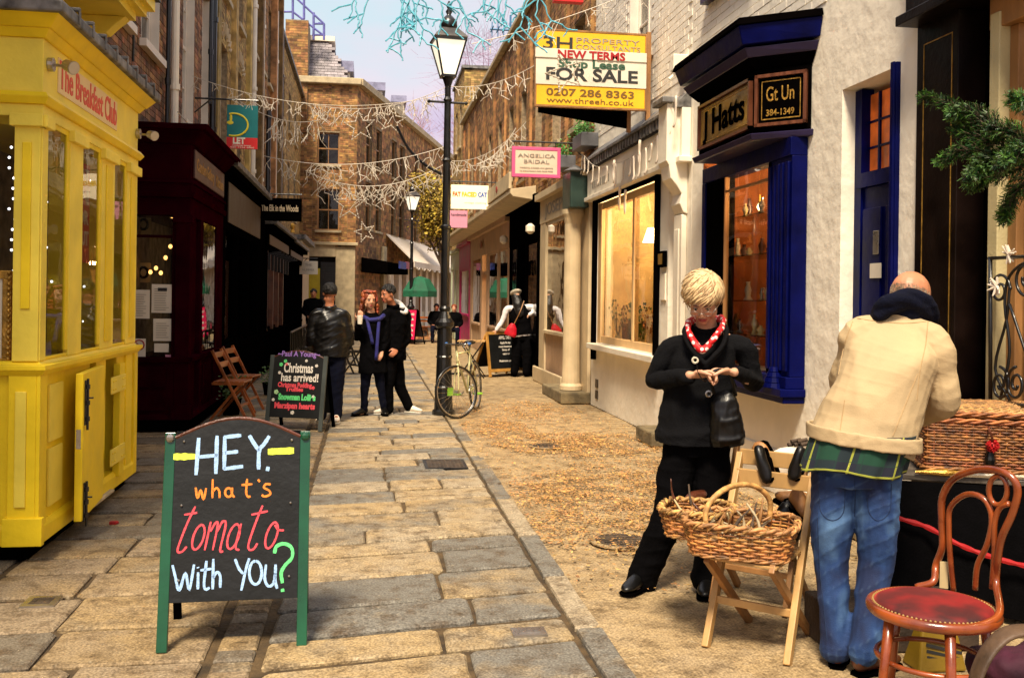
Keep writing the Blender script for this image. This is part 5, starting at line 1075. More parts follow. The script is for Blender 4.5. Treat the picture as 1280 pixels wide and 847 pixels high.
w = dbx('window', 4.55, 4.62, -.12, -.04, .9, 3.02, wood_m); mb = MB(); mbx(mb, RM, 2.5, 4.55, -.09, -.083, .9, 3.02); mb.build('pane', glass_s, w)
mb = MB(); mbx(mb, RM, 2.4, 4.7, -1.1, -1.05, .5, 3.2); mbx(mb, RM, 4.66, 4.7, -1.05, -.3, .5, 3.2); mb.build('inner_wall', mat('drab_ochre_wall', (.30, .19, .06), .8, .4, 2, .3, 8), ds)
lamp((3.9, 3.9, 2.7), 6, (1, .75, .4))
# bricks reflected in the pane come from the opposite row; curtain inside
for k in range(5):
    mb = MB(); mb.tube([RM(4.5 - k * .07, -.25 - .02 * (k % 2), .9), RM(4.5 - k * .07, -.25 - .02 * ((k + 1) % 2), 3.0)], .032, 8); mb.build('curtain_fold', mat('buff_curtain', (.42, .33, .14), .8, .2, 6, .2), ds)
# wrought iron grille
gr = thing('iron_grille', 'black wrought iron scroll grille in front of the right edge window', 'grille', (3.24, 4.3, 1.2))
GX = 3.235
def gp(px, py): return atX(px, py, GX)
def iron_tube(pts, r=.008, nm='scroll', k=6): mb = MB(); mb.tube(smoothpath([gp(*q_) for q_ in pts], k), r, 6); return mb.build(nm, blackm, gr, smooth=True)
iron_tube([(1238, 322), (1238, 505)], .011, 'upright', 2); iron_tube([(1236, 323), (1330, 318)], .010, 'rail', 2); iron_tube([(1238, 504), (1330, 510)], .010, 'rail', 2)
def spiral(cx, cy, r0, r1, a0, turns, sx=.62, n=18): return [(cx + sx * lerp(r0, r1, i / n) * math.cos(a0 + turns * 2 * math.pi * i / n), cy + lerp(r0, r1, i / n) * math.sin(a0 + turns * 2 * math.pi * i / n)) for i in range(n + 1)]
iron_tube([(1262, 500), (1244, 460), (1258, 400), (1262, 360)] + spiral(1250, 362, 21, 5, 0, -1.4), .008, k=4)
iron_tube([(1250, 500), (1262, 440), (1256, 380), (1262, 345), (1285, 328), (1302, 350), (1300, 380)] + spiral(1282, 348, 24, 6, .3, 1.5), .008, k=4)
for (cx, s) in ((1250, 1), (1270, -1)): iron_tube(spiral(cx, 480, 22, 4, -1.57, s * 1.7, .55), .008, k=2)
iron_tube([(1262, 380), (1285, 450), (1300, 505)], .008, k=4)
mb = MB()
for (px, py) in ((1247, 358), (1262, 318)):
    c = gp(px, py)
    for j in range(14): a = R.uniform(0, 6.28); mb.tube([c, c + Vector((R.uniform(-.03, 0), .05 * math.cos(a), .05 * math.sin(a)))], [.012, .003], 5)
tag(mb.build('feather_flower', cream_c), 'white feather decorations tied to the iron grille', 'decoration')
# ------------------------------------------------------------------ street lamps
def street_lamp(label):
    t = thing('street_lamp', label, 'street lamp', (0, 0, 0)); 
    mb = MB(); mb.lathe((0, 0, 0), [(.15, 0), (.15, .05), (.125, .07), (.115, .34), (.125, .36), (.11, .38), (.10, .74), (.112, .76), (.10, .78), (.095, 1.14), (.13, 1.17), (.13, 1.22), (.09, 1.27), (.06, 1.36), (.075, 1.40), (.05, 1.44)], 16); mb.build('base', blackm, t)
    mb = MB(); mb.lathe((0, 0, 1.44), [(.058, 0), (.055, 1.0), (.07, 1.02), (.07, 1.05), (.053, 1.07), (.05, 1.9), (.065, 1.92), (.048, 1.95), (.044, 2.7), (.06, 2.72), (.04, 2.76), (.04, 2.9), (.08, 3.02)], 14); mb.build('pole', blackm, t)
    mb = MB(); mb.tube([(-.24, 0, 4.13), (.24, 0, 4.13)], .016, 8); mb.ell((-.25, 0, 4.13), .025, .025, .025, 8); mb.ell((.25, 0, 4.13), .025, .025, .025, 8); mb.build('ladder_bar', blackm, t)
    z0, z1, a, b = 4.47, 4.93, .085, .20
    mb = MB()
    for sx, sy in ((1, 1), (1, -1), (-1, 1), (-1, -1)): mb.beam((sx * a, sy * a, z0), (sx * b, sy * b, z1), .022, .022, (1, 0, 0))
    for (s, z) in ((a, z0), (b, z1)): 
        for q in (1, -1): mb.box(-s - .012, s + .012, q * s - .014, q * s + .014, z - .014, z + .016); mb.box(q * s - .014, q * s + .014, -s, s, z - .013, z + .015)
    lt = mb.build('lantern_frame', blackm, t)
    gl = mat('frosted_lamp_pane', (.80, .72, .55), .35, .05, 4, 0, emit=.25)
    for (q, ax) in ((1, 0), (-1, 0), (1, 1), (-1, 1)):
        f = (lambda u, s, z: (u, q * s, z)) if ax == 0 else (lambda u, s, z: (q * s, u, z))
        mb = MB(); mb.add([f(-a + .01, a - .004, z0), f(a - .01, a - .004, z0), f(b - .01, b - .004, z1), f(-b + .01, b - .004, z1), f(-a + .01, a - .010, z0), f(a - .01, a - .010, z0), f(b - .01, b - .010, z1), f(-b + .01, b - .010, z1)], [(0, 1, 2, 3), (7, 6, 5, 4), (0, 4, 5, 1), (1, 5, 6, 2), (2, 6, 7, 3), (3, 7, 4, 0)]); mb.build('pane', gl, lt)
    mb = MB(); mb.lathe((0, 0, 0), [(.30, 4.945), (.31, 4.96), (.29, 4.985), (.16, 5.09), (.13, 5.10)], 4); hood = mb.build('hood', mat('zinc_hood', (.11, .10, .09), .4, .3, 6, .1, metal=.4), t); hood.rotation_euler = (0, 0, rad(45))
    mb = MB(); mb.lathe((0, 0, 0), [(.10, 5.09), (.115, 5.14), (.11, 5.20), (.06, 5.26), (.025, 5.29), (.045, 5.33), (.02, 5.37), (.035, 5.40), (.012, 5.47)], 14); mb.build('finial', blackm, t, smooth=True)
    return t
l1 = street_lamp('tall black lamp post with lantern standing behind the parked bicycle')
l1['group'] = 'black street lamps'
l2 = copy_tree(l1); l2['label'] = 'smaller looking farther lamp post in front of the yellow autumn tree'
move(l1, (1.03, 12.72, 0), rad(6)); p = atZ(513, 428); move(l2, (p.x, p.y, 0), rad(20)); l2.name = 'street_lamp.001'
# ------------------------------------------------------------------ A-boards
def aboard(label, BL, BR, lean, hgt, depth, pm, arch=.07, z0=.2, w=.045, topz=None, frame_all=False, board_m=None):
    """BL, BR: feet of the front posts on the ground"""
    BL = Vector(BL); BR = Vector(BR); x = (BR - BL).normalized(); W_ = (BR - BL).length; y = Vector((-x.y, x.x, 0)); t = thing('chalkboard_sign', label, 'A-board', (BL + BR) / 2)
    up = (Vector((0, 0, hgt)) + y * lean).normalized(); n = x.cross(up); Hh = Vector((0, 0, hgt)).length + 0; P_ = lambda u, v, o=0: BL + x * u + up * v - n * -o * 1.0
    for u in (0, W_): mb = MB(); mb.beam(P_(u, 0), P_(u, Hh), w, .028, x); mb.build('front_post', pm, t, bevel=.003)
    for u in (.0, W_): mb = MB(); a = BL + x * u + y * depth; mb.beam(a, P_(u, Hh * .97) + y * .03, w * .8, .025, x); mb.build('rear_post', blackp if not frame_all else pm, t, bevel=.003)
    poly = [P_(w / 2, z0), P_(W_ - w / 2, z0)]; top = Hh * .975
    for i in range(13): s = i / 12; poly.append(P_(lerp(W_ - w / 2, w / 2, s), top + arch * math.sin(math.pi * s) * 1.0))
    mb = MB(); mb.prism([q + n * .004 for q in poly], n * .01); bd = mb.build('board', board_m or chalk_b, t, bevel=.0015)
    mb = MB(); rr_ = [P_(w / 2, z0), P_(w / 2, top)]; pts = [P_(lerp(w / 2, W_ - w / 2, i / 12), top + arch * math.sin(math.pi * i / 12)) + n * .01 for i in range(13)]; mb.tube(pts, .008, 6); mb.build('rim', brown_l if not frame_all else pm, bd)
    # back sheet
    a = [BL + x * u + (y * depth).lerp(P_(0, Hh) - BL + y * .03, s) for u, s in ((w / 2, .2), (W_ - w / 2, .2), (W_ - w / 2, 1.0), (w / 2, 1.0))]
    mb = MB(); mb.prism(a, y * .008); mb.build('back_board', chalk_b, t)
    return t, bd, P_, n, W_, Hh, top
bl, br = atZ(202, 815), atZ(377, 806)
t, bd, BP, n, W_, Hh, top = aboard('green posted chalkboard reading HEY what\'s tomato with YOU in coloured chalk', bl, br, .17, .94, .44, green_p, .085, .205)
P0_ = BP(0, 0)
def stroke_set(par, n, P0_, conv, sets, off=.016):
    for m, w, lines in sets:
        for ln in lines:
            pts = [pl(*conv(q), P0_, n) + n * off for q in ln]
            if len(pts) > 2: pts = smoothpath(pts, 4)
            mb = MB(); mb.tube(pts, w, 8, side=n, rb=w, cap=True)
            # flatten: chalk lies on the board
            o = mb.build('chalk_stroke', m, par)
def arc(cx, cy, rx, ry, a0=0, a1=360, sh=0, k=10):
    return [(cx + rx * math.cos(rad(lerp(a0, a1, i / k))) - sh * ry * math.sin(rad(lerp(a0, a1, i / k))), cy + ry * math.sin(rad(lerp(a0, a1, i / k)))) for i in range(k + 1)]
cv = lambda q: (q[0] / 2.59, 520 + q[1] / 2.59)
if n.dot(O - P0_) < 0: n = -n
def flat_strokes(par, n, P0_, conv, sets, off=.0145, rib=True):
    for m, w, lines in sets:
        for ln in lines:
            pts = [pl(*conv(q), P0_, n) + n * off for q in ln]
            if len(pts) > 2: pts = smoothpath(pts, 5)
            elif len(pts) == 2: pts = [pts[0].lerp(pts[1], i / 6) for i in range(7)]
            q = []; N_ = len(pts)
            L_, R_ = [], []
            for i, p_ in enumerate(pts):
                tt = (pts[min(i + 1, N_ - 1)] - pts[max(i - 1, 0)]).normalized(); s_ = tt.cross(n).normalized() * w * R.uniform(.86, 1.1)
                if i in (0, N_ - 1): s_ *= .8
                L_.append(p_ + s_); R_.append(p_ - s_)
            mb = MB(); vs = L_ + R_ + [v + n * .0012 for v in L_] + [v + n * .0012 for v in R_]; fs = []
            for i in range(N_ - 1): fs += [(i, i + 1, N_ + i + 1, N_ + i), (2 * N_ + i, 3 * N_ + i, 3 * N_ + i + 1, 2 * N_ + i + 1), (i, 2 * N_ + i, 2 * N_ + i + 1, i + 1), (N_ + i, N_ + i + 1, 3 * N_ + i + 1, 3 * N_ + i)]
            mb.add(vs, fs); mb.build('chalk_stroke', m, par)
flat_strokes(bd, n, P0_, cv, [
 (ch_blue, .0085, [[(645, 70), (636, 190)], [(643, 132), (706, 126)], [(704, 63), (700, 186)], [(729, 66), (727, 172)], [(726, 68), (782, 62)], [(729, 119), (772, 114)], [(725, 170), (788, 162)], [(808, 62), (822, 86), (840, 112)], [(873, 64), (856, 90), (840, 112), (838, 172)], [(869, 163), (866, 177)]]),
 (ch_ye, .0150, [[(563, 131), (634, 130)], [(868, 115), (952, 111)]]),
 (ch_or, .0048, [[(635, 230), (641, 264), (651, 238), (660, 268), (669, 232)], [(690, 203), (689, 264)], [(690, 243), (702, 232), (711, 242), (712, 264)], arc(741, 246, 11, 14), [(753, 230), (752, 250), (760, 262)], [(801, 202), (798, 245), (804, 260), (812, 258)], [(783, 222), (818, 219)], [(836, 204), (842, 212)], [(877, 220), (862, 219), (855, 230), (872, 240), (875, 252), (858, 259), (848, 254)]]),
 (ch_red, .0046, [[(634, 291), (606, 350), (580, 418), (578, 438), (592, 436), (606, 420)], [(598, 318), (640, 311)], arc(644, 390, 17, 40, -60, 300, .28), [(684, 340), (664, 432)], [(682, 372), (700, 343), (706, 352), (690, 432)], [(704, 372), (722, 340), (732, 350), (714, 430), (724, 436)], arc(757, 388, 17, 40, -60, 300, .28), [(782, 346), (764, 420), (776, 432)], [(851, 288), (828, 345), (806, 410), (808, 430), (822, 428), (834, 410)], [(815, 318), (868, 306)], arc(880, 384, 17, 42, -60, 300, .28), [(890, 350), (902, 366), (920, 368)]]),
 (ch_blue, .0060, [[(560, 480), (570, 520), (582, 562), (602, 505), (614, 560), (630, 478)], [(643, 503), (642, 558)], [(642, 486), (643, 490)], [(670, 466), (662, 540), (668, 558), (680, 552)], [(650, 497), (686, 492)], [(692, 460), (690, 558)], [(690, 522), (704, 503), (714, 515), (714, 553)], [(762, 460), (774, 490), (788, 508)], [(808, 458), (798, 490), (782, 562)], arc(828, 504, 20, 38, -90, 270), [(862, 478), (858, 525), (870, 548), (886, 538), (892, 505)], [(893, 478), (892, 530), (898, 556)]]),
 (ch_gr, .0075, [[(889, 442), (896, 420), (920, 411), (944, 424), (946, 455), (924, 480), (911, 505), (915, 538)], [(915, 556), (916, 566)]])])
mb = MB()
for (u, v) in ((.06, .3), (W_ - .06, .3), (.06, .62), (W_ - .06, .62), (.06, .9), (W_ - .06, .9)): mb.ell(BP(u, v) + n * .018, .006, .006, .006, 8)
mb.build('screw', chrome, bd)
for (u, v) in ((0, .945), (W_, .945)):
    mb = MB(); mb.ell(BP(u, v - .03) + n * .02, .02, .012, .02, 8); mb.build('hinge', chrome if u == 0 else green_p, t)
# second board: Christmas has arrived
bl, br = atZ(333, 536), atZ(400, 539); t, bd, BP, n, W_, Hh, top = aboard('small chalkboard reading Christmas has arrived standing by the leather jacket man', bl, br, .15, .86, .4, mat('grey_green_paint', (.05, .06, .055), .5, .2, 4), .075, .14, .05)
P0_ = BP(0, 0); n = n if n.dot(O - P0_) > 0 else -n; xd = (br - bl).normalized()
up = BP(0, 1) - BP(0, 0)
def btxt(s, m, v, size, wd, u=None, bold=.002, par=bd, sh=0, off=.018): return text(s, 'lettering', m, par, tuple(BP(W_ / 2 if u is None else u, v) + n * off), xd, up, size, wd, bold, .0006, sh)
btxt('~Paul A Young~', ch_pu, .875, .085, .52); btxt('Christmas', ch_wh, .71, .155, .36, W_ / 2 + .01, .004); btxt('has arrived!', ch_wh, .60, .13, .46, W_ / 2 + .035, .003)
btxt('Christmas Pudding', ch_red, .515, .075, .42, W_ / 2 - .02, .003); btxt('Truffles', ch_red, .465, .065, .22, W_ / 2 - .02, .003); btxt('Snowman Lollies', ch_gr, .375, .095, .46, W_ / 2 + .02, .005); btxt('Marzipan hearts', ch_red, .275, .09, .50, None, .005)
for (u, v, r_, m) in ((.43, .80, .016, ch_wh), (.56, .745, .018, ch_wh), (.11, .655, .018, ch_wh), (.09, .43, .026, mat('mint_chalk', (.45, .7, .35), .8, .1, 30, 0)), (.55, .39, .017, ch_wh), (.06, .34, .018, ch_wh), (.31, .2, .022, ch_wh), (.54, .49, .02, ch_red), (.19, .755, .016, ch_red), (.12, .75, .022, ch_gr), (.17, .79, .02, ch_gr)):
    mb = MB(); c = BP(u, v) + n * .0185
    for k in range(5): a = k * 1.2566; mb.ell(c + (xd * math.cos(a) + up * math.sin(a)) * r_ * .6, r_ * .5, .002, r_ * .5, 6)
    mb.build('chalk_star', m, bd)
# third board at the far shop
bl, br = atZ(613, 471), atZ(655, 468); t, bd, BP, n, W_, Hh, top = aboard('wood framed chalkboard menu held by the woman in the beret', bl, br, .12, .86, .5, wood_o if False else mat('yellow_pine', (.55, .28, .06), .5, .2, 8), 0, .1, .06, frame_all=True)
P0_ = BP(0, 0); n = n if n.dot(O - P0_) > 0 else -n; xd = (br - bl).normalized(); up = BP(0, 1) - BP(0, 0)
mb = MB(); 
for v_ in (.86, .12): mb = MB(); mb.beam(BP(0, v_), BP(W_, v_), .06, .03, up); mb.build('frame_rail', mat('yellow_pine', (0, 0, 0)), t)
for s, v, w_, sz in (('APPEL TART', .76, .36, .09), ('Apple Pie day', .66, .30, .06), ('roast beetroot', .585, .40, .05), ('Soup of', .52, .22, .055), ('carrot', .44, .2, .055), ('Mushroom quiche', .30, .42, .055)): btxt(s, ch_wh, v, sz, w_, W_ / 2, .002, bd)
# pink A-board far away
bl, br = atZ(500, 428.5), atZ(518, 430); t, bd, BP, n, W_, Hh, top = aboard('bright pink A-board with white writing in the distance', bl, br, .1, 1.15, .4, blackp, 0, .15, .05, board_m=mat('hot_pink_board', (.75, .015, .10), .5, .05, 4, 0))
P0_ = BP(0, 0); n = n if n.dot(O - P0_) > 0 else -n; xd = (br - bl).normalized(); up = BP(0, 1) - BP(0, 0)
for s, v in (('hot', .98), ('tea', .82), ('toasties', .62), ('lunch', .45), ('open', .3)): btxt(s, paper, v, .13, W_ * .7, W_ / 2, .006, bd)
# ------------------------------------------------------------------ bicycle
def bicycle():
    t = thing('bicycle', 'cream framed bicycle with blue grips leaning on the lamp post', 'bicycle', (1.2, 12.3, 0))
    c0 = atZ(572, 523); th = rad(30)                       # front wheel turned towards us
    yd = Vector((-math.sin(rad(-20)), math.cos(rad(-20)), 0)) # frame direction, going away
    lean = Vector((-.06, 0, 0)); w_ax = Vector((math.cos(rad(33)), math.sin(rad(33)), 0))   # in-plane horizontal of front wheel
    hub = Vector((c0.x, c0.y, .34)) + lean * .34; upv = (Vector((0, 0, 1)) + lean).normalized()
    cr_ = mat('cream_enamel', (.62, .58, .30), .35, .1, 5, 0, coat=.4)
    def wheel(hub, ax, nm='wheel'):
        r_ = .33; mb = MB(); mb.tube([hub + (ax * math.cos(a) + upv * math.sin(a)) * r_ for a in [i * math.pi / 20 for i in range(40)]], .016, 8, closed=True); w = mb.build(nm, blackm, t, smooth=True)
        mb = MB(); mb.tube([hub + (ax * math.cos(a) + upv * math.sin(a)) * (r_ - .022) for a in [i * math.pi / 20 for i in range(40)]], .010, 6, closed=True); mb.build('rim', chrome, w)
        mb = MB(); side = ax.cross(upv).normalized()
        for i in range(24): a = i * math.pi / 12; mb.tube([hub + side * (.025 if i % 2 else -.025), hub + (ax * math.cos(a) + upv * math.sin(a)) * (r_ - .02)], .0015, 3)
        mb.build('spoke', chrome, w, kind='stuff'); mb = MB(); mb.tube([hub - side * .045, hub + side * .045], .018, 8); mb.build('hub', chrome, w)
        return side
    sd = wheel(hub, w_ax)
    bb = hub + yd * .60 + Vector((0, 0, -.06)); rh = hub + yd * 1.02; head = hub + Vector((0, 0, .52)) + yd * .10 + lean * .5; seat_ = hub + yd * .80 + Vector((0, 0, .56)) + lean * .5
    wheel(rh, yd)
    def tb(nm, pts, r_, m=cr_): mb = MB(); mb.tube(pts, r_, 8); return mb.build(nm, m, t, smooth=True)
    crown = hub + Vector((0, 0, .37)) + yd * .04
    for s in (-1, 1): tb('fork', smoothpath([hub + sd * .045 * s, hub + sd * .04 * s + Vector((0, 0, .2)), crown], 4), .010)
    tb('head_tube', [crown, head], .019); tb('down_tube', [crown + Vector((0, 0, .04)), bb], .016); tb('top_tube', [head - Vector((0, 0, .04)), seat_ - Vector((0, 0, .08))], .013); tb('seat_tube', [bb, seat_], .014)
    for s in (-1, 1): tb('stay', [rh + sd * .05 * s, seat_ - Vector((0, 0, .1))], .007); tb('stay', [rh + sd * .05 * s, bb], .008)
    st_ = head + Vector((0, 0, .09)); tb('stem', [head, st_, st_ - yd * .06], .012, chrome)
    hb = st_ - yd * .06; pts = smoothpath([hb - sd * .24 + yd * .12, hb - sd * .2, hb - sd * .06, hb + sd * .06, hb + sd * .2, hb + sd * .24 + yd * .12], 4); tb('handlebar', pts, .011, chrome)
    gpm = mat('blue_grip', (.02, .14, .45), .6, .1, 6)
    for s in (-1, 1): tb('grip', [hb + sd * .225 * s + yd * .06, hb + sd * .245 * s + yd * .15], .018, gpm)
    tb('brake_lever', smoothpath([hb + sd * .18, hb + sd * .2 - yd * .06 - Vector((0, 0, .03)), hb + sd * .23 - Vector((0, 0, .04))], 3), .006, chrome); tb('brake_cable', smoothpath([hb + sd * .1, hb + sd * .05 - yd * .12, crown + Vector((0, 0, .05)) - yd * .03], 5), .004, blackm)
    mb = MB(); mb.ell(seat_ + Vector((0, 0, .04)), .08, .13, .03, 10, Matrix.Rotation(-math.atan2(yd.x, yd.y), 3, 'Z')); mb.build('saddle', leather_b, t, smooth=True)
    pg = mat('green_pedal', (.25, .55, .04), .5, .1, 5, 0); mb = MB()
    for s in (-1, 1): 
        a = bb + sd * .09 * s; e_ = a + Vector((0, 0, -.02)) + yd * .14 * s; tb('crank', [a, e_], .009, chrome); q = MB(); q.beam(e_ + sd * .02 * s, e_ + sd * .12 * s, .09, .025, yd); q.build('pedal', pg, t, bevel=.004)
    mb = MB(); mb.tube([bb + sd * .06 + (yd * math.cos(a) + Vector((0, 0, 1)) * math.sin(a)) * .09 for a in [i * .349 for i in range(18)]], .007, 5, closed=True); mb.build('chainring', chrome, t)
    tb('cable', [head, hub + sd * .05 + Vector((0, 0, .15))], .003, blackm)
    for s in (-1,): q = MB(); c_ = hub + sd * -.1; q.beam(c_ - w_ax * .06, c_ + w_ax * .02, .10, .02, Vector((0, 0, 1))); q.build('reflector_basket', pg, t)
    tb('lock', smoothpath([head - Vector((0, 0, .3)), head + Vector((-.12, .2, -.3)), head + Vector((-.02, .38, -.32)), head + Vector((.08, .2, -.3))], 4), .012, blackm)
    return t
bicycle()
# ------------------------------------------------------------------ folding chairs and tables
def fold_chair(m=wood_o):
    t = thing('folding_chair', 'orange wooden folding chair', 'chair', (0, 0, 0))
    for s in (-1, 1):
        mb = MB(); mb.beam((s * .20, -.22, 0), (s * .20, .22, .86), .035, .022, (0, 1, 0)); mb.build('leg', m, t, bevel=.004)
        mb = MB(); mb.beam((s * .17, .24, 0), (s * .17, -.14, .46), .032, .02, (0, 1, 0)); mb.build('leg', m, t, bevel=.004)
        mb = MB(); mb.beam((s * .185, -.17, .45), (s * .185, .22, .45), .02, .03, (1, 0, 0)); mb.build('seat_rail', m, t)
    for k in range(6): mb = MB(); mb.box(-.2, .2, -.18 + k * .066, -.13 + k * .066, .466, .482); mb.build('slat', m, t, bevel=.003)
    for z, y in ((.80, .19), (.68, .13)): mb = MB(); mb.beam((-.19, y, z), (.19, y, z), .018, .07, (0, 1, 0)); mb.build('back_slat', m, t, bevel=.004)
    mb = MB(); mb.beam((-.19, -.13, .18), (.19, -.13, .18), .02, .03, (0, 1, 0)); mb.build('stretcher', m, t)
    return t
fc = fold_chair(); fc['label'] = 'nearer orange wooden folding chair against the burgundy shop'; fc['group'] = 'folding chairs by the burgundy shop'
fc2 = copy_tree(fc); fc2['label'] = 'farther orange wooden folding chair beside its twin at the burgundy shop'; fc2.name = 'folding_chair.001'
p = atZ(296, 512); move(fc, (-1.62, 12.35, 0), rad(83)); move(fc2, (-1.60, 13.15, 0), rad(80))
WM[fc] = I4()
def pot(x, y, h_, label, s=.35):
    t = thing('potted_plant', label, 'plant', (x, y, 0)); mb = MB(); mb.lathe((x, y, 0), [(.10, 0), (.13, h_ * .4), (.14, h_ * .42)], 12); mb.build('pot', blackp, t)
    mb = MB(); r = random.Random(int(x * 100 + y)); 
    for k in range(160):
        a = r.uniform(0, 6.28); q = r.uniform(0, .16); z = h_ * .4 + r.uniform(0, h_ * .6); c = Vector((x + q * math.cos(a), y + q * math.sin(a), z)); d = Vector((math.cos(a), math.sin(a), r.uniform(-.3, .8))) * .04; s_ = d.orthogonal().normalized() * .014; mb.add([c, c + d * .5 + s_, c + d, c + d * .5 - s_], [(0, 1, 2, 3)])
    mb.build('leaves', foliage_g, t); return t
pot(-1.70, 12.75, .5, 'small dark potted plant behind the orange folding chairs'); pot(-1.45, 15.3, .45, 'little plant in a black tub by the black shopfront')
# railings of the pub terrace
t = thing('terrace_rail', 'black iron terrace railing in front of the black pub', 'railing', (-1.5, 21, 0))
for k in range(26): mb = MB(); mb.tube([(-1.25 - .0 * k, 16.5 + k * .42, 0), (-1.25, 16.5 + k * .42, .92)], .012, 5); mb.build('upright', blackm, t)
for z in (.1, .92): mb = MB(); mb.tube([(-1.25, 16.5, z), (-1.25, 27.0, z)], .018, 6); mb.build('rail', blackm, t)
# bistro folding table and bench at the far right shops
def bistro(x, y, rz, label):
    t = thing('bistro_table', label, 'table', (0, 0, 0)); 
    for k in range(6): mb = MB(); mb.box(-.28, .28, -.26 + k * .09, -.18 + k * .09, .70, .72); mb.build('slat', wood_l, t)
    for s in (-1, 1):
        mb = MB(); mb.tube([(s * .22, -.25, 0), (s * .22, .22, .69)], .012, 6); mb.build('leg', blackm, t); mb = MB(); mb.tube([(s * .22, .25, 0), (s * .22, -.22, .69)], .012, 6); mb.build('leg', blackm, t)
    return move(t, (x, y, 0), rz)
c = atZ(600, 468); bistro(2.05, 18.6, rad(80), 'slatted folding bistro table behind the parked bicycle')
def bench(x, y, rz, label, m=wood_l):
    t = thing('bench', label, 'bench', (0, 0, 0))
    for k in range(4): mb = MB(); mb.box(-.55, .55, -.2 + k * .1, -.12 + k * .1, .44, .465); mb.build('slat', m, t)
    for z in (.62, .76): mb = MB(); mb.box(-.55, .55, .24, .26, z, z + .08); mb.build('back_slat', m, t)
    for sx in (-.5, .5):
        mb = MB(); mb.box(sx - .025, sx + .025, .2, .25, 0, .86); mb.build('leg', blackm, t); mb = MB(); mb.box(sx - .025, sx + .025, -.2, -.15, 0, .44); mb.build('leg', blackm, t)
    return move(t, (x, y, 0), rz)
bench(2.85, 20.2, rad(-90), 'slatted wooden bench against the dark narrow shopfront')
# ------------------------------------------------------------------ near folding chair with basket (built where it stands)
bf = thing('folding_chair', 'pale beech folding chair with a wicker basket on its seat, near the jeans', 'chair', (1.55, 4.5, 0))
FLc, FRc = atZ(882, 809), atZ(984, 832); ax = (FRc - FLc).normalized(); ay = Vector((-ax.y, ax.x, 0))
TL = pl(926, 566, FLc + ay * .52, ay); TR = TL + ax * (FRc - FLc).length; TR.z = TL.z
wdt = (FRc - FLc).length
def bm_(nm, a, b, w, d, side, m=wood_l, par=bf): mb = MB(); mb.beam(a, b, w, d, side); return mb.build(nm, m, par, bevel=.004)
bm_('leg', FLc, TL, .030, .045, ax); bm_('leg', FRc, TR, .030, .045, ax)
sL, sR = FLc.lerp(TL, .50), FRc.lerp(TR, .50); SZ = .43
fL = FLc + ax * .04 - ay * .10 + Vector((0, 0, SZ)); fR = FRc - ax * .04 - ay * .10 + Vector((0, 0, SZ)); bL = FLc + ax * .04 + ay * .46; bR = FRc - ax * .04 + ay * .46
bm_('leg', bL, fL, .026, .04, ax, wood_m); bm_('leg', bR, fR, .026, .04, ax, wood_m)
for s in range(6): a = fL + ay * (.03 + .072 * s); bm_('slat', a - ax * .02, a + ax * (wdt - .06), .055, .014, ay)
for v in (.985, .875): bm_('back_slat', FLc.lerp(TL, v) + ax * .0, FRc.lerp(TR, v), .016, .075, ay)
bm_('stretcher', FLc.lerp(TL, .235) , FRc.lerp(TR, .235), .016, .035, ay); bm_('stretcher', bL.lerp(fL, .3), bR.lerp(fR, .3), .016, .03, ay, wood_m)
# second folded chair behind
b2_ = thing('folding_chair', 'darker folding chair half hidden behind the beech chair with the basket', 'chair', (1.5, 4.9, 0))
q0 = FLc + ay * .62 - ax * .22; 
for k in (0, 1):
    o_ = ax * (.38 * k); bm_('leg', q0 + o_, q0 + o_ + ay * .34 + Vector((0, 0, .78)), .026, .04, ax, wood_m, b2_); bm_('leg', q0 + o_ + ay * .38, q0 + o_ - ay * .06 + Vector((0, 0, .43)), .026, .04, ax, wood_m, b2_)
for s in range(5): bm_('slat', q0 + ay * (.0 + .075 * s) + Vector((0, 0, .43)), q0 + ax * .38 + ay * (.0 + .075 * s) + Vector((0, 0, .43)), .055, .014, ay, wood_m, b2_)
bm_('stretcher', q0 + ay * .08 + Vector((0, 0, .18)), q0 + ax * .38 + ay * .08 + Vector((0, 0, .18)), .016, .03, ay, wood_m, b2_)
# wicker
def wicker_wall(name, loopf, z0, z1, rows, stakes, m, par, r=.0052, flare=0, per=4):
    """loopf(s, off, t): point of the wall at fraction s round, off outward, height fraction t"""
    mb = MB()
    for i in range(rows):
        tt = (i + .5) / rows; z = lerp(z0, z1, tt); pts = []
        for k in range(stakes * per // 2):
            s = k / (stakes * per // 2); ph = math.pi * stakes * s + math.pi * (i % 2); p_ = loopf(s, .0055 * math.cos(ph), tt); pts.append(Vector((p_.x, p_.y, z + R.uniform(-.001, .001) + .0)))
        mb.tube(pts, r * R.uniform(.85, 1.15), 5, closed=True)
    return mb.build(name, m, par, smooth=True)
def rrect(c, ax, ay, a, b, rc, n=0):
    """rounded rectangle loop of half sizes a, b"""
    segs = [(a - rc, b - rc, 0), (-(a - rc), b - rc, 90), (-(a - rc), -(b - rc), 180), (a - rc, -(b - rc), 270)]; pts = []
    for (x, y, d) in segs:
        for k in range(7): t_ = rad(d + 90 * k / 6); pts.append((x + rc * math.cos(t_), y + rc * math.sin(t_)))
    P_ = [Vector(q) for q in pts]; Ls = [0]
    for i in range(len(P_)): Ls.append(Ls[-1] + (P_[(i + 1) % len(P_)] - P_[i]).length)
    def f(s, off=0, t_=0, flare=.03):
        d = (s % 1.0) * Ls[-1]; i = 0
        while i < len(P_) - 1 and Ls[i + 1] < d: i += 1
        q = P_[i].lerp(P_[(i + 1) % len(P_)], (d - Ls[i]) / max(1e-6, Ls[i + 1] - Ls[i])); k = 1 + (off + flare * t_) / max(.05, q.length)
        return c + ax * q.x * k + ay * q.y * k
    return f
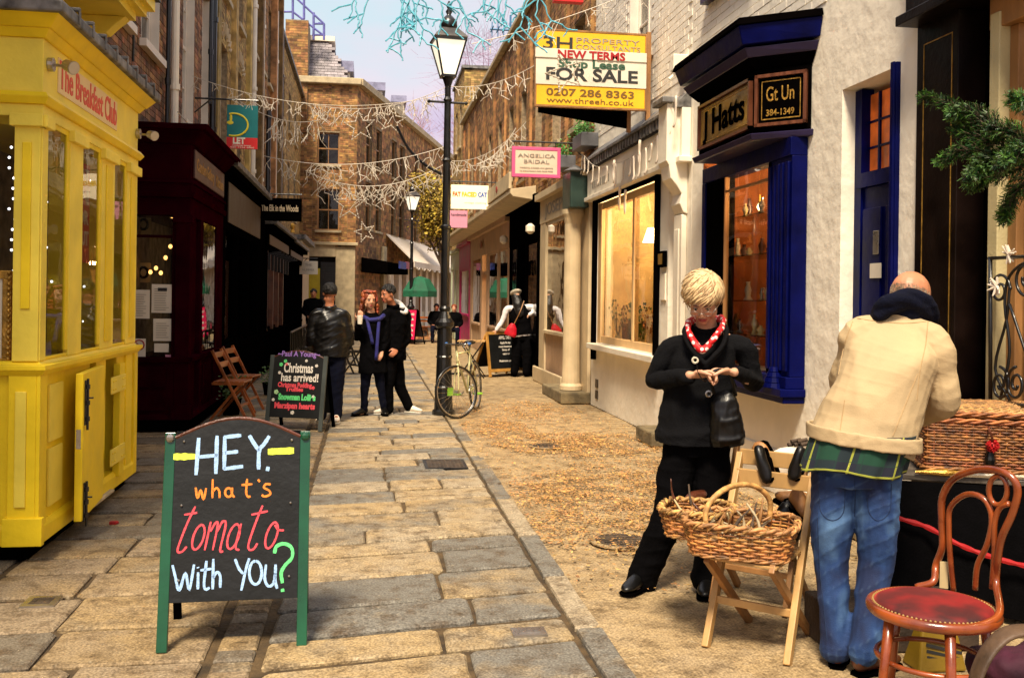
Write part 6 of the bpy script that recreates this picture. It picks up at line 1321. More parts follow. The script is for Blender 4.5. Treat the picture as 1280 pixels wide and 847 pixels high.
def basket(label, c, ax, ay, a, b, h_, m, rows=9, stakes=36, handle=True):
    t = thing('wicker_basket', label, 'basket', c); f = rrect(c, ax, ay, a, b, min(a, b) * .55); z0, z1 = c.z, c.z + h_
    wicker_wall('weave', f, z0, z1, rows, stakes, m, t)
    mb = MB()
    for k in range(stakes): s = k / stakes; p0, p1 = f(s, 0, 0), f(s, 0, 1); mb.tube([Vector((p0.x, p0.y, z0 - .005)), Vector((p1.x, p1.y, z1 + .008))], .0048, 5)
    mb.build('stake', m, t); mb = MB(); n_ = 90
    for ph in (0, math.pi): mb.tube([Vector((*f(k / n_, .010 * math.cos(ph + k * .8), 1).xy, z1 + .012 + .008 * math.sin(ph + k * .8))) for k in range(n_)], .0085, 6, closed=True)
    for ph in (0, math.pi): mb.tube([Vector((*f(k / n_, .006 * math.cos(ph + k * .8), 0).xy, z0 + .004 * math.sin(ph + k * .8))) for k in range(n_)], .006, 5, closed=True)
    mb.build('rim', wicker_t if m is wicker else m, t, smooth=True)
    mb = MB(); base = [f(k / 28, 0, 0) for k in range(28)]; mb.prism([Vector((p_.x, p_.y, z0)) for p_ in base], (0, 0, .006)); mb.build('base', m, t)
    mb = MB()
    for k in range(22):   # lashings over the rim
        s = k / 22; pts = [Vector((*f(s + .012 * math.sin(j), .014 * math.cos(j * 1.05), 1).xy, z1 + .010 + .016 * math.sin(j * 1.05))) for j in range(6)]; mb.tube(pts, .0042, 5, closed=True)
    mb.build('lashing', wicker_t, t, kind='stuff')
    if handle:
        mb = MB(); pA, pB = c + ay * -b + ax * -.13, c + ay * b + ax * .11; pts = smoothpath([pA + Vector((0, 0, h_ - .02)), pA + Vector((0, 0, h_ + .08)) + ay * .01, pA.lerp(pB, .22) + Vector((0, 0, h_ + .145)), pA.lerp(pB, .5) + Vector((0, 0, h_ + .165)), pA.lerp(pB, .78) + Vector((0, 0, h_ + .145)), pB + Vector((0, 0, h_ + .08)) - ay * .01, pB + Vector((0, 0, h_ - .02))], 5); mb.tube(pts, .0125, 8)
        for w in range(len(pts) * 3): s = w / (len(pts) * 3); 
        mb.build('handle', wicker_t, t, smooth=True)
    return t, f
rot = lambda v, d: Matrix.Rotation(rad(d), 3, 'Z') @ v
bx_, by_ = rot(ax, 14), rot(ay, 14)
cB = (fL + fR) / 2 + ay * .13 - ax * .09; cB.z = SZ + .02
cB = cB + ax * .05; bk, bfn = basket('honey coloured wicker basket with handle full of bits on the beech chair', cB, bx_, by_, .21, .155, .125, wicker, 9, 34)
cS = cB - ax * .25 + ay * .10 + Vector((0, 0, .025)); basket('smaller shallow wicker basket tucked behind the left end of the handled one', cS, bx_, by_, .13, .13, .105, wicker, 7, 26, False)
t = thing('basket_contents', 'jumble of antlers, tongs and wooden bits inside the wicker basket', 'bric-a-brac', cB)
r = random.Random(4)
for k in range(38):
    a = (cB if k < 28 else cS) + bx_ * r.uniform(-.15, .15) * (1 if k < 28 else .6) + by_ * r.uniform(-.1, .1) * (1 if k < 28 else .7) + Vector((0, 0, .05)); d = Vector((r.uniform(-.6, .6), r.uniform(-.6, .6), r.uniform(.2, 1))).normalized() * r.uniform(.09, .20)
    mb = MB(); mb.tube(smoothpath([a, a + d * .5 + Vector((r.uniform(-.02, .02), r.uniform(-.02, .02), .01)), a + d], 4), [lerp(.010, .003, i / 8) * r.uniform(.7, 1.4) for i in range(9)], 6); mb.build('stick', r.choice([wood_m, bark, stone, wicker_t, brown_l, paper_d]), t, smooth=True)
mb = MB()
for k in range(40): c_ = (cB if k < 28 else cS) + (bx_ * r.uniform(-.16, .16) + by_ * r.uniform(-.11, .11)) * (1 if k < 28 else .62) + Vector((0, 0, r.uniform(.04, .085))); q_ = Vector((r.uniform(-1, 1), r.uniform(-1, 1), r.uniform(-.3, .6))).normalized() * .03; mb.tube([c_ - q_, c_ + q_], r.uniform(.012, .02), 8)
mb.build('cork', mat('cork', (.40, .24, .10), .9, .4, 30, .3, 60, rnd=.3), t, kind='stuff')
# shoes hanging over the chair back, and behind
def shoe(label, heel, toe, m, up_=Vector((0, 0, 1)), w=.042, h_=.055, heelh=.0, cat='shoe', nm='shoe', sole=None, par=None):
    """low shoe from heel point to toe point"""
    t = par or thing(nm, label, cat, heel); heel = Vector(heel); toe = Vector(toe); d = (toe - heel); L_ = d.length; d.normalize(); s = d.cross(up_).normalized(); u = s.cross(d)
    pts = [heel + d * L_ * f_ + u * z_ for f_, z_ in ((-.02, h_ * .5), (.03, h_ * .55), (.22, h_ * .55), (.42, h_ * .48), (.62, h_ * .36), (.82, h_ * .27), (.96, h_ * .24), (1.02, h_ * .2))]
    ra = [w * .45, w * .72, w * .78, w * .78, w * .98, w * .95, w * .62, w * .2]; rb = [h_ * .3, h_ * .55, h_ * .56, h_ * .5, h_ * .38, h_ * .28, h_ * .2, h_ * .08]
    mb = MB(); mb.tube(pts, ra, 14, side=s, rb=rb); up = mb.build('upper', m, t, smooth=True, sub=1)
    so = MB(); n_ = 16; poly = []
    for i in range(n_):
        f_ = i / (n_ - 1); wd = w * (.72 + .3 * math.sin(f_ * 3.0) * (1 if f_ > .3 else .4)); wd *= (1 if .04 < f_ < .94 else .6); poly.append((f_, wd))
    so.prism([heel + d * L_ * f_ + s * wd * 1.04 - u * .0 for f_, wd in poly] + [heel + d * L_ * f_ - s * wd * 1.04 for f_, wd in reversed(poly)], u * -.012); so.build('sole', sole or blackp, t)
    hb_ = MB(); hb_.prism([heel + d * L_ * f_ + s * wd for f_, wd in ((0, w * .6), (.24, w * .72))] + [heel + d * L_ * f_ - s * wd for f_, wd in ((.24, w * .72), (0, w * .6))], u * -(.022 + heelh)); hb_.build('heel', sole or blackp, t)
    return t
sc = lambda px, py, k: pl(px, py, FLc + ay * k, ay)
shoe('black patent shoe hanging toe down on the left of the beech chair back', sc(952, 560, .50), sc(961, 603, .44), leather_b, up_=-ay, w=.035, h_=.06)
shoe('black patent shoe hanging toe down at the right of the beech chair back', sc(1004, 562, .50), sc(991, 600, .44), leather_b, up_=-ay, w=.035, h_=.06)
shoe('brown suede shoe standing upright behind the chair back', sc(968, 600, .62), sc(948, 552, .62), tan_l, up_=-ay, w=.05, h_=.09)
shoe('tan leather shoe lying behind the wicker basket', sc(1004, 640, .7), sc(968, 622, .7), tan_l, w=.045, h_=.09)
shoe('orange brown shoe on its side right of the basket', sc(984, 622, .62), sc(1008, 650, .6), tan_l, w=.045, h_=.08)
shoe('pair shoe in brown leather leaning left behind the basket', sc(862, 640, .35), sc(880, 618, .5), brown_l, w=.04, h_=.08)
t = MB(); c = sc(975, 575, .85); t.ell(c + Vector((.05, .0, -.02)), .13, .05, .09, 14); t.ell(sc(1000, 640, .8), .12, .06, .14, 12); tag(t.build('white_cloth', cream_c, smooth=True), 'bundle of white cloth behind the beech chair back', 'cloth')
t = MB(); c = sc(985, 655, .6); t.ell(c, .07, .05, .12, 12); t.ell(sc(968, 665, .66), .08, .06, .10, 12); tag(t.build('dark_bag', leather_b, smooth=True), 'dark bag squeezed between the basket and the jeans', 'bag')
mb = MB(); 
for k in range(5): a = sc(985 + k * 4, 556 - k % 2 * 4, .75); mb.tube([a, a + Vector((.05, 0, .01))], .012, 6)
tag(mb.build('driftwood', bark), 'gnarled dark twig ornament on the white cloth', 'ornament')
# ------------------------------------------------------------------ table, hamper
tb_ = thing('market_table', 'dark cloth covered stall table under the wicker hamper', 'table', (2.9, 4.3, 0))
hc = [Vector(v) for v in ((2.36, 3.95, 0), (3.18, 3.60, 0))]
tx = (hc[1] - hc[0]).normalized(); ty = Vector((-tx.y, tx.x, 0)); TZ = .70
T0 = atZ(1148, 592, TZ)
def tp(u, v, z): return T0 + tx * u + ty * v + Vector((0, 0, z - TZ))
mb = MB(); mb.hexa([tp(-.12, -.02, TZ - .03), tp(1.5, -.02, TZ - .03), tp(1.5, .75, TZ - .03), tp(-.12, .75, TZ - .03), tp(-.12, -.02, TZ), tp(1.5, -.02, TZ), tp(1.5, .75, TZ), tp(-.12, .75, TZ)]); mb.build('tabletop', mat('weathered_tray', (.10, .08, .06), .5, .5, 8, .2), tb_, bevel=.005)
mb = MB(); n_ = 60; vs = []; fs = []
for j in range(8):
    z = lerp(TZ - .032, .02, j / 7)
    for i in range(n_): u = lerp(-.14, 1.52, i / (n_ - 1)); v = -.03 - .035 * (j / 7) * (math.sin(i * .55) + .5 * math.sin(i * 1.3)); vs.append(tp(u, v, z))
for j in range(7):
    for i in range(n_ - 1): fs.append((j * n_ + i, j * n_ + i + 1, (j + 1) * n_ + i + 1, (j + 1) * n_ + i))
mb.add(vs, fs); vs2 = []
for j in range(8):
    for i in range(20): v = lerp(-.03, .75, i / 19); vs2.append(tp(-.14 - .03 * (j / 7) * math.sin(i * .9), v, lerp(TZ - .032, .02, j / 7)))
mb.add(vs2, [(j * 20 + i, j * 20 + i + 1, (j + 1) * 20 + i + 1, (j + 1) * 20 + i) for j in range(7) for i in range(19)]); mb.build('tablecloth', dark_c, tb_, smooth=True)
mb = MB(); q = [(1086, 637), (1130, 650), (1160, 660), (1192, 678), (1225, 692), (1262, 703), (1300, 712)]; pts = smoothpath([pl(a, b, tp(0, -.075, 0), ty) + Vector((0, 0, R.uniform(-.006, .006))) for a, b in q], 5); mb.tube(pts, [.006 * (.7 + .6 * abs(math.sin(i * .7))) for i in range(len(pts))], 6, side=ty, rb=[.013 * (.7 + .5 * abs(math.cos(i * .9))) for i in range(len(pts))]); tag(mb.build('ribbon', red_i), 'crumpled red ribbon swagged across the dark table cloth', 'ribbon')
def hamper():
    t = thing('wicker_hamper', 'large brown wicker hamper with pale lid and red pompom clasp', 'hamper', tp(.5, .3, TZ)); L_, D_, Hh_ = 1.05, .42, .24
    cH = tp(.03 + L_ / 2, .02 + D_ / 2, TZ + .03); f = rrect(cH, tx, ty, L_ / 2, D_ / 2, .03)
    def g_(s, off=0, t_=0): return f(s, off, t_, 0.0)
    wicker_wall('weave', g_, cH.z, cH.z + Hh_, 17, 96, wicker_d, t, .0062, per=4)
    mb = MB()
    for k in range(96): p_ = g_(k / 96); mb.tube([Vector((p_.x, p_.y, cH.z - .01)), Vector((p_.x, p_.y, cH.z + Hh_))], .0045, 5)
    mb.build('stake', wicker_d, t)
    zl = cH.z + Hh_ + .006; mb = MB(); n_ = 140
    for ph in (0, math.pi):
        for zz in (zl - .004, zl + .03, cH.z - .004): mb.tube([Vector((*g_(k / n_, .008 * math.cos(ph + k * .9) + .006).xy, zz + .008 * math.sin(ph + k * .9))) for k in range(n_)], .0075, 5, closed=True)
    mb.build('border', mat('mid_willow', (.38, .14, .035), .55, .4, 30, .2, 80, rnd=.35), t, smooth=True)
    mb = MB(); M_ = 26                                # lid woven across, gently domed
    for j in range(M_):
        v = lerp(-D_ / 2, D_ / 2, (j + .5) / M_); pts = []
        for k in range(73): u = lerp(-L_ / 2, L_ / 2, k / 72); pts.append(cH + tx * u + ty * v + Vector((0, 0, Hh_ + .045 + .035 * (1 - (2 * v / D_) ** 2) * (1 - (2 * u / L_) ** 4) + .006 * math.cos(math.pi * k / 1.5 + math.pi * (j % 2)))))
        mb.tube(pts, .0085, 5)
    mb.build('lid_weave', wicker_t, t, smooth=True)
    mb = MB()
    for k in range(49): u = lerp(-L_ / 2, L_ / 2, k / 48); mb.tube([cH + tx * u + ty * v * D_ / 2 + Vector((0, 0, Hh_ + .043 + .035 * (1 - v * v) * (1 - (2 * u / L_) ** 4))) for v in (-1, -.6, -.2, .2, .6, 1)], .005, 5)
    mb.prism([cH + tx * a * L_ * .49 + ty * b * D_ * .49 + Vector((0, 0, Hh_ + .02)) for a, b in ((-1, -1), (1, -1), (1, 1), (-1, 1))], (0, 0, .006)); mb.build('lid_stake', wicker, t)
    c = pl(1236, 556, tp(0, -.0, 0), ty); 
    mb = MB(); mb.tube(smoothpath([c + Vector((0, 0, .09)), c + Vector((-.02, -.03, .08)), c + Vector((-.005, -.035, .03)), c], 4), .006, 6); mb.build('strap', brown_l, t)
    mb = MB(); r = random.Random(3)
    for k in range(130):
        d = Vector((r.gauss(0, 1), r.gauss(0, 1), r.gauss(0, 1))).normalized(); mb.tube([c + Vector((0, -.03, 0)), c + Vector((0, -.03, 0)) + d * r.uniform(.026, .034)], [.004, .0045], 4)
    mb.build('pompom', red_i, t); mb = MB(); mb.lathe(c + Vector((0, -.01, -.1)), [(.02, 0), (.026, .03), (.012, .08)], 10); mb.build('tassel', leather_b, t)
hamper()
t = thing('serving_tray', 'tarnished metal tray edge peeping from below the hamper', 'tray', tp(.3, 0, TZ)); mb = MB(); mb.tube([tp(u, -.02 - .01 * math.sin(u * 9), TZ + .012) for u in [i * .06 for i in range(20)]], .012, 6); mb.build('rim', chrome, t); mb = MB(); mb.tube([tp(-.02, -.03, TZ + .015), tp(.12, -.04, TZ + .02), tp(.2, -.02, TZ + .018)], [.008, .018, .008], 8); mb.build('spoon', gold, t)
# ------------------------------------------------------------------ bentwood chair
def bentwood():
    Z = .455; sc_ = atZ(1166, 757, Z); t = thing('bentwood_chair', 'bentwood chair with round red velvet seat and brass studs', 'chair', (sc_.x, sc_.y, 0)); bw_ = mat('bentwood_polish', (.26, .055, .010), .28, .35, 7, .06, 40, coat=.5, col2=(.09, .014, .004))
    r_ = .215
    mb = MB(); ring_ = lambda rr_, z: [Vector((sc_.x + rr_ * math.cos(a), sc_.y + rr_ * math.sin(a), z)) for a in [i * math.pi / 24 for i in range(48)]]
    mb.tube(ring_(r_, Z - .012), .020, 10, closed=True, side=(0, 0, 1), rb=.016); mb.build('seat_ring', bw_, t, smooth=True)
    mb = MB(); mb.lathe((sc_.x, sc_.y, 0), [(.0, Z - .02), (.195, Z - .02), (.2, Z + .006), (.185, Z + .016), (.13, Z + .028), (.06, Z + .033), (.005, Z + .034)], 40); mb.build('cushion', velvet_m, t, smooth=True)
    mb = MB()
    for k in range(84): a = k * 2 * math.pi / 84; mb.ell((sc_.x + .204 * math.cos(a), sc_.y + .204 * math.sin(a), Z + .006), .0042, .0042, .004, 6)
    mb.build('studs', mat('brass_stud', (.75, .50, .18), .3, .1, 5, 0, metal=.7), t)
    view = Vector((sc_.x, sc_.y, 0)).normalized(); right = Vector((view.y, -view.x, 0))
    for (a, b, m_) in ((-.14, -.13, bw_), (.055, -.19, bw_), (-.12, .16, bw_), (.17, .10, bw_)):
        tp_ = sc_ + right * a + view * b; foot = sc_ + right * a * 1.25 + view * b * 1.25; mb = MB(); mb.tube([Vector((foot.x, foot.y, 0)), Vector((foot.x, foot.y, 0)).lerp(Vector((tp_.x, tp_.y, Z)), .5), Vector((tp_.x, tp_.y, Z - .02))], [.012, .0165, .019], 12); mb.build('leg', bw_, t, smooth=True)
    mb = MB(); mb.tube(ring_(.19, .27), .010, 8, closed=True); mb.build('leg_ring', bw_, t, smooth=True)
    # back: a plane behind the seat, its loops followed in space
    pB = sc_ + right * .19 + view * .13; nB = (view * .8 + right * .6).normalized(); nB = (nB + Vector((0, 0, .16))).normalized()
    def bp(px, py, k=0): q = pl(px, py, pB, nB); return q
    def loop(nm, pts, r0, k=6): mb = MB(); P_ = smoothpath([bp(*q) if not isinstance(q, Vector) else q for q in pts], k); mb.tube(P_, r0, 10); return mb.build(nm, bw_, t, smooth=True)
    f1_ = sc_ + right * -.06 + view * .205 + Vector((0, 0, .005)); f2_ = sc_ + right * .07 - view * .205 + Vector((0, 0, -.012))
    loop('back_bow', [f1_, f1_ + right * .06 + view * -.002 + Vector((0, 0, .03)), (1170, 706), (1178, 682), (1177, 650), (1178, 622), (1190, 600), (1212, 589), (1238, 586), (1262, 594), (1272, 612), (1266, 640), (1252, 672), (1247, 700), (1245, 728), sc_ + right * .215 + view * -.03 + Vector((0, 0, .02)), sc_ + right * .17 - view * .125, f2_], .0135)
    loop('back_loop', [(1192, 738), (1188, 700), (1186, 660), (1188, 634), (1204, 619), (1220, 618), (1234, 628), (1240, 650), (1234, 680), (1222, 706), (1219, 736)], .0105)
    loop('back_arch', [(1240, 735), (1243, 690), (1243, 655), (1250, 634), (1262, 629)], .0105)
    mb = MB(); P_ = smoothpath([bp(*q) for q in arc(1247.5, 612.5, 11.5, 18, 0, 330, 0, 11)], 3, True); mb.tube(P_, .0095, 8, closed=True); mb.build('back_ring', bw_, t, smooth=True)
    mb = MB(); c = bp(1180, 718); mb.beam(c + Vector((0, 0, .05)), c - Vector((0, 0, .05)), .03, .012, right); mb.build('price_tag', paper_d, t)
bentwood()
# odds and ends at the lower right corner
t = MB(); q = [(1215, 870), (1222, 840), (1236, 812), (1258, 792), (1285, 787), (1310, 792)]; pts = smoothpath([atY(a, b, 2.75) for a, b in q], 5); t.tube(pts, .045, 12, side=(.3, 1, 0), rb=.014); tag(t.build('chair_arm', mat('grey_brown_wood', (.09, .05, .025), .6, .4, 9, .3, 30), smooth=True), 'worn curved wooden chair arm cut by the lower right corner', 'chair arm')
def cloth_heap(label, cat, pts, m, nm, sd):
    r = random.Random(sd); mb = MB()
    for (x, y, z, s) in pts:
        mb.ell((x, y, z), s * 1.3, s, s * .8, 14)
    o = mb.build(nm, m, smooth=True); d = o.modifiers.new('d', 'DISPLACE'); tx_ = bpy.data.textures.new('c', 'CLOUDS'); tx_.noise_scale = .09; d.texture = tx_; d.strength = .05; s = o.modifiers.new('s', 'SUBSURF'); o.modifiers.move(1, 0); return tag(o, label, cat)
mg = mat('magenta_cloth', (.04, .001, .013), .85, .3, 8, .2)  # cloth colour darkened, the shadow it lies in is put into it
a = atY(1262, 825, 3.0); b = atY(1225, 800, 3.3); cloth_heap('crumpled magenta cloth behind the worn chair arm', 'cloth', [(a.x + .03, 3.0, a.z - .03, .10), (a.x + .14, 3.0, a.z - .03, .11), (b.x + .05, 3.3, b.z - .09, .08), (a.x, 3.0, .10, .14)], mg, 'magenta_cloth', 1)
a = atY(1172, 800, 3.75); t = thing('carrier_bag', 'yellow and striped carrier bag under the bentwood chair', 'bag', (a.x, 3.75, 0)); mb = MB(); mb.hexa([Vector((a.x - .10, 3.72, .0)), Vector((a.x + .12, 3.72, .0)), Vector((a.x + .12, 3.86, 0)), Vector((a.x - .10, 3.86, 0)), Vector((a.x - .07, 3.75, .20)), Vector((a.x + .08, 3.76, .23)), Vector((a.x + .09, 3.8, .21)), Vector((a.x - .07, 3.8, .20))]); mb.build('bag', mat('bag_yellow', (.22, .13, .006), .5, .1, 5, .1), t, bevel=.01); mb = MB()  # bag yellow darkened to carry the shade under the chair
for k in range(4): mb.beam((a.x - .06, 3.735 + .0, .14 - k * .025), (a.x + .10, 3.735, .10 - k * .025), .012, .01, (0, 0, 1))
mb.build('stripes', ink, t)
mb = MB(); mb.box(2.05, 2.75, 3.95, 4.25, 0, .20); tag(mb.build('wooden_crate', mat('dark_crate', (.05, .03, .018), .7, .4, 5, .3), bevel=.01), 'low dark wooden crate on the ground under the stall table', 'crate')
# ------------------------------------------------------------------ fir branch top right
def fir_branch(label, pts_px, X, r, sprays):
    t = thing('fir_branch', label, 'fir branch', (X, 4.6, 2)); rr_ = random.Random(r); wood = MB(); nd = MB(); nl = MB()
    for (line, dp, tip) in pts_px:
        P_ = smoothpath([atX(a, b, X - dp * i / len(line)) for i, (a, b) in enumerate(line)], 7); wood.tube(P_, [lerp(.008, .002, i / len(P_)) for i in range(len(P_))], 5); L_ = len(P_)
        for i in range(2, L_):
            d = (P_[min(i + 1, L_ - 1)] - P_[i - 1]).normalized()
            for k in range(5):          # side twigs
                a = rr_.uniform(0, 6.28); o_ = d.orthogonal().normalized(); o_ = Matrix.Rotation(a, 3, d) @ o_; q = P_[i]; tl = lerp(.085, .035, i / L_); dd = (d * .8 + o_ * .8 + Vector((0, 0, -.1))).normalized()
                wood.tube([q, q + dd * tl], [.003, .0015], 4)
                for s in range(16):
                    b_ = q + dd * tl * s / 15; oo = Matrix.Rotation(rr_.uniform(0, 6.28), 3, dd) @ dd.orthogonal().normalized(); e_ = b_ + (dd * .6 + oo * .75).normalized() * rr_.uniform(.018, .028); sd = dd.cross(oo).normalized() * .0024; (nl if s > 10 and k != 1 else nd).add([b_ - sd, b_ + sd, e_ + sd * .6, e_ - sd * .6], [(0, 1, 2, 3)])
            for s in range(10):
                oo = Matrix.Rotation(rr_.uniform(0, 6.28), 3, d) @ d.orthogonal().normalized(); b_ = P_[i] + d * rr_.uniform(-.01, .01); e_ = b_ + (d * .6 + oo).normalized() * .022; sd = d.cross(oo).normalized() * .0017; nd.add([b_ - sd, b_ + sd, e_ + sd * .6, e_ - sd * .6], [(0, 1, 2, 3)])
    q = atX(1330, 190, X); wood.tube(smoothpath([atX(1262, 180, X - .03), q, q + Vector((.12, -.12, .02)), Vector((3.29, q.y - .25, q.z + .12))], 5), .013, 7); wood.tube([atX(1330, 150, X), q], .01, 6)
    wood.build('branch', bark, t); nd.build('needles', fir, t, kind='stuff'); nl.build('young_needles', fir_l, t, kind='stuff')
lines = [([(1330, 190), (1270, 172), (1220, 150), (1185, 130), (1157, 122)], .25, 1), ([(1330, 190), (1262, 182), (1225, 172), (1195, 160)], .2, 1), ([(1290, 185), (1240, 190), (1205, 188), (1178, 200)], .3, 1), ([(1300, 200), (1262, 215), (1235, 220), (1215, 232)], .2, 1), ([(1300, 215), (1275, 235), (1262, 255), (1256, 272)], .1, 1), ([(1320, 150), (1290, 132), (1268, 124)], .3, 1), ([(1310, 195), (1285, 190), (1262, 196), (1250, 208)], .35, 1), ([(1255, 165), (1232, 150), (1210, 140), (1192, 142)], .25, 1), ([(1265, 185), (1238, 205), (1222, 212), (1212, 222)], .3, 1), ([(1285, 180), (1262, 165), (1240, 162)], .2, 1), ([(1275, 205), (1250, 200), (1228, 202)], .2, 1)]
fir_branch('bushy green fir branch reaching in from the right over the dark shopfront', lines, 2.95, 2, 0)
# bunting of white stockings on the white fascia
bt = thing('bunting', 'string of white stockings hanging across the white shop fascia', 'bunting', (3.1, 12, 3.3))
cord = smoothpath([atX(728, 192, 3.12), atX(745, 208, 3.12), atX(775, 203, 3.12), atX(800, 190, 3.12), atX(822, 170, 3.1), atX(845, 120, 3.1)], 6); mb = MB(); mb.tube(cord, .004, 4); mb.build('cord', led, bt)
rr_ = random.Random(6)
for k in range(17):
    i = int(lerp(0, len(cord) - 1, k / 16)); q = cord[i]; L_ = rr_.uniform(.18, .32); s = rr_.uniform(-.06, .06)
    pts = [q, q + Vector((0, s * .3, -L_ * .4)), q + Vector((0, s, -L_ * .8)), q + Vector((-.01, s + .03, -L_))]; mb = MB(); mb.tube(smoothpath(pts, 3), [.018 + .008 * math.sin(j) for j in range(10)], 8, side=(0, 1, 0), rb=.011); mb.build('stocking', cream_c, bt, smooth=True)
for k, (px, py) in enumerate(((768, 225), (775, 258), (782, 262), (800, 200))):
    q = atX(px, py - 25, 3.14); mb = MB(); mb.tube(smoothpath([q, q + Vector((0, .02, -.14)), q + Vector((-.01, -.02, -.3))], 3), [.014, .02, .017, .013, .02, .016, .01], 8); mb.build('stocking', cream_c, bt, smooth=True)
mb = MB(); a = atX(848, 60, 3.2); mb.box(3.13, 3.3, a.y - .06, a.y + .06, 3.95, 4.12); mb.beam((3.2, a.y, 3.95), (3.1, a.y, 3.86), .03, .03, (0, 1, 0)); tag(mb.build('alarm_box', white_p, bevel=.01), 'white alarm box with bracket on the white wall near the blue cornice', 'alarm box')
# flower boxes by the bridal sign
for (px, py, Y_, lab) in ((734, 178, 14.6, 'grey window box with green plants right of the bridal sign'), (708, 205, 16.6, 'second grey window box farther along behind the bridal sign')):
    a = atX(px, py, 3.2); t = thing('window_box', lab, 'planter', (3.2, a.y, a.z)); mb = MB(); mb.box(3.04, 3.3, a.y - .3, a.y + .3, a.z - .1, a.z + .1); mb.build('box', mat('zinc_grey', (.12, .12, .13), .5, .2, 5), t, bevel=.01)
    mb = MB(); r = random.Random(7)
    for k in range(260):
        c = Vector((3.15 + r.uniform(-.12, .1), a.y + r.uniform(-.3, .3), a.z + .1 + abs(r.gauss(0, .12)))); d = Vector((r.uniform(-1, 1), r.uniform(-1, 1), r.uniform(-.2, 1))).normalized() * .05; s_ = d.orthogonal().normalized() * .018; mb.add([c, c + d * .5 + s_, c + d, c + d * .5 - s_], [(0, 1, 2, 3)])
    mb.build('leaves', mat('fresh_leaf', (.06, .20, .03), .6, .3, 8, 0, rnd=.4), t)
# ------------------------------------------------------------------ people: every figure one continuous skin, clothes as parts over it
def folds(v, n, amp, fr, seed):
    # soft cloth creases: narrow ridges running mostly across the body, each fading in and out along its length
    r = np.random.RandomState(seed); d = np.zeros(len(v)); w = v + .05 * np.sin(v[:, [1, 2, 0]] * 7 + seed) + .015 * np.sin(v[:, [2, 0, 1]] * 19 + 2 * seed)
    for k in range(6):
        q = r.normal(size=3) * np.array([.55, .55, 1.0]); q /= np.linalg.norm(q); f = fr * r.uniform(.6, 1.5); s = np.sin(w @ q * f + r.uniform(0, 6)); p = r.normal(size=3); p /= np.linalg.norm(p)
        m = np.clip(.5 + 1.1 * np.sin(w @ p * r.uniform(5, 11) + r.uniform(0, 6)), 0, 1); d += m * (np.exp(-s * s * 5) - .35)
    return v + n * (amp * d * .8)[:, None]
def remesh(mb, vox, name, m, parent, it=6, fold=None, seed=1, fac=.5):
    me = bpy.data.meshes.new(name); me.from_pydata(mb.v, [], mb.f); bm = bmesh.new(); bm.from_mesh(me); bmesh.ops.recalc_face_normals(bm, faces=bm.faces); bm.to_mesh(me); bm.free()
    o = bpy.data.objects.new(name, me); tmp.objects.link(o)
    a = o.modifiers.new('r', 'REMESH'); a.mode = 'VOXEL'; a.voxel_size = vox; a.adaptivity = 0
    s = o.modifiers.new('s', 'SMOOTH'); s.factor = fac; s.iterations = it
    TVL.update(); dg = TVL.depsgraph; e = o.evaluated_get(dg); m2 = bpy.data.meshes.new_from_object(e, depsgraph=dg); bpy.data.objects.remove(o)
    nv = len(m2.vertices); v = np.empty(nv * 3); m2.vertices.foreach_get('co', v); v = v.reshape(-1, 3)
    if fold:
        n = np.empty(nv * 3); m2.vertices.foreach_get('normal', n); n = n.reshape(-1, 3)
        for (amp, fr) in fold: v = folds(v, n, amp, fr, seed); seed += 5
    A = np.array(WM[parent].inverted()); v = v @ A[:3, :3].T + A[:3, 3]; m2.vertices.foreach_set('co', v.ravel()); m2.materials.clear(); m2.materials.append(m)
    m2.polygons.foreach_set('use_smooth', [True] * len(m2.polygons)); m2.update()
    q = bpy.data.objects.new(name, m2); C.objects.link(q); q.parent = parent; WM[q] = WM[parent]; return q
tsc = bpy.data.scenes.new('tmp'); tmp = tsc.collection; TVL = tsc.view_layers[0]
def limb(mb, pts, r, rb=None, side=None, n=14, k=4):
    """tapering limb through joints: smooth loft with round ends"""
    P_ = smoothpath(pts, k); m = len(pts); rr_ = [lerp(r[min(int(i / k), m - 2)], r[min(int(i / k) + 1, m - 1)], (i / k) - min(int(i / k), m - 2)) for i in range(len(P_))]
    rb2 = None
    if rb: rb2 = [lerp(rb[min(int(i / k), m - 2)], rb[min(int(i / k) + 1, m - 1)], (i / k) - min(int(i / k), m - 2)) for i in range(len(P_))]
    mb.tube(P_, rr_, n, side=side, rb=rb2)
    if not rb:
        mb.ell(P_[0], rr_[0], rr_[0], rr_[0], 12); mb.ell(P_[-1], rr_[-1], rr_[-1], rr_[-1], 12)
def MX(a, b, c): return Matrix((a, b, c)).transposed()
def head_mesh(mb, c, Rr, Fw, U, s=1.0, fem=False):
    M_ = MX(Rr, Fw, U); e = lambda x, y, z, rx, ry, rz, n=16: mb.ell(c + Rr * x * s + Fw * y * s + U * z * s, rx * s, ry * s, rz * s, n, M_)
    e(0, -.008, .025, .076, .094, .090, 20); e(0, .030, -.02, .064, .062, .085, 20); e(0, .052, -.080, .036, .036, .034); e(0, .070, -.103, .022, .018, .016)
    for q in (-1, 1): e(q * .036, .056, -.040, .026, .024, .030); e(q * .030, .078, .018, .024, .011, .009, 10); e(q * .077, -.004, -.012, .008, .018, .030, 10); e(q * .011, .098, -.040, .009, .009, .007, 8); e(q * .05, .02, -.075, .018, .04, .028)
    mb.tube([c + Fw * .082 * s + U * .016 * s, c + Fw * .097 * s - U * .012 * s, c + Fw * .108 * s - U * .036 * s], [.008 * s, .009 * s, .012 * s], 8)
    e(0, .087, -.066, .022, .009, .006, 10); e(0, .083, -.078, .018, .010, .007, 10)
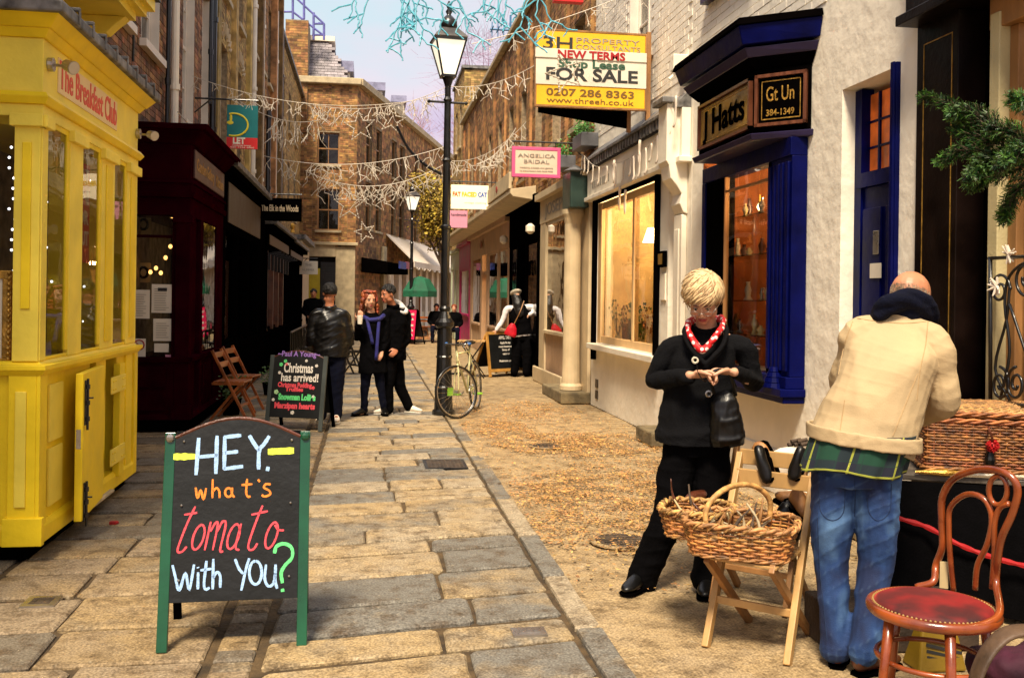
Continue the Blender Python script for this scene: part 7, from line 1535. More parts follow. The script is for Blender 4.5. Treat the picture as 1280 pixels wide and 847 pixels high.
def head_details(t, c, Rr, Fw, U, s, lipm=None, brow=None):
    M_ = MX(Rr, Fw, U)
    mb = MB()
    for q in (-1, 1): mb.ell(c + Rr * q * .030 * s + Fw * .0775 * s - U * .004 * s, .013 * s, .010 * s, .0085 * s, 10, M_)
    ey = mb.build('eyes', eye_w, t, smooth=True); mb = MB()
    for q in (-1, 1): mb.ell(c + Rr * q * .030 * s + Fw * .0862 * s - U * .006 * s, .0062 * s, .003 * s, .0062 * s, 8, M_); mb.tube([c + Rr * (q * .030 + x) * s + Fw * (.0875 - abs(x) * .2) * s + U * (.004 - abs(x) * .2) * s for x in (-.014, 0, .014)], .0022 * s, 5)
    mb.build('iris', ink, ey); mb = MB()
    for k in (0, 1): mb.tube([c + Rr * x * s + Fw * (.0955 - abs(x) * .35) * s - U * (.066 + k * .010 - (0 if k else abs(x) * .0)) * s for x in (-.022, -.01, 0, .01, .022)], [.002 * s, .0045 * s, .005 * s, .0045 * s, .002 * s], 6)
    mb.build('lips', lipm or lips, t, smooth=True); mb = MB()
    for q in (-1, 1): mb.tube([c + Rr * q * x * s + Fw * (.092 - (x - .02) * .35) * s + U * (.022 + .05 * (x - .012) * (1 if x < .03 else .2)) * s for x in (.012, .022, .034, .046)], [.002 * s, .0035 * s, .003 * s, .0015 * s], 5)
    mb.build('eyebrows', brow or brown_l, t)
def hand(mb, w, d, pn, th, curl=.5, s=1.0, spread=.0):
    """palm from the wrist w along d; pn palm normal (fingers curl towards it); th thumb side"""
    d = Vector(d).normalized(); pn = Vector(pn); pn = (pn - d * pn.dot(d)).normalized(); sd = d.cross(pn).normalized(); sd = sd if sd.dot(Vector(th)) > 0 else -sd
    mb.tube([w - d * .03 * s, w, w + d * .03 * s, w + d * .06 * s, w + d * .088 * s], [.024 * s, .026 * s, .037 * s, .041 * s, .036 * s], 12, side=sd, rb=[.019 * s, .017 * s, .015 * s, .014 * s, .011 * s])
    for k, (x, L_, r_) in enumerate(((.030, .068, .0088), (.010, .076, .0092), (-.011, .070, .0088), (-.030, .055, .0078))):
        p_ = w + d * .084 * s + sd * x * s; dd = (d + sd * x * spread * 10).normalized(); pts = [p_ - dd * .02 * s, p_]; cu = curl * (1 + .12 * k)
        for j, f_ in enumerate((.45, .32, .23)): ang = cu * (j + 1) * .75; v = dd * math.cos(ang) + pn * math.sin(ang); p_ = p_ + v * L_ * f_ * s; pts.append(p_)
        limb(mb, pts, [r_ * s * 1.05, r_ * s * 1.05, r_ * s, r_ * .92 * s, r_ * .78 * s], n=8, k=2)
    b = w + d * .025 * s + sd * .030 * s; v = (d * .65 + sd * .75 + pn * .35 * curl).normalized(); v2 = (d * .95 + sd * .15 + pn * .6 * curl).normalized(); limb(mb, [b - v * .01 * s, b + v * .036 * s, b + v * .036 * s + v2 * .030 * s, b + v * .036 * s + v2 * .052 * s], [.014 * s, .0115 * s, .0098 * s, .008 * s], n=8, k=2)
def hair_cap(t, c, Rr, Fw, U, s, m, n=260, L0=.05, L1=.09, back=.0, seed=1, r0=.0045, down=.35, front=.62, vol=1.0, part=0):
    """short hair: a close cap and many tufts lying over it"""
    M_ = MX(Rr, Fw, U); mb = MB(); mb.ell(c - Fw * .018 * s + U * .036 * s, .084 * s * vol, .094 * s * vol, .088 * s * vol, 20, M_); h = mb.build('hair', m, t, smooth=True); mb = MB(); r = random.Random(seed)
    for k in range(n):
        th = r.uniform(0, 2 * math.pi); ph = math.acos(r.uniform(-down, 1)); x, y, z = math.sin(ph) * math.cos(th), math.sin(ph) * math.sin(th), math.cos(ph)
        if y > 0 and z < front * y * .9 - .08: continue
        q = c - Fw * .016 * s + U * .034 * s + (Rr * x * .084 + Fw * y * .096 + U * z * .088) * s * vol; nn = (Rr * x + Fw * y + U * z).normalized()
        if part: pp = c + U * .11 * s - Rr * .035 * s - Fw * .05 * s; g_ = ((q - pp).normalized() + Rr * (.55 if y > 0 else .1) + Vector((r.gauss(0, .09), r.gauss(0, .09), r.gauss(0, .09)))).normalized()
        else: g_ = (Rr * (x * .8 + part) + Fw * (y * .5 + (.15 if y > 0 else -.3)) - U * (.5 + .5 * (1 - z))).normalized()
        g_ = (g_ - nn * g_.dot(nn)).normalized(); L_ = r.uniform(L0, L1) * s; w = nn.cross(g_).normalized() * r.uniform(-.012, .012)
        pts = [q - g_ * L_ * .3 - nn * .002, q + nn * .008 * vol * s + w * .3, q + g_ * L_ * .5 + nn * .007 * s + w, q + g_ * L_ - nn * (.006 + L_ * .12) + w * 1.5]; mb.tube(pts, [r0 * .7, r0 * 1.5, r0 * 1.2, r0 * .25], 5, side=nn.cross(g_), rb=[r0 * .35, r0 * .5, r0 * .5, r0 * .2])
    mb.build('locks', m, h, smooth=True); return h
LEGS = {}
def frame(base):
    V = Vector((base.x, base.y, 0)).normalized(); Rt = Vector((V.y, -V.x, 0)); return V, Rt, (lambda px, py, k=0: pl(px, py, base + V * k, V))
def person(label, base, J, rad_, skinm, topm, legm, vox=.012, head=None, hs=1.0, hands=True, coat_fold=((.006, 16), (.003, 34)), leg_fold=((.006, 18),), shoem=None, shoes=None, hand_dirs=None, seed=1, topname='jacket', legname='trousers', hem=None):
    t = thing('person', label, 'person', (base.x, base.y, 0)); V, Rt, P_ = frame(base); c, Rr, Fw, U = head; sh = (J['sR'] - J['sL']).normalized()
    b = MB(); head_mesh(b, c, Rr, Fw, U, hs)
    nb = J['neck']; limb(b, [c - U * .07 * hs - Fw * .012, c.lerp(nb, .6) - U * .01, nb], [.052 * hs, .052 * hs, .062 * hs]); R_ = rad_
    tor = [J['neck'] - Vector((0, 0, .03)), J['chest'], J['waist'], J['pelvis']]; limb(b, tor, [R_['sw'] * .5, R_['cw'] * .72, R_['ww'] * .72, R_['hw'] * .66], [.06, R_['cd'] * .7, R_['wd'] * .7, R_['hd'] * .66], side=sh)
    for s in ('L', 'R'):
        limb(b, [J['neck'].lerp(J['s' + s], .35), J['s' + s], J['e' + s], J['w' + s]], [.036, .036, .032, .024]); limb(b, [J['h' + s], J['k' + s], J['a' + s]], [.055, .045, .033]); a = J['a' + s]; tq = J['t' + s]; b.ell(J['a' + s], .035, .035, .035, 10); limb(b, [a - Vector((0, 0, .02)), a.lerp(tq, .6) - Vector((0, 0, .02))], [.03, .025], n=10)
        if hands:
            d, pn, th, cu = hand_dirs[s] if hand_dirs else ((J['w' + s] - J['e' + s]), V, Vector((0, 0, 1)), .6); hand(b, J['w' + s] + Vector(d).normalized() * .02, d, pn, th, cu)
    body = remesh(b, vox * .8 if vox > .006 else vox, 'body', skinm, t, 3, fac=.4)
    m = MB(); hemp = J.get('hem', J['pelvis']); 
    limb(m, [J['neck'] - Vector((0, 0, .015)), J['neck'].lerp(J['chest'], .35), J['chest'], J['waist'], hemp], [.075, R_['sw'], R_['cw'], R_['ww'], R_['mw']], [.07, .095, R_['cd'], R_['wd'], R_['md']], side=sh, n=22)
    for s in ('L', 'R'): limb(m, [J['neck'].lerp(J['s' + s], .45) - Vector((0, 0, .02)), J['s' + s], J['s' + s].lerp(J['e' + s], .5), J['e' + s], J['e' + s].lerp(J['w' + s], .55), J['w' + s].lerp(J['e' + s], .08)], [R_['as'] * 1.0, R_['as'] * 1.08, R_['as'], R_['as'] * .92, R_['as'] * .82, R_['as'] * .66])
    nk = J['neck'] + Vector((0, 0, .02)); m.tube([nk + (V * math.cos(a) + Rt * math.sin(a)) * .072 + Vector((0, 0, .012 * math.cos(a))) for a in [i * math.pi / 8 for i in range(16)]], .026, 10, closed=True, side=(0, 0, 1), rb=.018)
    top = remesh(m, vox, topname, topm, t, 5, coat_fold, seed)
    m = MB(); lw = R_['lw']
    limb(m, [J['waist'].lerp(J['pelvis'], .6), J['pelvis'], J['pelvis'] - Vector((0, 0, .08))], [R_['hw'], R_['hw'], R_['hw'] * .9], [R_['hd'], R_['hd'], R_['hd'] * .9], side=sh, n=20)
    for s in ('L', 'R'): limb(m, [J['h' + s] + Vector((0, 0, .04)), J['h' + s].lerp(J['k' + s], .5), J['k' + s], J['k' + s].lerp(J['a' + s], .55), J['a' + s] - Vector((0, 0, R_.get('cuff', .0)))], [lw[0], lw[1], lw[2], lw[3], lw[4]], n=16)
    LEGS[t.name] = remesh(m, vox, legname, legm, t, 5, leg_fold, seed + 3)
    for s in ('L', 'R'):
        a, tq = J['a' + s], J['t' + s]; d = (tq - a); d.z = 0; d.normalize(); heel = Vector((a.x, a.y, .018)) - d * .05; toe = heel + d * (R_.get('foot', .255)); lift = J.get('heel' + s, 0)
        heel.z += lift; sm = shoem if not isinstance(shoem, dict) else shoem[s]; so = MB(); shoe(None, heel, toe, sm, w=.046, h_=.085, sole=R_.get('sole'), par=wrap(t, 'shoe', sm))
    return t, body, top
def wrap(t, nm, m):
    mb = MB(); mb.ell(WM[t].translation + Vector((0, 0, .03)), .001, .001, .001, 6)   # tiny seed mesh so that upper, sole and heel stay sub-parts of one shoe
    return mb.build(nm, m, t)
D3 = lambda *a: Vector(a)
# ---- the woman in the dark coat
base = atZ(838, 738); V, Rt, P_ = frame(base); Z3 = Vector((0, 0, 1))
c = P_(879, 372, -.11); pit = rad(42); Fw = (-V * math.cos(pit) - Z3 * math.sin(pit) - Rt * .10).normalized(); Rr = Fw.cross(Z3).normalized(); U = Rr.cross(Fw).normalized()
J = dict(neck=P_(884, 416, .03), chest=P_(880, 455, .0), waist=P_(873, 500, .0), pelvis=P_(872, 548, .0), hem=P_(870, 554, 0), sL=P_(836, 436, .01), sR=P_(929, 434, .03), eL=P_(818, 476, .02), eR=P_(944, 476, .05), wL=P_(862, 469, -.24), wR=P_(918, 465, -.22),
         hL=P_(852, 565, 0), hR=P_(890, 565, .02), kL=P_(835, 645, -.03), kR=P_(888, 645, 0), aL=P_(803, 724, .02), aR=P_(884, 722, .04), tL=P_(786, 740, -.12), tR=P_(880, 742, -.2))
RD = dict(sw=.15, cw=.17, cd=.13, ww=.195, wd=.145, mw=.225, md=.16, hw=.165, hd=.115, lw=(.098, .098, .088, .083, .088), cuff=-.01)
RD['as'] = .056
wtop, wbody, wcoat = person('woman with short blonde hair, glasses and red spotted scarf fastening her dark coat', base, J, RD, skin, wool_b, dark_c, vox=.0048, head=(c, Rr, Fw, U), hs=1.02, shoem=leather_b, coat_fold=((.010, 13), (.004, 34)), leg_fold=((.008, 14), (.003, 30)),
    hand_dirs=dict(L=(Rt * 1 - V * .1 + Z3 * .12, -V * .3 + Rt * .0 - Z3 * .6, Z3 * .5 - V * .5, .85), R=(-Rt * 1 - V * .1 + Z3 * .05, -V * .2 - Z3 * .6, Z3 * .5 - V * .5, .95)), seed=4, topname='coat')
head_details(wtop, c, Rr, Fw, U, 1.02); hair_cap(wtop, c, Rr, Fw, U, 1.02, hair_bl, 900, .05, .09, seed=3, down=.4, vol=1.09, front=.62, r0=.0042, part=.25)
mb = MB()
for q in (-1, 1): mb.tube([c + (Rr * (q * .033 + .021 * math.cos(a)) + Fw * (.106 - .10 * abs(q * .033 + .021 * math.cos(a)) ** 1.5) + U * (-.010 + .014 * math.sin(a))) * 1.06 for a in [i * math.pi / 8 for i in range(16)]], .0013, 5, closed=True); mb.tube([c + (Rr * q * .055 + Fw * .103 - U * .006) * 1.06, c + (Rr * q * .084 + Fw * .03 - U * .002) * 1.06], .0016, 5)
mb.tube([c + (Rr * x + Fw * .108 - U * .008) * 1.06 for x in (-.012, 0, .012)], .0015, 5); gls = mb.build('glasses', chrome, wtop, smooth=True)
# red scarf: two thick strands knotted into a V
mb = MB(); nk = J['neck']; fr_ = P_(874, 432, -.17)
pth = [P_(862, 402, -.02), P_(860, 412, -.10), P_(866, 424, -.15), P_(877, 438, -.175), P_(886, 430, -.17), P_(895, 420, -.15), P_(902, 410, -.10), P_(903, 400, -.02), P_(896, 398, .08), P_(880, 398, .11), P_(868, 399, .08)]
sp_ = smoothpath(pth, 5, True)
for ph in (0, 2.1, 4.2):
    q = [p_ + (Z3 * math.cos(ph + i * .35) + (p_ - nk).normalized() * math.sin(ph + i * .35)) * .009 for i, p_ in enumerate(sp_)]; mb.tube(q, [.0125 * (1 + .2 * math.sin(i * .9 + ph)) for i in range(len(q))], 8, closed=True)
remesh(mb, .005, 'scarf', spot_m, wtop, 1)
# wide collar folds, buttons, strap and handbag
mb = MB()
for s, ax_ in ((-1, 868), (1, 896)):
    q = smoothpath([P_(ax_ + s * 6, 404, .04), P_(ax_ + s * 12, 414, -.08), P_(ax_ + s * 6, 434, -.15), P_(882 - s * 1, 456, -.175)], 5); mb.tube(q, [.030, .032, .034, .035, .036, .036, .036, .034, .032, .03, .028, .026, .022, .018, .014, .01][:len(q)], 10, side=-V, rb=[.014] * len(q))
remesh(mb, .006, 'collar', wool_b, wtop, 2, ((.003, 24),))
for (px, py, m_) in ((869, 450, mat('horn_button', (.55, .50, .38), .4, .1, 6, 0)), (886, 492, chrome)):
    mb = MB(); b_ = P_(px, py, -.178 if py < 470 else -.16); mb.tube([b_ + (Rt * math.cos(a) + Z3 * math.sin(a)) * .014 for a in [i * .524 for i in range(12)]], .006, 6, closed=True); mb.build('button', m_, wtop)
mb = MB(); mb.tube(smoothpath([P_(871, 455, -.24), P_(873, 466, -.29), P_(880, 476, -.28), P_(884, 474, -.22)], 5), .010, 8, side=V, rb=.003); mb.build('cuff_strap', leather_b, wtop)
bag = thing('handbag', 'shiny black leather handbag hanging from the dark coated woman\'s arm', 'handbag', P_(905, 555, -.12)); mb = MB(); bc = P_(907, 525, -.15)
sec = [(.02, .01, 488), (.055, .03, 492), (.075, .05, 505), (.088, .06, 530), (.092, .06, 548), (.085, .045, 557)]
mb.tube([P_(903 + (i * 1.5), s[2], -.15) for i, s in enumerate(sec)], [s[0] for s in sec], 16, side=Rt, rb=[s[1] for s in sec]); remesh(mb, .006, 'bag_body', leather_b, bag, 2, ((.005, 30),), 8)
mb = MB(); mb.tube(smoothpath([P_(893, 492, -.19), P_(888, 470, -.26), P_(898, 462, -.27), P_(912, 468, -.22), P_(920, 494, -.15)], 5), .008, 8); mb.build('strap', leather_b, bag); mb = MB(); mb.prism([P_(918, 502, -.17), P_(921, 500, -.17), P_(930, 556, -.17), P_(912, 560, -.17)], V * .02); mb.build('flap', leather_b, bag, bevel=.004)
# ---- the man in the beige jacket, seen from behind, bending over the hamper
base = atZ(1070, 836); V, Rt, P_ = frame(base)
c = P_(1138, 373, .27); Fw = (V * .80 + Rt * .50 - Z3 * .38).normalized(); Rr = Fw.cross(Z3).normalized(); U = Rr.cross(Fw).normalized()
J = dict(neck=P_(1124, 396, .20), chest=P_(1112, 448, .13), waist=P_(1092, 515, .04), pelvis=P_(1072, 582, -.0), hem=P_(1078, 556, .01), sL=P_(1074, 416, .14), sR=P_(1166, 428, .16), eL=P_(1056, 482, .26), eR=P_(1180, 500, .20), wL=P_(1090, 512, .42), wR=P_(1150, 520, .42),
         hL=P_(1043, 600, 0), hR=P_(1096, 600, .0), kL=P_(1038, 700, .04), kR=P_(1096, 702, .03), aL=P_(1047, 806, .0), aR=P_(1080, 811, -.06), tL=P_(1050, 820, .22), tR=P_(1125, 822, .12))
RD = dict(sw=.17, cw=.20, cd=.14, ww=.20, wd=.15, mw=.225, md=.165, hw=.175, hd=.125, lw=(.100, .092, .074, .068, .072), cuff=.005, foot=.27)
RD['as'] = .076
mt, mbody, mj = person('balding man in beige canvas jacket and jeans bending over the wicker hamper', base, J, RD, skin_r, beige_c, denim_m, vox=.005, head=(c, Rr, Fw, U), hs=1.04, shoem=brown_l, coat_fold=((.013, 6.5), (.0055, 14), (.0015, 38)), leg_fold=((.006, 11), (.003, 30)), hand_dirs=dict(L=(V, -Z3, Rt, .7), R=(V * .8 - Rt * .5, -Z3, -Rt, .6)), seed=12)
head_details(mt, c, Rr, Fw, U, 1.04)
mb = MB(); r = random.Random(2); M_ = MX(Rr, Fw, U)
for k in range(1500):
    th = r.uniform(0, 6.283); zz = r.uniform(-.75, .12); 
    if math.sin(th) > .25: continue
    q = c - Fw * .008 + U * .025 + (Rr * math.cos(th) * .078 + Fw * math.sin(th) * .095) * math.sqrt(1 - zz * zz) * 1.04 + U * zz * .09; g_ = -U * .03 + Fw * .006; mb.tube([q, q + g_ * .7], [.0014, .0006], 3)
mb.build('hair_fringe', hair_gy, mt)
mb = MB(); q = [P_(1098, 392, .14), P_(1112, 378, .10), P_(1135, 372, .12), P_(1158, 382, .20), P_(1162, 398, .30), P_(1150, 402, .36), P_(1120, 400, .34), P_(1100, 398, .24)]; q = smoothpath(q, 5, True)
for ph, rr_ in ((0, .03), (2.2, .028), (4.2, .03)): mb.tube([p_ + Z3 * .020 * math.cos(ph + i * .22) + (p_ - J['neck']).normalized() * .015 * math.sin(ph + i * .22) - Z3 * .008 for i, p_ in enumerate(q)], rr_, 10, closed=True)
mb.ell(P_(1130, 392, .2), .09, .08, .06, 14); remesh(mb, .007, 'scarf', navy_c, mt, 2, ((.003, 30),), 4)
# welt and hem of the jacket, plaid shirt tail below it
def skirt(name, m, par, z0f, z1f, cx0, cx1, rx0, ry0, rx1, ry1, n=96, rows=14, amp=.008, uv=True, wob=3):
    vs = []; fs = []; us = []
    for j in range(rows + 1):
        tt = j / rows; cc = cx0.lerp(cx1, tt); rx, ry = lerp(rx0, rx1, tt), lerp(ry0, ry1, tt)
        for i in range(n + 1):
            a = 2 * math.pi * i / n; w = 1 + amp / rx * tt * (math.sin(a * 9 + 1) + .6 * math.sin(a * 17 + j * .2)); dz = .012 * math.sin(a * wob + 1) * tt
            vs.append(cc + Rt * rx * math.cos(a) * w + V * ry * math.sin(a) * w + Z3 * dz); us.append((a * (rx0 + ry0) / 2, tt * (cx0 - cx1).length))
    for j in range(rows):
        for i in range(n): fs.append((j * (n + 1) + i, j * (n + 1) + i + 1, (j + 1) * (n + 1) + i + 1, (j + 1) * (n + 1) + i))
    mb = MB(); mb.add(vs, fs); o = mb.build(name, m, par, smooth=True); me = o.data; ul = me.uv_layers.new(name='UVMap')
    for p_ in me.polygons:
        for li, vi in zip(p_.loop_indices, p_.vertices): ul.data[li].uv = us[vi]
    so = o.modifiers.new('so', 'SOLIDIFY'); so.thickness = .004; return o
skirt('shirt_tail', plaid_m, mt, 0, 0, P_(1079, 540, .0), P_(1064, 588, -.01), .205, .15, .205, .15)
mb = MB(); cc = P_(1079, 553, .0); n_ = 60; wd_ = [cc + Rt * .226 * math.cos(2 * math.pi * i / n_) + V * .168 * math.sin(2 * math.pi * i / n_) + Z3 * (-.075 * math.cos(2 * math.pi * i / n_)) * .32 for i in range(n_)]
for zz in (0, .01, .02, .03, .04, .05): mb.tube([p_ + Z3 * zz for p_ in wd_], .008, 8, closed=True)
wl = remesh(mb, .006, 'waistband', beige_c, mt, 2, ((.003, 30),), 3)
from mathutils.bvhtree import BVHTree
def seams(o, lines, r, m, nm='seam'):
    me = o.data; Mw = WM[o]; bv = BVHTree.FromPolygons([Mw @ v.co for v in me.vertices], [tuple(p.vertices) for p in me.polygons])
    for ln in lines:
        pts = []
        for q in smoothpath([Vector((a, b, 0)) for a, b in ln], 6):
            d = ray(q.x, q.y).normalized(); h = bv.ray_cast(O, d)
            if h[0] is not None: pts.append(h[0] + h[1] * r * .3)
        if len(pts) > 2: mb = MB(); mb.tube(pts, r, 5); mb.build(nm, m, o)
sm_ = mat('jacket_seam', (.40, .27, .13), .9, .1, 8)
seams(mj, [[(1160, 402), (1157, 430), (1150, 462), (1146, 500)], [(1147, 467), (1132, 505), (1116, 545)], [(1066, 402), (1056, 430), (1048, 468)], [(1056, 500), (1050, 540)], [(1072, 398), (1100, 402), (1130, 404), (1158, 402)]], .0022, sm_)
dm_ = mat('denim_seam', (.005, .02, .07), .9, .1, 8)
seams(LEGS[mt.name], [[(1068, 598), (1069, 620), (1068, 645)], [(1024, 606), (1026, 638), (1040, 650), (1054, 640), (1056, 608)], [(1084, 606), (1086, 638), (1098, 650), (1112, 638), (1114, 604)], [(1022, 640), (1024, 700), (1030, 760), (1034, 800)]], .002, dm_)
# ---- man in the black leather jacket
base = atZ(410, 527); V, Rt, P_ = frame(base); c = P_(412, 366, 0); Fw = (V * .97 - Rt * .2 - Z3 * .1).normalized(); Rr = Fw.cross(Z3).normalized(); U = Rr.cross(Fw).normalized()
J = dict(neck=P_(412, 385, 0), chest=P_(412, 403, 0), waist=P_(413, 425, 0), pelvis=P_(413, 444, 0), hem=P_(413, 446, 0), sL=P_(394, 395, 0), sR=P_(430, 395, 0), eL=P_(389, 424, .0), eR=P_(437, 422, .02), wL=P_(394, 442, .20), wR=P_(430, 440, .2), hL=P_(404, 452, 0), hR=P_(422, 452, 0), kL=P_(402, 487, 0), kR=P_(421, 487, -.0), aL=P_(401, 518, .0), aR=P_(420, 519, 0), tL=P_(399, 520, .2), tR=P_(421, 520, -.2))
RD = dict(sw=.15, cw=.22, cd=.14, ww=.21, wd=.14, mw=.215, md=.15, hw=.16, hd=.12, lw=(.10, .10, .085, .078, .075), sole=paper); RD['as'] = .075
p1, _, _ = person('man in shiny black leather jacket seen from behind by the chalkboard', base, J, RD, skin_t, leather_b, navy_c, head=(c, Rr, Fw, U), shoem=cream_c, coat_fold=((.009, 14), (.004, 40)), seed=21)
hair_cap(p1, c, Rr, Fw, U, 1.0, hair_bk, 600, .015, .03, seed=5, r0=.0025, down=.45)
# ---- couple
base = atZ(467, 519); V, Rt, P_ = frame(base); c = P_(462, 374, -.02); Fw = (-V * .93 + Rt * .28 - Z3 * .12).normalized(); Rr = Fw.cross(Z3).normalized(); U = Rr.cross(Fw).normalized()
J = dict(neck=P_(464, 393, .02), chest=P_(465, 407, 0), waist=P_(465, 430, 0), pelvis=P_(466, 448, 0), hem=P_(466, 466, 0), sL=P_(451, 401, 0), sR=P_(480, 401, .05), eL=P_(446, 422, -.02), eR=P_(484, 425, .05), wL=P_(449, 402, -.2), wR=P_(478, 438, -.05), hL=P_(459, 452, 0), hR=P_(472, 452, 0), kL=P_(456, 485, 0), kR=P_(476, 484, .03), aL=P_(455, 512, 0), aR=P_(480, 511, .08), tL=P_(446, 519, -.08), tR=P_(482, 518, -.12))
RD = dict(sw=.11, cw=.165, cd=.12, ww=.155, wd=.12, mw=.195, md=.15, hw=.14, hd=.11, lw=(.08, .075, .06, .05, .045)); RD['as'] = .058
p2, _, _ = person('woman with curly red hair in long dark coat and blue scarf holding a cup', base, J, RD, skin, dark_c, navy_c, head=(c, Rr, Fw, U), hs=.98, shoem=leather_b, seed=31, topname='coat')
head_details(p2, c, Rr, Fw, U, .98)
mb = MB(); r = random.Random(8); mb.ell(c - Fw * .02 + U * .03, .09, .098, .09, 16, MX(Rr, Fw, U))
for k in range(230):
    th = r.uniform(0, 6.283); y = math.sin(th)
    if y > .35: continue
    z = r.uniform(-.17, .09); q = c + Rr * math.cos(th) * (.092 + .02 * (z < -.05)) + Fw * (y * .09 - .012) + U * z; pts = [q + Vector((r.uniform(-.014, .014), r.uniform(-.014, .014), -.018 * j)) for j in range(5)]; mb.tube(pts, [.012, .015, .013, .012, .006], 6)
for k in range(60): th = r.uniform(0, 6.28); q = c - Fw * .015 + U * .05 + (Rr * math.cos(th) + Fw * math.sin(th)) * r.uniform(.02, .08) + U * .05; mb.ell(q, .02, .02, .016, 6)
mb.build('hair', hair_rd, p2, smooth=True)
mb = MB(); 
for (a, b, m0) in (((458, 396), (466, 430), 0), ((474, 396), (470, 450), 0)): mb.tube(smoothpath([P_(a[0], a[1], -.10), P_((a[0] + b[0]) / 2, (a[1] + b[1]) / 2, -.15), P_(b[0], b[1], -.15)], 4), .022, 8, side=Rt, rb=.012)
mb.tube([P_(454, 396, -.06), P_(462, 400, -.11), P_(474, 399, -.11), P_(480, 394, -.03)], .03, 8); mb.build('scarf', mat('royal_blue_scarf', (.012, .012, .14), .8, .3, 12, .2), p2, smooth=True)
cp = MB(); cc = P_(450, 400, -.26); cp.lathe(cc, [(.028, -.05), (.038, .05), (.04, .055), (.036, .06)], 14); tag(cp.build('paper_cup', paper), 'white paper cup in the red haired woman\'s hand', 'cup')
base = atZ(494, 518); base += Vector((base.x, base.y, 0)).normalized() * .12; V, Rt, P_ = frame(base); c = P_(485, 367, -.12); Fw = (-V * .55 - Rt * .80 - Z3 * .18).normalized(); Rr = Fw.cross(Z3).normalized(); U = Rr.cross(Fw).normalized()
J = dict(neck=P_(491, 384, -.05), chest=P_(494, 403, 0), waist=P_(493, 425, 0), pelvis=P_(491, 444, 0), hem=P_(491, 449, 0), sL=P_(482, 395, -.12), sR=P_(507, 394, .12), eL=P_(480, 424, -.18), eR=P_(508, 424, .06), wL=P_(474, 428, -.24), wR=P_(497, 436, -.12), hL=P_(487, 452, -.05), hR=P_(495, 452, .06), kL=P_(485, 484, -.08), kR=P_(500, 483, .08), aL=P_(486, 512, -.05), aR=P_(511, 508, .12), tL=P_(470, 518, -.1), tR=P_(530, 514, .0))
RD = dict(sw=.14, cw=.18, cd=.15, ww=.175, wd=.15, mw=.185, md=.16, hw=.15, hd=.13, lw=(.10, .095, .08, .07, .068), sole=paper); RD['as'] = .072
p3, _, _ = person('dark haired man in black jacket with pale grey hood beside the red haired woman', base, J, RD, skin_t, dark_c, dark_c, head=(c, Rr, Fw, U), shoem=cream_c, seed=41)
head_details(p3, c, Rr, Fw, U, 1.0, brow=hair_bk); hair_cap(p3, c, Rr, Fw, U, 1.0, hair_bk, 600, .02, .04, seed=6, r0=.003, down=.2)
mb = MB(); q = smoothpath([P_(487, 378, .03), P_(493, 376, .07), P_(501, 380, .10), P_(508, 388, .06), P_(505, 391, -.02), P_(496, 388, -.05)], 4, True); mb.tube(q, .03, 10, closed=True); mb.ell(P_(499, 384, .05), .085, .07, .028, 12); remesh(mb, .01, 'hood', mat('grey_fleece', (.50, .50, .50), .9, .1, 8, .2), p3, 2, ((.005, 30),))
# ---- woman in the beret
base = atZ(651, 470); V, Rt, P_ = frame(base); c = P_(645, 371, .02); Fw = (V * .75 - Rt * .55 - Z3 * .45).normalized(); Rr = Fw.cross(Z3).normalized(); U = Rr.cross(Fw).normalized()
J = dict(neck=P_(648, 382, .0), chest=P_(650, 392, 0), waist=P_(652, 408, 0), pelvis=P_(653, 420, 0), hem=P_(653, 420, 0), sL=P_(634, 386, 0), sR=P_(664, 384, 0), eL=P_(628, 401, -.0), eR=P_(674, 384, -.0), wL=P_(620, 413, -.05), wR=P_(661, 394, -.08), hL=P_(647, 425, 0), hR=P_(659, 425, 0), kL=P_(645, 446, 0), kR=P_(659, 446, 0), aL=P_(643, 464, 0), aR=P_(658, 465, 0), tL=P_(640, 466, .2), tR=P_(660, 467, .2))
RD = dict(sw=.15, cw=.19, cd=.13, ww=.17, wd=.13, mw=.19, md=.14, hw=.17, hd=.13, lw=(.11, .11, .10, .09, .08)); RD['as'] = .06
p4, _, _ = person('woman in grey beret and white sleeves with red shoulder bag reading the menu board', base, J, RD, skin, mat('white_knit', (.70, .66, .66), .9, .06, 20, .2), dark_c, head=(c, Rr, Fw, U), hs=1.0, shoem=leather_b, seed=51, topname='jumper')
mb = MB(); limb(mb, [J['neck'] - Z3 * .01, J['chest'], J['waist'], J['pelvis'] + Z3 * .03], [.15, .205, .19, .21], [.11, .15, .15, .16], side=Rt, n=20); remesh(mb, .012, 'waistcoat', dark_c, p4, 3, ((.006, 20),), 6)
mb = MB(); limb(mb, [c + U * .03, c - U * .10 - V * .03, J['neck'] - V * .08, J['chest'] - V * .12], [.09, .10, .11, .08]); remesh(mb, .012, 'hair', hair_bk, p4, 2, ((.006, 30),), 7)
mb = MB(); mb.ell(c + U * .085 - Fw * .03, .125, .12, .055, 16, MX(Rr, Fw, U)); mb.ell(c + U * .05 - Fw * .02, .09, .10, .04, 14, MX(Rr, Fw, U)); remesh(mb, .008, 'beret', mat('grey_beret', (.42, .36, .27), .9, .2, 20, .3), p4, 2, ((.003, 50),))
sb = thing('shoulder_bag', 'red shoulder bag hanging on the woman in the beret', 'bag', P_(640, 418, -.2)); mb = MB(); mb.tube([P_(641, 404, -.2), P_(640, 410, -.2), P_(638, 417, -.2), P_(637, 420, -.2)], [.04, .10, .13, .11], 12, side=Rt, rb=[.03, .05, .055, .04]); remesh(mb, .01, 'bag_body', mat('red_bag', (.55, .006, .02), .4, .2, 6, .1), sb, 1)
mb = MB(); mb.tube(smoothpath([P_(643, 404, -.2), P_(650, 390, -.22), P_(655, 376, -.1)], 5), .010, 6); mb.build('strap', tan_l, sb)
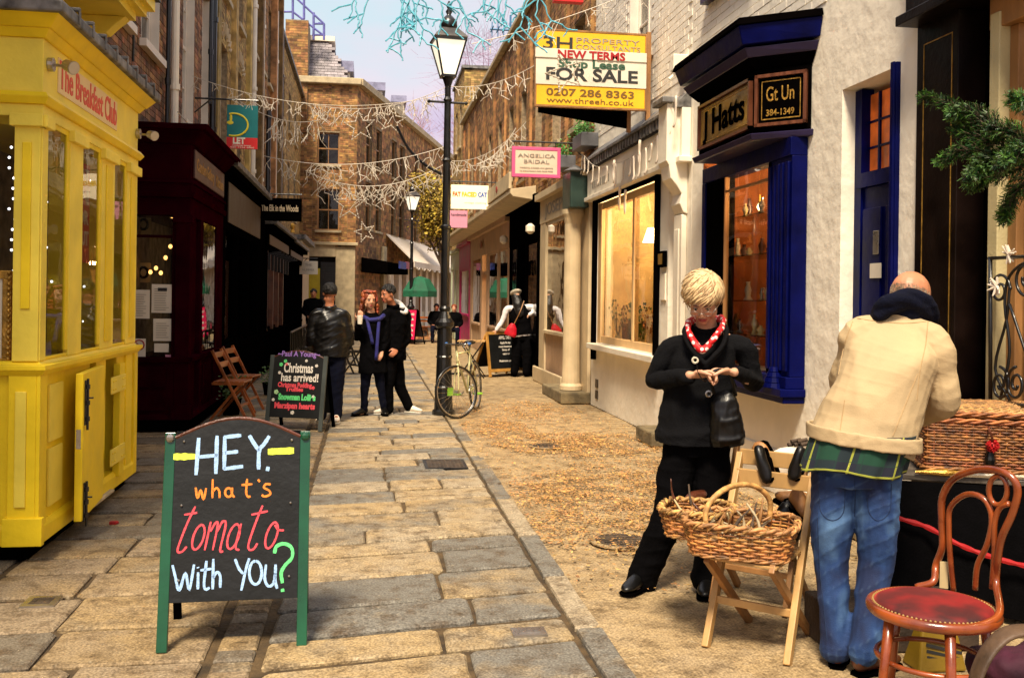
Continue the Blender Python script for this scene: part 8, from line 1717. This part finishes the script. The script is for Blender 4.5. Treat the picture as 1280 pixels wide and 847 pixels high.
# ---- distant figures
def far_person(label, px, py, Y_, hx, hy, topm, seated=False, facing=1, seed=1, skinm=skin_t, hairm=hair_bk):
    base = atY(px, py, Y_); base.z = 0; V, Rt, P_ = frame(base); sc_ = 1.0; q = lambda x, z, k=0: base + Rt * x + V * k + Z3 * z
    dz = -.40 if seated else 0; c = q(0, 1.60 + dz, 0); Fw = (-V * facing - Z3 * .1).normalized(); Rr = Fw.cross(Z3).normalized(); U = Rr.cross(Fw).normalized(); f = -V * facing
    J = dict(neck=q(0, 1.45 + dz), chest=q(0, 1.28 + dz), waist=q(0, 1.05 + dz), pelvis=q(0, .90 + dz), hem=q(0, .85 + dz), sL=q(-.18, 1.38 + dz), sR=q(.18, 1.38 + dz), eL=q(-.25, 1.12 + dz), eR=q(.25, 1.12 + dz), wL=q(-.14, 1.0 + dz) + f * .25, wR=q(.14, 1.0 + dz) + f * .25)
    if seated: J.update(hL=q(-.1, .50), hR=q(.1, .50), kL=q(-.12, .50) + f * .42, kR=q(.12, .50) + f * .42, aL=q(-.12, .08) + f * .42, aR=q(.12, .08) + f * .42)
    else: J.update(hL=q(-.09, .86), hR=q(.09, .86), kL=q(-.1, .48), kR=q(.1, .48), aL=q(-.1, .08), aR=q(.1, .08))
    J.update(tL=J['aL'] + f * .2, tR=J['aR'] + f * .2)
    RD = dict(sw=.14, cw=.2, cd=.14, ww=.19, wd=.14, mw=.2, md=.15, hw=.16, hd=.12, lw=(.10, .095, .08, .07, .068)); RD['as'] = .07
    t, _, _ = person(label, base, J, RD, skinm, topm, navy_c, vox=.018, head=(c, Rr, Fw, U), shoem=blackp, seed=seed); hair_cap(t, c, Rr, Fw, U, 1.0, hairm, 80, .03, .05, seed=seed, r0=.008, down=.3); return t
far_person('dark clothed man standing in front of the far yellow door', 391, 432, 26.0, 0, 0, dark_c, facing=1, seed=61)
far_person('man in black seated at a cafe table under the green awning', 545, 421, 33.0, 0, 0, dark_c, True, 1, 62)
far_person('red haired person in dark coat seated behind the lamp post', 567, 424, 31.0, 0, 0, dark_c, True, 1, 63, skin, hair_rd)
# ------------------------------------------------------------------ far end: awnings, seats, bag, tree
SMp = lambda u, n, z: SM(u, n, z)
t = thing('white_awning', 'long white shop awning on the far side building', 'awning', SM(20, .8, 2.5)); mb = MB(); mb.prism([SM(4.8, n, z) for n, z in ((.02, 4.3), (1.3, 3.1), (1.3, 2.85), (1.26, 2.85), (1.26, 3.06), (.02, 4.24))], SM(20, 0, 0) - SM(0, 0, 0)); mb.build('canvas', cream_c, t)
mb = MB()
for k in range(13): mbx(mb, SM, 5 + k * 1.5, 5.6 + k * 1.5, .003, .2, 0, 3.0)
mb.build('front', cream_c, t); mb = MB(); mbx(mb, SM, 4.8, 24.5, .003, .12, 0, .8); mb.build('riser', cream, t)
for k in range(14): mb = MB(); u = 5.2 + k * 1.2; mb.tube([SM(u, 1.31, 2.82), SM(u + .3, 1.31, 2.75), SM(u + .6, 1.31, 2.82)], .04, 5); mb.build('scallop', cream_c, t)
t = thing('pub_awning', 'dark awning with blue and red strip over the far corner pub', 'awning', SM(6, .6, 2.6)); mb = MB(); mb.prism([SM(.8, n, z) for n, z in ((.02, 3.1), (1.1, 2.9), (1.1, 2.5), (.02, 2.5))], SM(3.6, 0, 0) - SM(0, 0, 0)); mb.build('fascia', blackp, t)
mb = MB(); mbx(mb, SM, 2.6, 3.8, 1.11, 1.16, 2.72, 3.02); mb.build('banner', mat('blue_banner', (.02, .04, .28), .6, .5, 3), t); mb = MB(); mbx(mb, SM, 3.8, 4.4, 1.11, 1.16, 2.75, 3.05); mb.build('red_banner', mat('pinkish_red_banner', (.5, .08, .12), .6, .3, 4), t)
gp_ = thing('green_parasol', 'dark green market parasol beside the far lamp post', 'parasol', (1.2, 33, 0)); pc = atY(525, 345, 33); mb = MB(); n_ = 8
rim_ = [Vector((pc.x +    .62 * math.cos(a), 33 + .62 * math.sin(a), 1.75)) for a in [2 * math.pi * (i + .5) / n_ for i in range(n_)]]; rim2 = [q - Vector((0, 0, .2)) for q in rim_]; mid = [Vector((pc.x + .36 * math.cos(a), 33 + .36 * math.sin(a), 2.15)) for a in [2 * math.pi * (i + .5) / n_ for i in range(n_)]]; tpp = Vector((pc.x, 33, 2.27))
vs = rim2 + rim_ + mid + [tpp]; fs = [(i, (i + 1) % 8, 8 + (i + 1) % 8, 8 + i) for i in range(8)] + [(8 + i, 8 + (i + 1) % 8, 16 + (i + 1) % 8, 16 + i) for i in range(8)] + [(16 + i, 16 + (i + 1) % 8, 24) for i in range(8)]; mb.add(vs, fs); o = mb.build('canopy', green_c, gp_); s = o.modifiers.new('s', 'SOLIDIFY'); s.thickness = .02
mb = MB(); mb.tube([(pc.x, 33, 0), (pc.x, 33, 2.3)], .03, 8); mb.build('pole', wood_m, gp_); mb = MB(); mb.lathe((pc.x, 33, 0), [(.25, 0), (.25, .06), (.05, .1)], 10); mb.build('base', blackm, gp_)
# cafe seats, crate bag with number
fc3 = copy_tree(fc); fc3['label'] = 'folding chair in front of the far cafe under the green parasol'; del fc3['group']; p = atZ(533, 424); move(fc3, (p.x, p.y, 0), rad(160)); fc3.name = 'folding_chair.002'
a = atZ(527, 424); t = thing('canvas_bag', 'brown canvas bag with large dark number standing in the far street', 'bag', (a.x, a.y, 0)); mb = MB(); mb.hexa([Vector((a.x - .28, a.y, 0)), Vector((a.x + .28, a.y, 0)), Vector((a.x + .28, a.y + .3, 0)), Vector((a.x - .28, a.y + .3, 0)), Vector((a.x - .2, a.y + .1, .5)), Vector((a.x + .22, a.y + .1, .45)), Vector((a.x + .22, a.y + .2, .45)), Vector((a.x - .2, a.y + .2, .5))]); mb.build('bag', tan_l, t, bevel=.02); text('143', 'lettering', ink, t, (a.x, a.y + .02, .22), (1, 0, 0), (0, .2, 1), .24, .36, .01)
bistro(p.x + .6, p.y + .5, .3, 'small cafe table in front of the far seated man'); 
# dark tables and chairs behind the leather jacket man
for k, (px, py) in enumerate(((428, 455), (436, 468), (388, 462))):
    q = copy_tree(fc); q['label'] = ['black chair seat half hidden right of the leather jacket man', 'dark terrace chair between the leather jacket man and the couple', 'dark terrace chair left of the leather jacket man'][k]; p = atZ(px, py); move(q, (p.x, p.y, 0), rad(40 + k * 80)); q.name = 'terrace_chair'; del q['group']; q['category'] = 'chair'
    for ch in q.children: ch.data = ch.data.copy(); ch.data.materials[0] = blackm
# autumn tree at the bend
def leaf_tree(name, label, x, y, h_, cx, m, n, R_, sz, trunk=2.2, flat=1.0, seed=1, limbs=9, kind_leaf=True):
    t = thing(name, label, 'tree', (x, y, 0)); r = random.Random(seed); mb = MB(); mb.tube(smoothpath([(x, y, 0), (x + .05, y, trunk * .5), (x - .05, y + .1, trunk)], 4), [lerp(.17, .10, i / 8) for i in range(9)], 8); mb.build('trunk', bark, t, smooth=True)
    br = MB(); ends = []
    for k in range(limbs):
        a = r.uniform(0, 6.28); e_ = Vector((x + cx + R_ * .7 * math.cos(a) * r.uniform(.3, 1), y + R_ * .7 * math.sin(a) * r.uniform(.3, 1), trunk + r.uniform(.25, .95) * (h_ - trunk))); p0 = Vector((x - .05, y + .1, trunk * r.uniform(.75, 1))); md = p0.lerp(e_, .5) + Vector((r.uniform(-.2, .2), r.uniform(-.2, .2), .25)); P_ = smoothpath([p0, md, e_], 5); br.tube(P_, [lerp(.07, .015, i / 10) for i in range(len(P_))], 6); ends.append(e_)
        for j in range(5): b_ = P_[r.randint(3, len(P_) - 1)]; e2 = b_ + Vector((r.uniform(-1, 1), r.uniform(-1, 1), r.uniform(-.1, 1))).normalized() * R_ * r.uniform(.25, .5); br.tube([b_, b_.lerp(e2, .5) + Vector((0, 0, .05)), e2], [.02, .012, .006], 4); ends.append(e2)
    br.build('branch', bark if kind_leaf else m, t)
    if kind_leaf:
        lf = MB()
        for k in range(n):
            c = ends[r.randrange(len(ends))]; q = c + Vector((r.gauss(0, 1), r.gauss(0, 1), r.gauss(0, .8))) * R_ * .17; d = Vector((r.uniform(-1, 1), r.uniform(-1, 1), r.uniform(-1, .4))).normalized() * sz * r.uniform(.6, 1.2); s_ = d.orthogonal().normalized() * d.length * .38; lf.add([q, q + d * .5 + s_, q + d, q + d * .5 - s_], [(0, 1, 2, 3)])
        lf.build('crown', m, t, kind='stuff')
    else:
        tw = MB()
        for k in range(n):
            c = ends[r.randrange(len(ends))]; q = c + Vector((r.gauss(0, 1), r.gauss(0, 1), r.gauss(0, 1))) * R_ * .2; d = (q - c); d = (d.normalized() + Vector((0, 0, .5))).normalized() * r.uniform(.3, .8) * sz; tw.tube([q - d * .4, q, q + d * .5 + Vector((r.uniform(-.1, .1), 0, 0))], [.012, .008, .004], 3)
        tw.build('twigs', m, t, kind='stuff')
    return t
p = atY(530, 400, 44); leaf_tree('autumn_tree', 'yellow leaved autumn tree at the bend of the street', p.x + .9, 45, 7.3, .1, foliage_y, 7000, 1.7, .16, trunk=3.9, seed=3, limbs=12)
q = mat('lilac_twig', (.30, .16, .26), .9, .3, 8, 0)
leaf_tree('bare_tree', 'leafless tree with fine purple twigs behind the rooftops right of the lamp', 8.6, 66, 20, -.5, q, 2600, 4.4, 2.2, trunk=7, seed=5, kind_leaf=False, limbs=14)
leaf_tree('bare_tree', 'thin bare treetop just left of the street lantern post', 3.9, 62, 13.4, 0, mat('pink_twig', (.40, .20, .20), .9, .3, 8, 0), 900, 2.2, 1.6, trunk=5, seed=6, kind_leaf=False)
# ------------------------------------------------------------------ strings of branching Christmas lights
def light_net(label, A, B, m, sag=.3, n=26, drop=.7, seed=1, r=.009, twig=2, stars=(), sway=.15, name='christmas_lights'):
    """garland hung between A and B across the street with dangling forked wires"""
    A = Vector(A); B = Vector(B); rr_ = random.Random(seed); t = thing(name, label, 'Christmas lights', (A + B) / 2); ax_ = (B - A).normalized(); pts = [A.lerp(B, i / 30) - Vector((0, 0, sag * 4 * (i / 30) * (1 - i / 30))) for i in range(31)]
    mb = MB(); mb.tube(pts, r * .8, 5); mb.build('cable', m, t); mb = MB(); bl_ = MB()
    def grow(p_, d, L_, depth):
        q = p_; pl_ = [q]
        w_ = rr_.uniform(-.75, .75)
        for i in range(5): d = (d + ax_ * w_ * (1 if i % 4 < 2 else -.8) + Vector((0, rr_.uniform(-sway, sway), rr_.uniform(-.25, .15)))).normalized(); q = q + d * L_ / 5; pl_.append(q)
        mb.tube(pl_, [r, r * 1.3, r * .95, r * 1.3, r * .9, r * 1.2], 5)
        if depth > 0:
            for s in (-1, 1):
                if rr_.random() < .8: grow(pl_[rr_.randint(2, 5)], (d * .6 + ax_ * s * rr_.uniform(.6, 1.1)).normalized(), L_ * rr_.uniform(.45, .7), depth - 1)
    n = int(n * (.65 if m is led_b else .8)); r *= .68; drop *= (1 if m is led_b else .55); twig = 2 if m is led_b else 1
    for k in range(n):
        i = rr_.uniform(.02, .98); p_ = A.lerp(B, i) - Vector((0, 0, sag * 4 * i * (1 - i))); grow(p_, (Vector((0, 0, -1)) + ax_ * rr_.uniform(-.5, .5)).normalized(), drop * rr_.uniform(.5, 1.1), twig)
    mb.build('wires', m, t, kind='stuff'); return t
def star(label, c, R_, tilt=0, m=None, dirx=(1, 0, 0), r=.016):
    c = Vector(c); x = Vector(dirx).normalized(); t = thing('star_light', label, 'star decoration', c, group='wire star decorations'); mb = MB(); pts = []
    for i in range(10): a = math.pi / 2 + i * math.pi / 5 + tilt; q = R_ if i % 2 == 0 else R_ * .42; pts.append(c + x * q * math.cos(a) + Z3 * q * math.sin(a))
    mb.tube(pts, r, 6, closed=True); f = mb.build('outline', m or led, t); mb = MB()
    for i in range(10):
        for j in range(3): mb.ell(pts[i].lerp(pts[(i + 1) % 10], j / 3), r * 1.4, r * 1.4, r * 1.4, 6)
    mb.build('bulbs', m or led, f); return t
# near string in the open sky at the top (blue against the light)
a = atY(430, -14, 9.5); b = atY(700, -16, 9.5); light_net('blue forked light wires dangling at the top of the sky', a, b, led_b, .04, 36, .42, 3, .0105, 2, sway=.1)
a = atY(590, 55, 10.5); b = atY(900, -60, 10.2); light_net('white forked light wires hanging over the sale board', a, b, led, .10, 26, .34, 4, .006, 2)
a = atY(562, 108, 14); b = atY(700, 60, 13.0); light_net('white wire garland between the lamp post and the right roof', a, b, led, .18, 20, .42, 5, .008, 2)
a = atY(596, 205, 20); b = atY(645, 160, 20); light_net('clump of white lights below the right roofline', a, b, led, .15, 24, .5, 6, .012, 2)
a = atY(240, 95, 14.0); b = atY(556, 118, 14.2); light_net('long white light string crossing the street in front of the letting board', a, b, led, .28, 40, .40, 7, .0055, 2)
a = atY(378, 128, 24); b = atY(560, 108, 26); light_net('white garland below the parapet of the far corner building', a, b, led, .35, 44, .8, 8, .011, 2)
a = atY(330, 195, 22); b = atY(560, 182, 22); light_net('dense white garland across the middle distance', a, b, led, .3, 52, .75, 9, .010, 2)
a = atY(384, 215, 27); b = atY(556, 205, 27); light_net('lower white garland hanging before the far brick facade', a, b, led, .5, 60, 1.0, 10, .012, 2)
a = atY(290, 120, 18); b = atY(400, 150, 20); light_net('white light wires along the left upper facades', a, b, led, .2, 34, .8, 11, .009, 2)
a = atY(556, 200, 21); b = atY(660, 150, 20); light_net('white light wires against the right brick terrace', a, b, led, .3, 30, .6, 12, .010, 2)
a = atX(222, 140, -2.3); b = atX(330, 250, -2.2)
light_net('white light wires hanging before the dark drainpipes on the left', a, atX(352, 265, -2.2), led, .1, 26, .7, 13, .009, 2)
star('upper left wire star before the far corner building', atY(450, 158, 25), .40, .12); star('wire star to the right of the upper left star', atY(490, 150, 25.5), .36, -.15); star('lower wire star in front of the barred far window', atY(437, 256, 26), .42, .0)
star('small wire star near the shutter of the far side facade', atY(456, 290, 30), .32, .3); star('twisted wire star hanging in front of the sale board', atY(706, 92, 10.3), .21, .35, r=.010)
mb = MB(); mb.tube(smoothpath([atY(496, 158, 24), atY(510, 185, 24), atY(530, 205, 24), atY(552, 218, 24)], 5), .035, 6); tag(mb.build('cable', blackm), 'thick dark cable sagging to the lamp post in the middle distance', 'cable')
# TV aerial on the right roof
t = thing('roof_aerial', 'television aerial on the right roof beside the blue lights', 'aerial', (3.6, 26, 7.7)); a = atX(638, 38, 3.75); mb = MB(); mb.tube([(3.75, a.y, 7.6), (3.75, a.y, a.z + .4)], .03, 5); mb.tube([Vector((3.2, a.y, a.z)), Vector((4.3, a.y, a.z))], .03, 5)
for k in range(7): mb.tube([Vector((3.25 + k * .16, a.y - .3, a.z)), Vector((3.25 + k * .16, a.y + .3, a.z)), ], .018, 4); mb.tube([Vector((3.25 + k * .16, a.y, a.z - .2)), Vector((3.25 + k * .16, a.y, a.z + .2))], .018, 4)
mb.build('aerial', mat('steel_blue', (.06, .18, .35), .5, .1, 5, 0), t)
bpy.data.scenes.remove(tsc)
